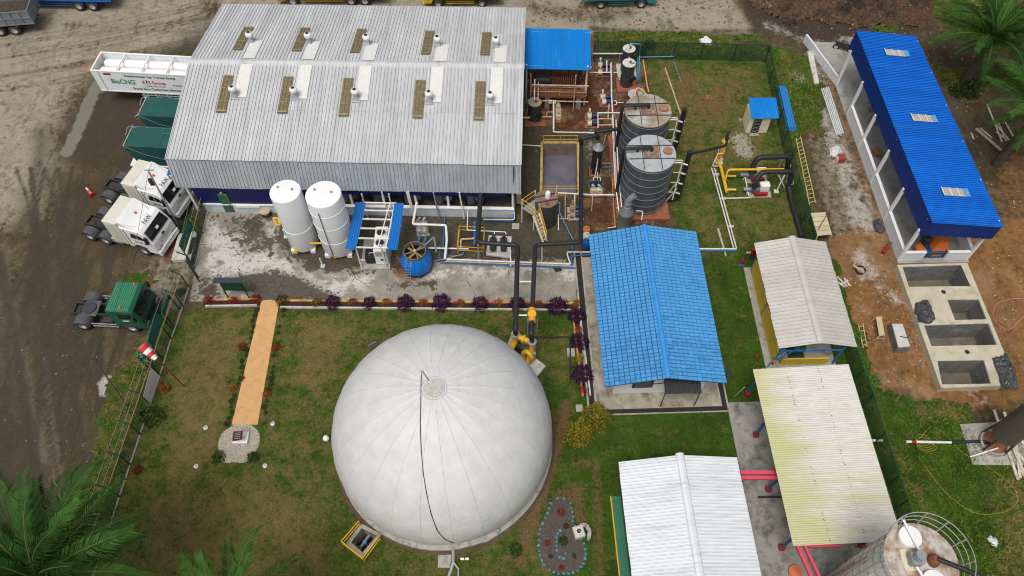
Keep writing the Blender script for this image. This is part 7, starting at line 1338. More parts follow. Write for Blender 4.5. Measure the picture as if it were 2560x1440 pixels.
main('fat black discharge pipe bending over from the farther gas blower',[P(1880,434,1.0),P(1881,415,1.5),P(1895,394,2.2),P(1972,391,2.2),P(1968,420,.9),P(1968,425,.4)],.2); main('fat black discharge pipe from the nearer gas blower running off along the fence',[P(1885,470,1.0),P(1888,455,1.5),P(1905,430,2.1),P(1980,429,2.1),P(1972,465,.6),P(1978,500,.3),P(2005,592,.3)],.2)
sp2=thing('pipe_stand','white A-frame stand propping the black discharge pipes','stand',P(1950,480))
for a_,b_ in(((1962,436,1.9),(1940,480,.05)),((1946,436,1.9),(1962,470,.05)),((1955,398,2.0),(1945,425,.1)),((1916,436,1.8),(1910,456,.1))): MB().beam(P(*a_),P(*b_),.08).build('strut',PIPEW,sp2); 
g=P(1940,480); MB().bbox(g.x-.18,g.x+.18,g.y-.18,g.y+.18,0,.14,.02).build('footing',CONCW,sp2)
for z_,px,py in((1.0,1968,413),(.9,1975,455)): b=MB(); c=P(px,py,z_); b.ring((c.x,c.y),.26,.05,z_,16); b.build('pipe_clamp',STEEL,sp2)
lp=thing('lawn_pipework','twin cream pipes running low across the lawn to the tiled office','pipework',P(1815,520))
for dx in(-4,3): MB().tube([P(1783+dx,420,.3),P(1805+dx,500,.3),P(1838+dx,620,.3)],.05,7).build('pipe',PIPEW,lp)
MB().tube([P(1841,622,.35),P(1748,622,.35)],.06,7).build('pipe',PIPEW,lp); MB().tube([P(1841,627,.2),P(1748,627,.2)],.05,7).build('pipe',BLUEP,lp); MB().tube([P(1808,496,.2),P(1850,495,.2),P(1876,494,.2)],.05,7).build('pipe',PIPEW,lp); MB().tube([P(1862,440,.2),P(1872,490,.2)],.05,7).build('pipe',PIPEW,lp)
for px,py in((1790,440),(1808,500),(1826,570)): g=P(px,py); MB().box(g.x-.2,g.x+.2,g.y-.06,g.y+.06,0,.25).build('sleeper',CONCW,lp)
one(MB().tube([P(1663,170,.12),P(1700,280,.1),P(1712,305,.1)],.07,7),'loose_pipe',PIPEO,'long rusty-cream pipe lying on the lawn beside the dark tanks','pipe'); one(MB().tube([P(1676,130,.12),P(1703,205,.08)],.03,6),'loose_rod',CYANP,'thin pale rod lying on the lawn near the rear fence','rod')
one(MB().tube([P(1795,572,.1),P(1815,640,.1)],.09,7,r2=.05),'log',M('bleached_wood',(.50,.44,.33),.9,0,.2,4),'bleached tapering log lying on the lawn by the cream pipes','log')
ck=thing('rubble_lump','orange rubble lump lying on the lawn beyond the dark tanks','rubble',P(1773,247)); g=P(1773,248)
for k in range(5): bm=bmesh.new(); bmesh.ops.create_icosphere(bm,subdivisions=1,radius=random.uniform(.1,.2)); me=bpy.data.meshes.new('lump'); [setattr(v,'co',v.co*random.uniform(.7,1.3)) for v in bm.verts]; bm.to_mesh(me); bm.free(); me.materials.append(M('orange_clay',(.34,.13,.05),.95,0,.25,6)); inst('lump',me,ck,Matrix.Translation((random.uniform(-.2,.2),random.uniform(-.2,.2),.1)))
# guard hut
hut=thing('guard_hut','tiny cream hut with a blue sheet roof and lattice door on the lawn','hut',P(1890,325)); A=P(1863,334); B=P(1915,333); hx0,hx1=A.x,B.x; hy0=A.y; hy1=hy0+1.5
MB().box(hx0,hx1,hy0,hy1,.05,1.85).build('wall',M('hut_cream',(.72,.65,.45),.75,0,.06,2,(.4,.33,.2),.4,1.5),hut); MB().box(hx0-.25,hx1+.2,hy0-.3,hy1+.2,0,.06).build('plinth',CONC,hut)
d_=MB().box(hx0+.35,hx0+1.0,hy0-.03,hy0-.004,.1,1.6).build('door',DARK,hut)
for k in range(4): MB().beam((hx0+.38,hy0-.045,.15+.4*k),(hx0+.97,hy0-.045,.45+.4*k if k<3 else 1.58),.025,.02).build('lattice_bar',STEEL,d_); MB().beam((hx0+.97,hy0-.05,.15+.4*k),(hx0+.38,hy0-.05,.45+.4*k if k<3 else 1.58),.025,.02).build('lattice_bar',STEEL,d_)
me=rib_mesh('roof_panel',.56,1.95,4,.05,.03,[BLUER,BLUER_RIB]); q=WM[hut.name].inverted()@Vector((hx0-.02,hy1+.15,2.35)); lay('roof_panel',me,hut,q,(1,0,0),(0,-1,-.22),4,.555)
st_=thing('sheet_stack','stack of blue roofing sheets lying outside the fence by the hut','sheets',P(1962,270)); q=[P(1943,218,.2),P(1966,217,.2),P(1979,320,.2),P(1955,322,.2)]
for k in range(4): w_=(q[1]-q[0]).length*.95; me=rib_mesh('sheet',w_,(q[3]-q[0]).length,3,.06,.04,[M('stack_blue',(.02,.19,.52),.5,0,.1,2)]); inst('sheet',me,st_,WM[st_.name].inverted()@upf(q[0]+Vector((random.uniform(-.05,.05),random.uniform(-.15,.15),.06*k-.12)),q[1]-q[0],q[3]-q[0],w_))
# ================= concrete tank block =================
tb=thing('concrete_tank_block','pale raised concrete block with four open rectangular water tanks on orange soil','tank block',P(2370,815))
TOPC=M('fresh_concrete_top',(.50,.45,.34),.85,0,.1,1.5,(.35,.29,.19),.45,1.2,bump=.01)
def blockwork_mat():
    t=NT('tank_blockwork'); m=t.n('ShaderNodeMapping'); t.l(t.pos,m.inputs[0]); m.inputs['Rotation'].default_value=(math.pi/2,0,0); br=t.n('ShaderNodeTexBrick'); t.l(m.outputs[0],br.inputs[0]); br.inputs['Scale'].default_value=2.2; br.inputs['Color1'].default_value=(.19,.19,.18,1); br.inputs['Color2'].default_value=(.28,.275,.26,1); br.inputs['Mortar'].default_value=(.12,.118,.11,1); br.inputs['Mortar Size'].default_value=.02
    n=t.noise(1.5,6,.7); c=t.mix(t.ramp(n,.35,.65,0,.8),br.outputs[0],(.12,.12,.115)); c=t.mix(t.ramp(t.noise(.9,5,off=4),.55,.7,0,.6),c,(.34,.33,.31)); return t.out(c,.85,0,.2)
BLK=blockwork_mat(); FLO=M('wet_tank_floor',(.15,.13,.095),.5,0,.25,1.2,(.26,.23,.18),.4,1)
zt=.55; lx_=lambda y:2243+(2353-2243)*(y-662)/(970-662); rx_=lambda y:2418+.4135*(y-657)
def band(q,n='top_slab'): MB().prism([(p.x,p.y) for p in[P(*v,zt) for v in q]][::-1],0,zt).build(n,TOPC,tb)
PX=[((2256,667),(2403,662),(2427,715),(2272,717)),((2368,749),(2447,748),(2467,798),(2388,800)),((2310,813),(2472,808),(2493,862),(2328,865)),((2343,902),(2460,900),(2478,959),(2355,961))]
ed_=[((2243,662),(2418,657))]
for q in PX: 
    for a,b_ in((q[0],q[1]),(q[3],q[2])):
        sl_=(b_[1]-a[1])/(b_[0]-a[0]); ya=a[1]; xl=lx_(ya); yl=ya+sl_*(xl-a[0]); yr=b_[1]; xr=rx_(yr); ed_.append(((lx_(yl),yl),(xr,yr+sl_*(xr-b_[0]))))
ed_.append(((2353,970),(2545,963)))
for i in range(0,len(ed_),2): a,b_=ed_[i],ed_[i+1]; band((a[0],a[1],b_[1],b_[0]))
for k,q in enumerate(PX):
    t0,t1=ed_[1+2*k],ed_[2+2*k]; band((t0[0],q[0],q[3],t1[0]),'side_wall'); band((q[1],t0[1],t1[1],q[2]),'side_wall')
for k,q in enumerate(TANKS):
    c=sum(q,Vector())/4; pit(tb,[c+(p-c)*.975 for p in q],.50,-1.35,.1,BLK,FLO,'tank_wall')
for px,py in((2359,730),(2418,880)): c=P(px,py,zt); MB().cyl((c.x,c.y),.16,zt+.002,zt+.012,18).build('drain_hole',DARK,tb)
one(MB().beam(P(2404,663,.62),P(2428,716,.62),.1,.05),'plank',PALEWOOD,'pale plank lying along the edge of the first concrete tank','plank')
def crumple(label, pts, z, col, name='tarpaulin', seed=1, h=.3):
    w=[P(*p,z) for p in pts]; cx=sum(p.x for p in w)/len(w); cy=sum(p.y for p in w)/len(w); x0=min(p.x for p in w);x1=max(p.x for p in w);y0=min(p.y for p in w);y1=max(p.y for p in w); q=random.Random(seed)
    X,Y=np.meshgrid(np.linspace(x0,x1,34),np.linspace(y0,y1,34)); sd=poly_sd(X,Y,[(p.x,p.y) for p in w])+fbm(X,Y,2,seed)*.3; Z=z+.02+np.clip(sd/.35,0,1)*h*(.35+.9*np.abs(fbm(X,Y,2.5,seed+4)*2.2)); kp=(sd[:-1,:-1]>0)&(sd[1:,1:]>0)&(sd[1:,:-1]>0)&(sd[:-1,1:]>0)
    ed=np.where(sd<.12,z+.01,Z); me,_,_=grid_mesh(name,X-cx,Y-cy,ed-z,col,kp); me.polygons.foreach_set('use_smooth',[False]*len(me.polygons)); o=bpy.data.objects.new(name,me); COL.objects.link(o); o.location=(cx,cy,z); return tag(o,label,'tarpaulin')
TP=M('charcoal_tarp',(.055,.058,.062),.4,0,.25,3,spec=.5)
crumple('crumpled charcoal tarpaulin draped on the second concrete tank',[(2288,755),(2315,748),(2330,765),(2343,800),(2325,812),(2295,808),(2283,780)],.56,TP,seed=2,h=.45); crumple('crumpled charcoal tarpaulin hanging over the corner of the last concrete tank',[(2480,895),(2515,880),(2535,915),(2550,975),(2505,975),(2490,930)],.57,TP,seed=5,h=.4); crumple('crumpled dark tarpaulin against the workshop half wall',[(2180,550),(2200,545),(2215,575),(2205,588),(2188,580)],.05,TP,seed=8,h=.35); crumple('white plastic sheet blown against the rear fence',[(1748,98),(1765,90),(1782,100),(1778,115),(1752,112)],.05,M('white_plastic',(.68,.70,.73),.4,0,.05,2),seed=3,h=.4); crumple('white plastic scrap lying in the rough grass',[(2466,1345),(2478,1335),(2495,1355),(2498,1372),(2480,1365)],.05,bpy.data.materials['white_plastic'],seed=4,h=.15)
# ---- site clutter ----
def cube_thing(name,label,cat,q,z0,z1,mat): return one(MB().prism([(p.x,p.y) for p in[P(*v,z1) for v in q]][::-1],z0,z1),name,mat,label,cat)
cb_=cube_thing('concrete_block','grey concrete block with a pale top and tools lying on it',"block",((2228,808),(2257,808),(2277,868),(2245,870)),0,.75,M('block_grey',(.16,.16,.155),.85,0,.15,2)); c=P(2252,838,.76); o=MB().prism([(p.x,p.y) for p in[P(*v,.76) for v in((2230,810),(2256,810),(2275,866),(2246,868))]][::-1],.755,.775).build('top_screed',M('pale_screed',(.52,.50,.47),.85,0,.12,3),cb_)
MB().tube([c+Vector((-.1,-.1,.05)),c+Vector((.35,-.25,.05)),c+Vector((.6,0,.05))],.03,6).build('tool',DARK,cb_)
tq=thing('trestle_bench','rough timber trestle bench beside the concrete block','bench',P(2202,830)); q=[P(2190,792,.7),P(2204,791,.7),P(2212,838,.7),P(2198,840,.7)]; MB().hexa([p-Vector((0,0,.05)) for p in q[::-1]],q[::-1]).build('top_plank',M('sawn_plank',(.50,.40,.22),.85,0,.15,4),tq)
for i in range(4): MB().beam(Vector((q[i].x+(-.15 if i in(0,3) else .15),q[i].y,.02)),q[i]-Vector((0,0,.06)),.06).build('leg',WOOD,tq)
for a,b_ in((0,1),(3,2)): MB().beam(Vector((q[a].x-.1,q[a].y,.3)),Vector((q[b_].x+.1,q[b_].y,.3)),.05).build('cross_bar',WOOD,tq)
def ladder(label,A,B,C,D,n,mat=WOOD):
    t=thing('ladder',label,'ladder',A); 
    for a,b_ in((A,D),(B,C)): MB().tube([a,b_],.04,6).build('rail',mat,t)
    for i in range(n): f_=(i+.5)/n; MB().tube([A.lerp(D,f_),B.lerp(C,f_)],.028,5).build('rung',mat,t)
ladder('long bamboo ladder lying in the grass along the wire fence',P(1990,346,.15),P(2001,340,.15),P(2039,508,.15),P(2024,512,.15),17,M('bamboo',(.52,.40,.19),.7,0,.15,4)); ladder('short bamboo ladder lying by the grey shed corner',P(2146,812,.12),P(2157,808,.12),P(2167,866,.12),P(2158,870,.12),5,bpy.data.materials['bamboo'])
tbq=thing('work_table','makeshift plank table with a shovel standing beside the fence','table',P(2055,575)); q=[P(2027,532,.8),P(2063,530,.8),P(2080,586,.8),P(2044,590,.8)]
for i in range(5): f0,f1=i/5+.01,(i+1)/5-.01; p=[q[0].lerp(q[3],f0),q[1].lerp(q[2],f0),q[1].lerp(q[2],f1),q[0].lerp(q[3],f1)]; MB().hexa([v-Vector((0,0,.05)) for v in p[::-1]],[v+Vector((0,0,random.uniform(0,.02))) for v in p[::-1]]).build('plank',M('table_plank',(.56,.46,.31),.85,0,.15,4,orand=.15),tbq)
for p in q: MB().beam(Vector((p.x,p.y,0)),p-Vector((0,0,.05)),.08).build('leg',WOOD,tbq)
one(MB().tube([P(2086,505,1.9),P(2045,575,.85)],.03,6),'shovel_handle',RUST,'rusty shovel handle leaning over the plank table','shovel')
pb=thing('pipe_bundle','bundle of white pipes lying by the workshop wall','pipes',P(2080,280))
for k in range(5): MB().tube([P(2054+4.2*k,222-1*k,.08+.05*(k%2)),P(2092+4.2*k,338-1*k,.08+.05*(k%2))],.055,7).build('pipe',M('bundle_white',(.62,.64,.66),.4,0,.05,3),pb)
cube_thing('concrete_lintel','pale precast concrete lintel lying beside the lane','lintel',((2018,127),(2032,125),(2048,207),(2037,210)),0,.18,CONCW)
rm=thing('rebar_mat','rusty reinforcement mesh lying on the lane by the fence','mesh',P(2030,330)); q=[P(2002,312,.04),P(2045,312,.04),P(2058,345,.04),P(2008,347,.04)]
for i in range(14): f_=i/13; MB().tube([q[0].lerp(q[1],f_),q[3].lerp(q[2],f_)],.012,4).build('bar',RUST,rm); MB().tube([q[0].lerp(q[3],f_)+Vector((0,0,.02)),q[1].lerp(q[2],f_)+Vector((0,0,.02))],.012,4).build('bar',RUST,rm)
crumple('white cement sack slumped next to a red box on the lane',[(2073,375),(2085,365),(2100,366),(2103,380),(2088,392),(2075,388)],.02,M('sack_white',(.62,.62,.60),.8,0,.08,3),'sack',6,.5)
rb=thing('toolbox','red metal box with a cream side standing on the lane','box',P(2098,405)); g=P(2100,402); MB().bbox(g.x-.3,g.x+.25,g.y-.3,g.y+.25,.02,.6,.04).build('case',M('faded_red',(.30,.05,.05),.6,0,.12,3),rb); MB().bbox(g.x-.4,g.x-.3,g.y-.28,g.y+.1,.02,.5,.03).build('side_tank',CREAM,rb)
ex=thing('fire_extinguisher','red gas cylinder lying against the workshop half wall','cylinder',P(2213,630)); a=P(2208,632,.2); b_=P(2228,606,.35); MB().tube([a,a.lerp(b_,.6)],.14,12).build('cylinder',RED,ex,True); MB().tube([a.lerp(b_,.6),b_],.1,10).build('neck',M('cylinder_brown',(.16,.06,.05),.5),ex); MB().tube([b_,b_+Vector((.1,.1,.05))],.05,8).build('valve',STEEL,ex)
bk=thing('mortar_bucket','dark mortar tub with a plank across it on splashed cement','tub',P(2150,680)); g=P(2148,680); MB().lathe([(.28,.02),(.36,.35),(.33,.35),(.26,.08)],18,(g.x,g.y),cap=False).build('tub',DSTEEL,bk); MB().cyl((g.x,g.y),.3,.1,.2,16).build('mortar',CONC,bk); MB().beam(P(2132,662,.45),P(2160,682,.4),.14,.04).build('plank',WOOD,bk); MB().tube([P(2152,675,.4),P(2173,658,.6)],.02,5).build('stirring_stick',PALEWOOD,bk)
def timber(label, segs, mat, z=.08, r=.06, name='timber_pile'):
    t=thing(name,label,'timber',P(*segs[0][0])); 
    for i,(a,b_) in enumerate(segs): MB().beam(P(*a,z+.05*(i%3)),P(*b_,z+.05*((i+1)%3)),r*2.2,r).build('plank',mat,t)
timber('small heap of scrap timber beside the grey shed wall',[((2093,692),(2118,716)),((2100,712),(2120,700)),((2110,695),(2125,715)),((2095,705),(2112,718))],PALEWOOD)
timber('scattered pale planks under the palm beside the workshop',[((2468,262),(2505,355)),((2485,305),(2522,350)),((2495,305),(2515,352)),((2510,300),(2535,345)),((2440,322),(2500,375)),((2450,320),(2480,345)),((2428,332),(2434,348)),((2490,330),(2512,345))],PALEWOOD)
timber('pile of long pale planks by the rusty standing tank',[((2485,1025),(2545,1200)),((2510,1030),(2560,1190)),((2525,1100),(2575,1220)),((2540,1110),(2550,1195)),((2500,1050),(2560,1110)),((2535,1120),(2590,1190))],PALEWOOD,.12,.08)
one(MB().tube([P(2440,322,.15),P(2505,378,.15)],.12,8),'log',M('pale_log',(.42,.36,.26),.9,0,.2,4),'pale log lying on bare soil beside the workshop','log')
one(MB().tube([P(2560,745,.04),P(2520,748,.04),P(2485,760,.04),P(2480,800,.04),P(2520,830,.04),P(2560,790,.04)],.03,6,.8),'pink_hose',M('pink_hose_rubber',(.55,.18,.16),.5),'thin pink hose looping on the orange soil','hose')
yh_=[P(*p,.06) for p in((2300,1095),(2330,1060),(2370,1090),(2400,1130),(2460,1160),(2530,1210),(2550,1250),(2520,1280),(2440,1290),(2370,1240),(2330,1190),(2295,1140))]; one(MB().tube(yh_,.018,6,.8),'yellow_hose',M('yellow_hose_rubber',(.38,.28,.04),.6),'yellow hose sprawling over the rough grass','hose')
b=MB()
for k in range(4): c=P(2308+3*k,1100+6*k,.08+.03*k); b=b; b.tube([(c.x+(.45+.05*k)*math.cos(a*.7),c.y+(.4-.04*k)*math.sin(a*.7),.08+.03*k) for a in range(9)],.016,5,closed=True)
one(b,'hose_coil',bpy.data.materials['yellow_hose_rubber'],'loose yellow hose coil beside the low white pipe','hose')
wpz=thing('low_pipe','white then black pipe running to the rusty standing tank','pipe',P(2370,1105)); MB().tube([P(2265,1104,.3),P(2378,1106,.3)],.08,8).build('white_section',PIPEW,wpz); MB().tube([P(2378,1106,.3),P(2460,1103,.35),P(2478,1110,.6)],.1,8,.15).build('black_section',BLACKP,wpz); MB().tube([P(2278,1104,.3),P(2290,1104,.3)],.095,8).build('red_joint',RED,wpz)
one(MB().tube([P(2180,1101,.4),P(2206,1101,.4)],.08,8),'pipe_stub',PIPEW,'white pipe stub coming out under the stained shed roof','pipe')
rt=thing('rusty_water_tank','tall rusty-olive cylinder tank on black steel legs over a round base','tank',P(2480,1115)); g=P(2478,1112); RTM=M('olive_rust_tank',(.095,.085,.06),.7,0,.2,1.2,(.18,.09,.045),.45,1.2,(2,2,.5)); MB().lathe([(.02,1.55),(.78,1.7),(.78,7.5),(.02,7.7)],28,(g.x,g.y)).build('shell',RTM,rt,True)
for k in range(4): a=k*1.571+.5; MB().beam((g.x+.85*math.cos(a),g.y+.85*math.sin(a),.2),(g.x+.7*math.cos(a),g.y+.7*math.sin(a),2.2),.09).build('leg',DSTEEL,rt)
MB().lathe([(.75,.1),(.85,.1),(.85,.45),(.75,.45),(.72,.12)],28,(g.x,g.y),cap=False).build('base_ring',CONC,rt); MB().cyl((g.x,g.y),.74,.1,.3,24).build('base_fill',M('rust_clay',(.28,.11,.05),.9,0,.3,3),rt); MB().tube([P(2425,1142,.2),P(2495,1120,.5)],.05,7).build('drain_pipe',PIPEW,rt)
q=[P(2398,1062),P(2600,1050),P(2620,1165),P(2430,1163)]; o=MB().prism([(p.x,p.y) for p in q][::-1],0,.1).build('tank_pad',CONC,None); tag(o,kind='structure')
# ================= white rust-streaked silo =================
zs=10.0; cc=P(2303,1400,zs); si=thing('silo','tall white silo streaked with rust, with ring rails and hatches on its roof','silo',(cc.x,cc.y,0)); c=(cc.x,cc.y); R_=1.62
def silo_mat():
    t=NT('silo_white_rust'); n=t.noise(1.6,6,.7,stretch=(1,1,.14)); n2=t.noise(3,6,.7); c=t.mix(t.ramp(n2,.3,.7),(.52,.50,.45),(.68,.67,.63)); c=t.mix(t.ramp(n,.48,.62,0,.9),c,(.20,.085,.03)); c=t.mix(t.ramp(t.noise(2.2,6,.7,stretch=(1,1,.2),off=5),.6,.72,0,.6),c,(.07,.05,.035)); return t.out(c,.55,0,.3)
MB().lathe([(R_,0),(R_,zs)],48,c,cap=False).build('shell',silo_mat(),si,True)
for k in range(11): b=MB(); b.ring(c,R_+.005,.025,1+k*.86,48,5); b.build('weld_ring',M('silo_seam',(.22,.2,.17),.6,0,.2,3),si)
SR=M('silo_roof',(.55,.53,.48),.6,0,.1,1.2,(.26,.11,.04),.72,1.5); MB().lathe([(.02,zs+.28),(R_*.6,zs+.14),(R_+.03,zs),(R_+.03,zs-.06)][::-1],48,c).build('roof_cone',SR,si,True)
for dx,dy in((-.35,.95),(.15,-1.0)): MB().lathe([(.5,zs+.1),(.52,zs+.3),(.5,zs+.36),(.02,zs+.4)],24,(c[0]+dx,c[1]+dy)).build('hatch',WHITE,si,True)
MB().bbox(c[0]-.75,c[0]-.2,c[1]-.35,c[1]+.25,zs+.2,zs+.75,.06).build('gearbox',GREYP,si); MB().tube([(c[0]-.5,c[1]-.05,zs+.7),(c[0]-.5,c[1]-.05,zs+1.15)],.22,14).build('motor',GREYP,si,True); MB().bbox(c[0]-.95,c[0]-.1,c[1]-.5,c[1]+.45,zs+.12,zs+.2,.02).build('mount_plate',CREAM,si)
MB().lathe([(.3,zs+.2),(.26,zs+.5),(.14,zs+.65)],18,(c[0]+.38,c[1]-.1)).build('inlet_cone',RUST,si,True); MB().tube([(c[0]+.4,c[1]-.1,zs+.62),(c[0]+1.4,c[1]-.55,zs+.65),(c[0]+2.6,c[1]-1.15,zs+.6)],.11,10).build('inlet_pipe',BLACKP,si,True)
for dx in(-.55,): MB().beam((c[0]+dx,c[1]+1.75,zs+.5),(c[0]+dx+.35,c[1]+.1,zs+.55),.1,.05).build('walk_beam',WHITE,si); MB().beam((c[0]+dx,c[1]-.4,zs+.5),(c[0]+dx+.45,c[1]-1.7,zs+.5),.1,.05).build('walk_beam',WHITE,si)
RL=M('rail_grey_white',(.38,.38,.36),.6,.1,.15,3)
for z,r in((.15,1.78),(.6,1.82),(1.05,1.85)): MB().tube([(c[0]+r*math.cos(a),c[1]+r*math.sin(a),zs+z) for a in[-1.2+3.6*i/24 for i in range(25)]],.02,6).build('ring_rail',RL,si); MB().tube([(c[0]+(r+.0)*math.cos(a),c[1]+r*math.sin(a),zs+z) for a in[3.2+1.5*i/10 for i in range(11)]],.025,6).build('ring_rail',RL,si)
for i in range(8): a=-1.2+3.6*i/7; MB().beam((c[0]+1.66*math.cos(a),c[1]+1.66*math.sin(a),zs-.05),(c[0]+1.85*math.cos(a),c[1]+1.85*math.sin(a),zs+1.05),.04).build('rail_post',RL,si)
a0=math.radians(205); n_=Vector((math.cos(a0),math.sin(a0),0)); tn=Vector((-math.sin(a0),math.cos(a0),0)); b=MB()
for i in range(6):
    a1=a0-.32+.64*i/5
for i in range(5):
    a1,a2=a0-.32+.128*i,a0-.32+.128*(i+1); rr=R_+.03; b.add([(c[0]+rr*math.cos(a1),c[1]+rr*math.sin(a1),zs-2.2),(c[0]+rr*math.cos(a2),c[1]+rr*math.sin(a2),zs-2.2),(c[0]+rr*math.cos(a2),c[1]+rr*math.sin(a2),zs-1.5),(c[0]+rr*math.cos(a1),c[1]+rr*math.sin(a1),zs-1.5)],[(0,1,2,3)])
pnl=b.build('name_panel',WHITE_C,si)
for i,(ch_,m) in enumerate((('K',LR),('?',LB),('S',LR))):
    a1=a0-.2+.15*i; nn=Vector((math.cos(a1),math.sin(a1),0)); tt=Vector((-math.sin(a1),math.cos(a1),0)); o=letters('lettering',ch_,m,si,WM[si.name].inverted()@frame(Vector((c[0],c[1],zs-1.95))+nn*(R_+.045)-tt*.1,tt,(0,0,1)),.2,.3)
for k in range(3): a=math.radians(150+14*k); MB().tube([(c[0]+(R_+.12)*math.cos(a),c[1]+(R_+.12)*math.sin(a),zs),(c[0]+(R_+.12)*math.cos(a),c[1]+(R_+.12)*math.sin(a),0)],.035,6).build('riser_pipe',STEEL,si)
og=P(1985,1432); one(MB().lathe([(.1,.1),(.38,.15),(.38,.3),(.1,.35)],20,(og.x,og.y)),'orange_float',M('orange_plastic',(.65,.16,.06),.5),'orange ring float lying on the shed floor slab by the pink gantry','float')
# ================= machine and goods in the workshop =================
mc=thing('feed_machine','orange and dark-blue machine standing in the workshop doorway','machine',P(2325,640)); g=P(2330,640); mo=M('machine_orange',(.62,.15,.03),.45,0,.06,2); mb_=M('machine_blue',(.01,.07,.16),.45,0,.1,2)
MB().bbox(g.x-.75,g.x+.7,g.y-.25,g.y+.8,.1,.75,.04).build('base',mb_,mc); MB().hexa([(g.x-.35,g.y-.1,.75),(g.x+.6,g.y-.1,.75),(g.x+.6,g.y+.8,.75),(g.x-.35,g.y+.8,.75)],[(g.x-.1,g.y+.1,1.5),(g.x+.6,g.y+.1,1.5),(g.x+.6,g.y+.8,1.5),(g.x-.1,g.y+.8,1.5)]).build('hopper',mo,mc); MB().tube([(g.x-.95,g.y-.25,.6),(g.x-1.15,g.y+.5,.6)],.32,16).build('flywheel',mo,mc,True); MB().tube([(g.x+.72,g.y+.2,.5),(g.x+.85,g.y+.2,.5)],.4,16).build('pulley',mo,mc,True); MB().bbox(g.x-.9,g.x-.3,g.y+.5,g.y+1.1,.6,1.3,.1).build('motor',DSTEEL,mc); MB().box(g.x-.3,g.x+.35,g.y-.262,g.y-.252,.35,.5).build('nameplate',BEACON,mc)
for i,(px,py,w_,l) in enumerate(((2175,275,.35,'small brown carton inside the workshop near the far end'),(2183,305,.55,'brown carton with split flaps inside the workshop'),(2190,385,.6,'large brown carton beside the workshop half wall'))):
    g=P(px,py,.1); t=thing('carton',l,'box',g,.2*i); MB().bbox(-w_/2,w_/2,-w_/2,w_/2,0,w_*.7,.02).build('body',M('cardboard',(.28,.17,.10),.8,0,.12,3),t,world=False); MB().box(-w_/2,w_/2,-w_/2-.2,-w_/2,w_*.68,w_*.7).build('flap',M('cardboard',(.28,.17,.10)),t,world=False)
for i,(px,py,l) in enumerate(((2185,365,'dark motor scooter part lying inside the workshop'),(2250,470,'dark motorbike parked inside the workshop near the front'))): pass
def moped(px,py,rz,label):
    g=P(px,py); t=thing('motorcycle',label,'motorcycle',g,rz)
    for x in(-.62,.62): e=wheel(t,x,0,.29,.12)
    MB().bbox(-.35,.35,-.12,.12,.3,.6,.06).build('engine',DSTEEL,t,world=False); MB().hexa([(-.75,-.13,.65),(.1,-.15,.62),(.1,.15,.62),(-.75,.13,.65)],[(-.8,-.1,.82),(.1,-.13,.78),(.1,.13,.78),(-.8,.1,.82)]).build('seat',DARK,t,world=False); MB().hexa([(.05,-.15,.55),(.5,-.12,.6),(.5,.12,.6),(.05,.15,.55)],[(.1,-.12,.9),(.45,-.08,.9),(.45,.08,.9),(.1,.12,.9)]).build('fuel_tank',M('olive_tank',(.06,.06,.03),.35),t,world=False)
    for s in(-.05,.05): MB().tube([(.62,s*1.5,.3),(.42,s,.95)],.025,6).build('fork',STEEL,t,world=False)
    MB().tube([(.35,-.36,1.02),(.42,0,.98),(.35,.36,1.02)],.02,6).build('handlebar',DARK,t,world=False); MB().lathe([(.05,0),(.1,.08)],10).xf(Matrix.Translation((.5,0,.85))@Matrix.Rotation(1.57,4,'Y')).build('headlight',LAMP,t,world=False)
    for s in(-1,1): MB().tube([(.36,s*.3,1.02),(.34,s*.36,1.18)],.012,5).build('mirror_stem',DARK,t,world=False); MB().cyl((.34,s*.37),.055,1.16,1.19,10).build('mirror',LAMP,t,world=False)
    return t
moped(2105,128,math.radians(-25),'black motorcycle parked on the dirt track behind the blue workshop'); moped(2252,478,math.radians(70),'dark motorcycle under the edge of the workshop roof')
# ================= rubbish heap =================
hp=[P(*p) for p in((1850,-60),(1880,20),(1960,55),(2080,70),(2190,60),(2290,80),(2340,60),(2320,-10),(2250,-60))]; X,Y=np.meshgrid(np.arange(min(p.x for p in hp),max(p.x for p in hp),.22),np.arange(min(p.y for p in hp),max(p.y for p in hp),.22)); sd=poly_sd(X,Y,[(p.x,p.y) for p in hp])+fbm(X,Y,.5,21)*3; Z=np.clip(sd/3,0,1)*(.7+1.6*np.clip(fbm(X,Y,.35,5)*2+.4,0,1))+np.abs(fbm(X,Y,2.2,8))*.9*np.clip(sd,0,1)+.0
def heap_mat():
    t=NT('rubbish_fibre'); n=t.noise(.45,6,.7); n2=t.noise(5,6,.75); n3=t.noise(1.5,5,off=4); c=t.mix(t.ramp(n2,.35,.65),(.045,.030,.022),(.19,.11,.065)); c=t.mix(t.ramp(n,.48,.62),c,t.mix(t.ramp(n2,.35,.6),(.015,.013,.012),(.06,.045,.04))); c=t.mix(t.math('MULTIPLY',t.ramp(n3,.6,.68),t.ramp(n2,.5,.6)),c,(.36,.33,.29)); t.bump(n2,.2); return t.out(c,.95,0,.15)
me,_,_=grid_mesh('rubbish_heap',X,Y,Z,heap_mat(),(sd[:-1,:-1]>0)&(sd[1:,1:]>0)); me.polygons.foreach_set('use_smooth',[False]*len(me.polygons)); o=put('rubbish_heap',me,'stuff','heap of dark and rusty-brown fibre waste beyond the dirt track')
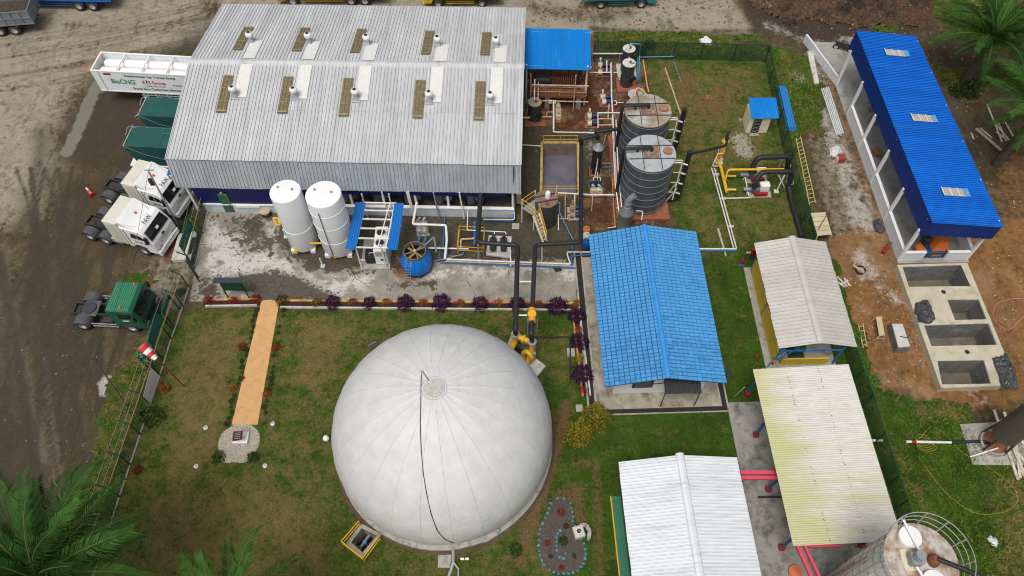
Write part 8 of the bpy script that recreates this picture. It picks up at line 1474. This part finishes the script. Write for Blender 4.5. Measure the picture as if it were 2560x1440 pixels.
# loose debris on bare ground
def debris(n, polys, smin, smax, mat, name, label, seed):
    q=np.random.default_rng(seed); V=[]
    for poly in polys:
        w=[P(*p) for p in poly]; x0=min(p.x for p in w);x1=max(p.x for p in w);y0=min(p.y for p in w);y1=max(p.y for p in w); x=q.uniform(x0,x1,n);y=q.uniform(y0,y1,n); k=poly_sd(x,y,[(p.x,p.y) for p in w])>0; x,y=x[k],y[k]; m=len(x); s=q.uniform(smin,smax,m)*q.uniform(.4,1,m); a=q.uniform(0,6.28,m)
        cs,sn=np.cos(a)*s,np.sin(a)*s; p0=np.stack([x-cs,y-sn,0*x],-1);p1=np.stack([x+cs,y+sn,0*x],-1);p2=np.stack([x-sn*.7,y+cs*.7,0*x],-1);p3=np.stack([x+sn*.6,y-cs*.6,0*x],-1); t=np.stack([x,y,s*.7],-1); V+=[np.stack([p0,p3,t],1),np.stack([p3,p1,t],1),np.stack([p1,p2,t],1),np.stack([p2,p0,t],1)]
    tri_soup(name,np.concatenate(V),mat,label)
RG=[[(2050,140),(2240,660),(2180,900),(2110,720),(2030,350)],[(2170,660),(2240,670),(2345,975),(2190,960),(2130,850)],[(2430,660),(2600,500),(2600,1030),(2515,985)],[(2340,150),(2600,200),(2600,560),(2480,520)],[(2080,110),(2560,180),(2330,60),(1900,60)],[(-60,150),(170,250),(120,700),(330,880),(250,1150),(-60,1200)],[(-60,0),(500,0),(450,120),(200,200),(-60,300)],[(1330,10),(1820,0),(1870,80),(1330,80)]]
debris(230,RG[:5],.03,.11,M('pale_rubble',(.45,.41,.35),.9,0,.3,6),'stone_rubble','small pale stones and cement scraps scattered on the bare soil',1); debris(220,RG[:5],.03,.11,M('clod_brown',(.13,.075,.04),.95,0,.35,5),'earth_clods','brown earth clods scattered on the building site',2); debris(260,RG[5:],.03,.09,M('yard_stone',(.36,.32,.26),.9,0,.35,6),'yard_stones','small stones and scraps scattered over the dirt yard',3); debris(150,RG[7:]+[[(1330,15),(1560,15),(1520,60),(1330,50)]],.08,.3,M('dung_brown',(.14,.085,.04),.95,0,.3,4),'fibre_scraps','brown fibre scraps dropped on the far concrete road',4)
# ================= oil palms =================
def frond_mat(n,c1,c2):
    t=NT(n); q=t.noise(2.5,4,.6); oi=t.n('ShaderNodeObjectInfo'); c=t.mix(t.ramp(q,.3,.7),c1,c2); c=t.mix(1.0,c,t.mix(oi.outputs['Random'],(.42,.48,.45),(1.45,1.4,1.2)),'MULTIPLY'); return t.out(c,.65,0,.15)  # random per-frond multiplier paints lit and shaded fronds into the colour
FG=frond_mat('palm_leaflet',(.009,.038,.006),(.040,.115,.017)); FR=M('palm_rachis',(.085,.12,.02),.6,0,.15,4); TK=M('palm_trunk',(.07,.065,.04),.95,0,.3,3,(.03,.04,.015),.5,2.5,bump=.05,bs=6)
def frond_mesh(L, droop, seed):
    q=random.Random(seed); b=MB(); n=44; sp=[]
    for i in range(n+1): f_=i/n; sp.append(Vector((L*f_*(1-.16*droop*f_*f_),0,L*(.30*f_-.52*droop*f_*f_))))
    r=MB(); 
    for i in range(4,n):
        f_=i/n; d=(sp[i+1]-sp[i]).normalized(); ll=L*.17*math.sin(min(1,f_*1.12+.06)*math.pi*.92)**.6+.07
        for s in(-1,1):
            a=q.uniform(.75,1.0); base=sp[i]; w=.052; out=(d*(.5+.55*f_)+Vector((0,s*a,0))+Vector((0,0,q.uniform(.05,.3)))).normalized(); mid=base+out*ll*.55; tip=base+out*ll+Vector((0,0,-ll*q.uniform(.35,.6))); up=Vector((d.x,0,d.z))*w
            b.add([base-up*.5,base+up*.5,mid+up,mid-up,tip],[(0,1,2,3),(3,2,4)])
    me=b.mesh('leaflets',FG); r.tube(sp[::4],.055,6,r2=.008); return me,r.mesh('rachis',FR)
FM=[frond_mesh(5.6,.75,1),frond_mesh(5.9,1.0,2),frond_mesh(5.2,.45,3)]
def palm(g, h, label, n=22, sc=1.0, rot=0.0, trunk_r=.26, lean=(0,0)):
    t=thing('oil_palm',label,'palm tree',g,0,'oil palms'); pts=[Vector((lean[0]*(i/8)**2,lean[1]*(i/8)**2,h*i/8)) for i in range(9)]; MB().tube(pts,trunk_r*1.15,10,r2=trunk_r*.85).build('trunk',TK,t,True,world=False); top=pts[-1]
    b=MB(); q=random.Random(int(h*10+n))
    for k in range(26): a=k*2.4; z=h-.05*k; p=pts[-1]+Vector((0,0,-.045*k)); b.beam(p+Vector((math.cos(a)*.15,math.sin(a)*.15,0)),p+Vector((math.cos(a)*.42,math.sin(a)*.42,.25)),.12,.06)
    b.build('leaf_bases',TK,t,world=False)
    for k in range(n):
        f_=k/n; a=k*2.39996+rot; el=math.radians(-62+70*f_); lm,rm=FM[0 if f_<.3 else(1 if f_<.75 else 2)]; s=sc*q.uniform(.88,1.06)*(1 if f_>.2 else .9)
        fr_=bpy.data.objects.new('frond',lm); link(fr_,t); fr_.matrix_basis=Matrix.Translation(top)@Matrix.Rotation(a,4,'Z')@Matrix.Rotation(el,4,'Y')@Matrix.Rotation(q.uniform(-.25,.25),4,'X')@Matrix.Scale(s,4); WM[fr_.name]=WM[t.name]
        ra=bpy.data.objects.new('rachis',rm); link(ra,fr_); WM[ra.name]=WM[t.name]
    return t
pc=P(100,1450,8.2); palm((pc.x,pc.y,0),8.2,'tall oil palm with wide green fronds at the yard corner of the lawn',36,1.1,.5); pc=P(585,1560,7.4); palm((pc.x,pc.y,0),7.4,'oil palm whose frond tips reach up at the lawn edge',20,.85,1.1)
g=P(2410,208); palm((g.x,g.y,0),4.6,'oil palm with a mossy trunk and fern foot behind the blue workshop',28,1.0,.2,trunk_r=.36); g=P(2490,412); palm((g.x,g.y,0),5.6,'oil palm with a bare leaning trunk beside the workshop soil',24,.95,.9,trunk_r=.34,lean=(.6,.2)); g=P(2610,235); palm((g.x,g.y,0),4.6,'oil palm spreading fronds over the grass beyond the plank scraps',28,1.05,1.7,trunk_r=.34)
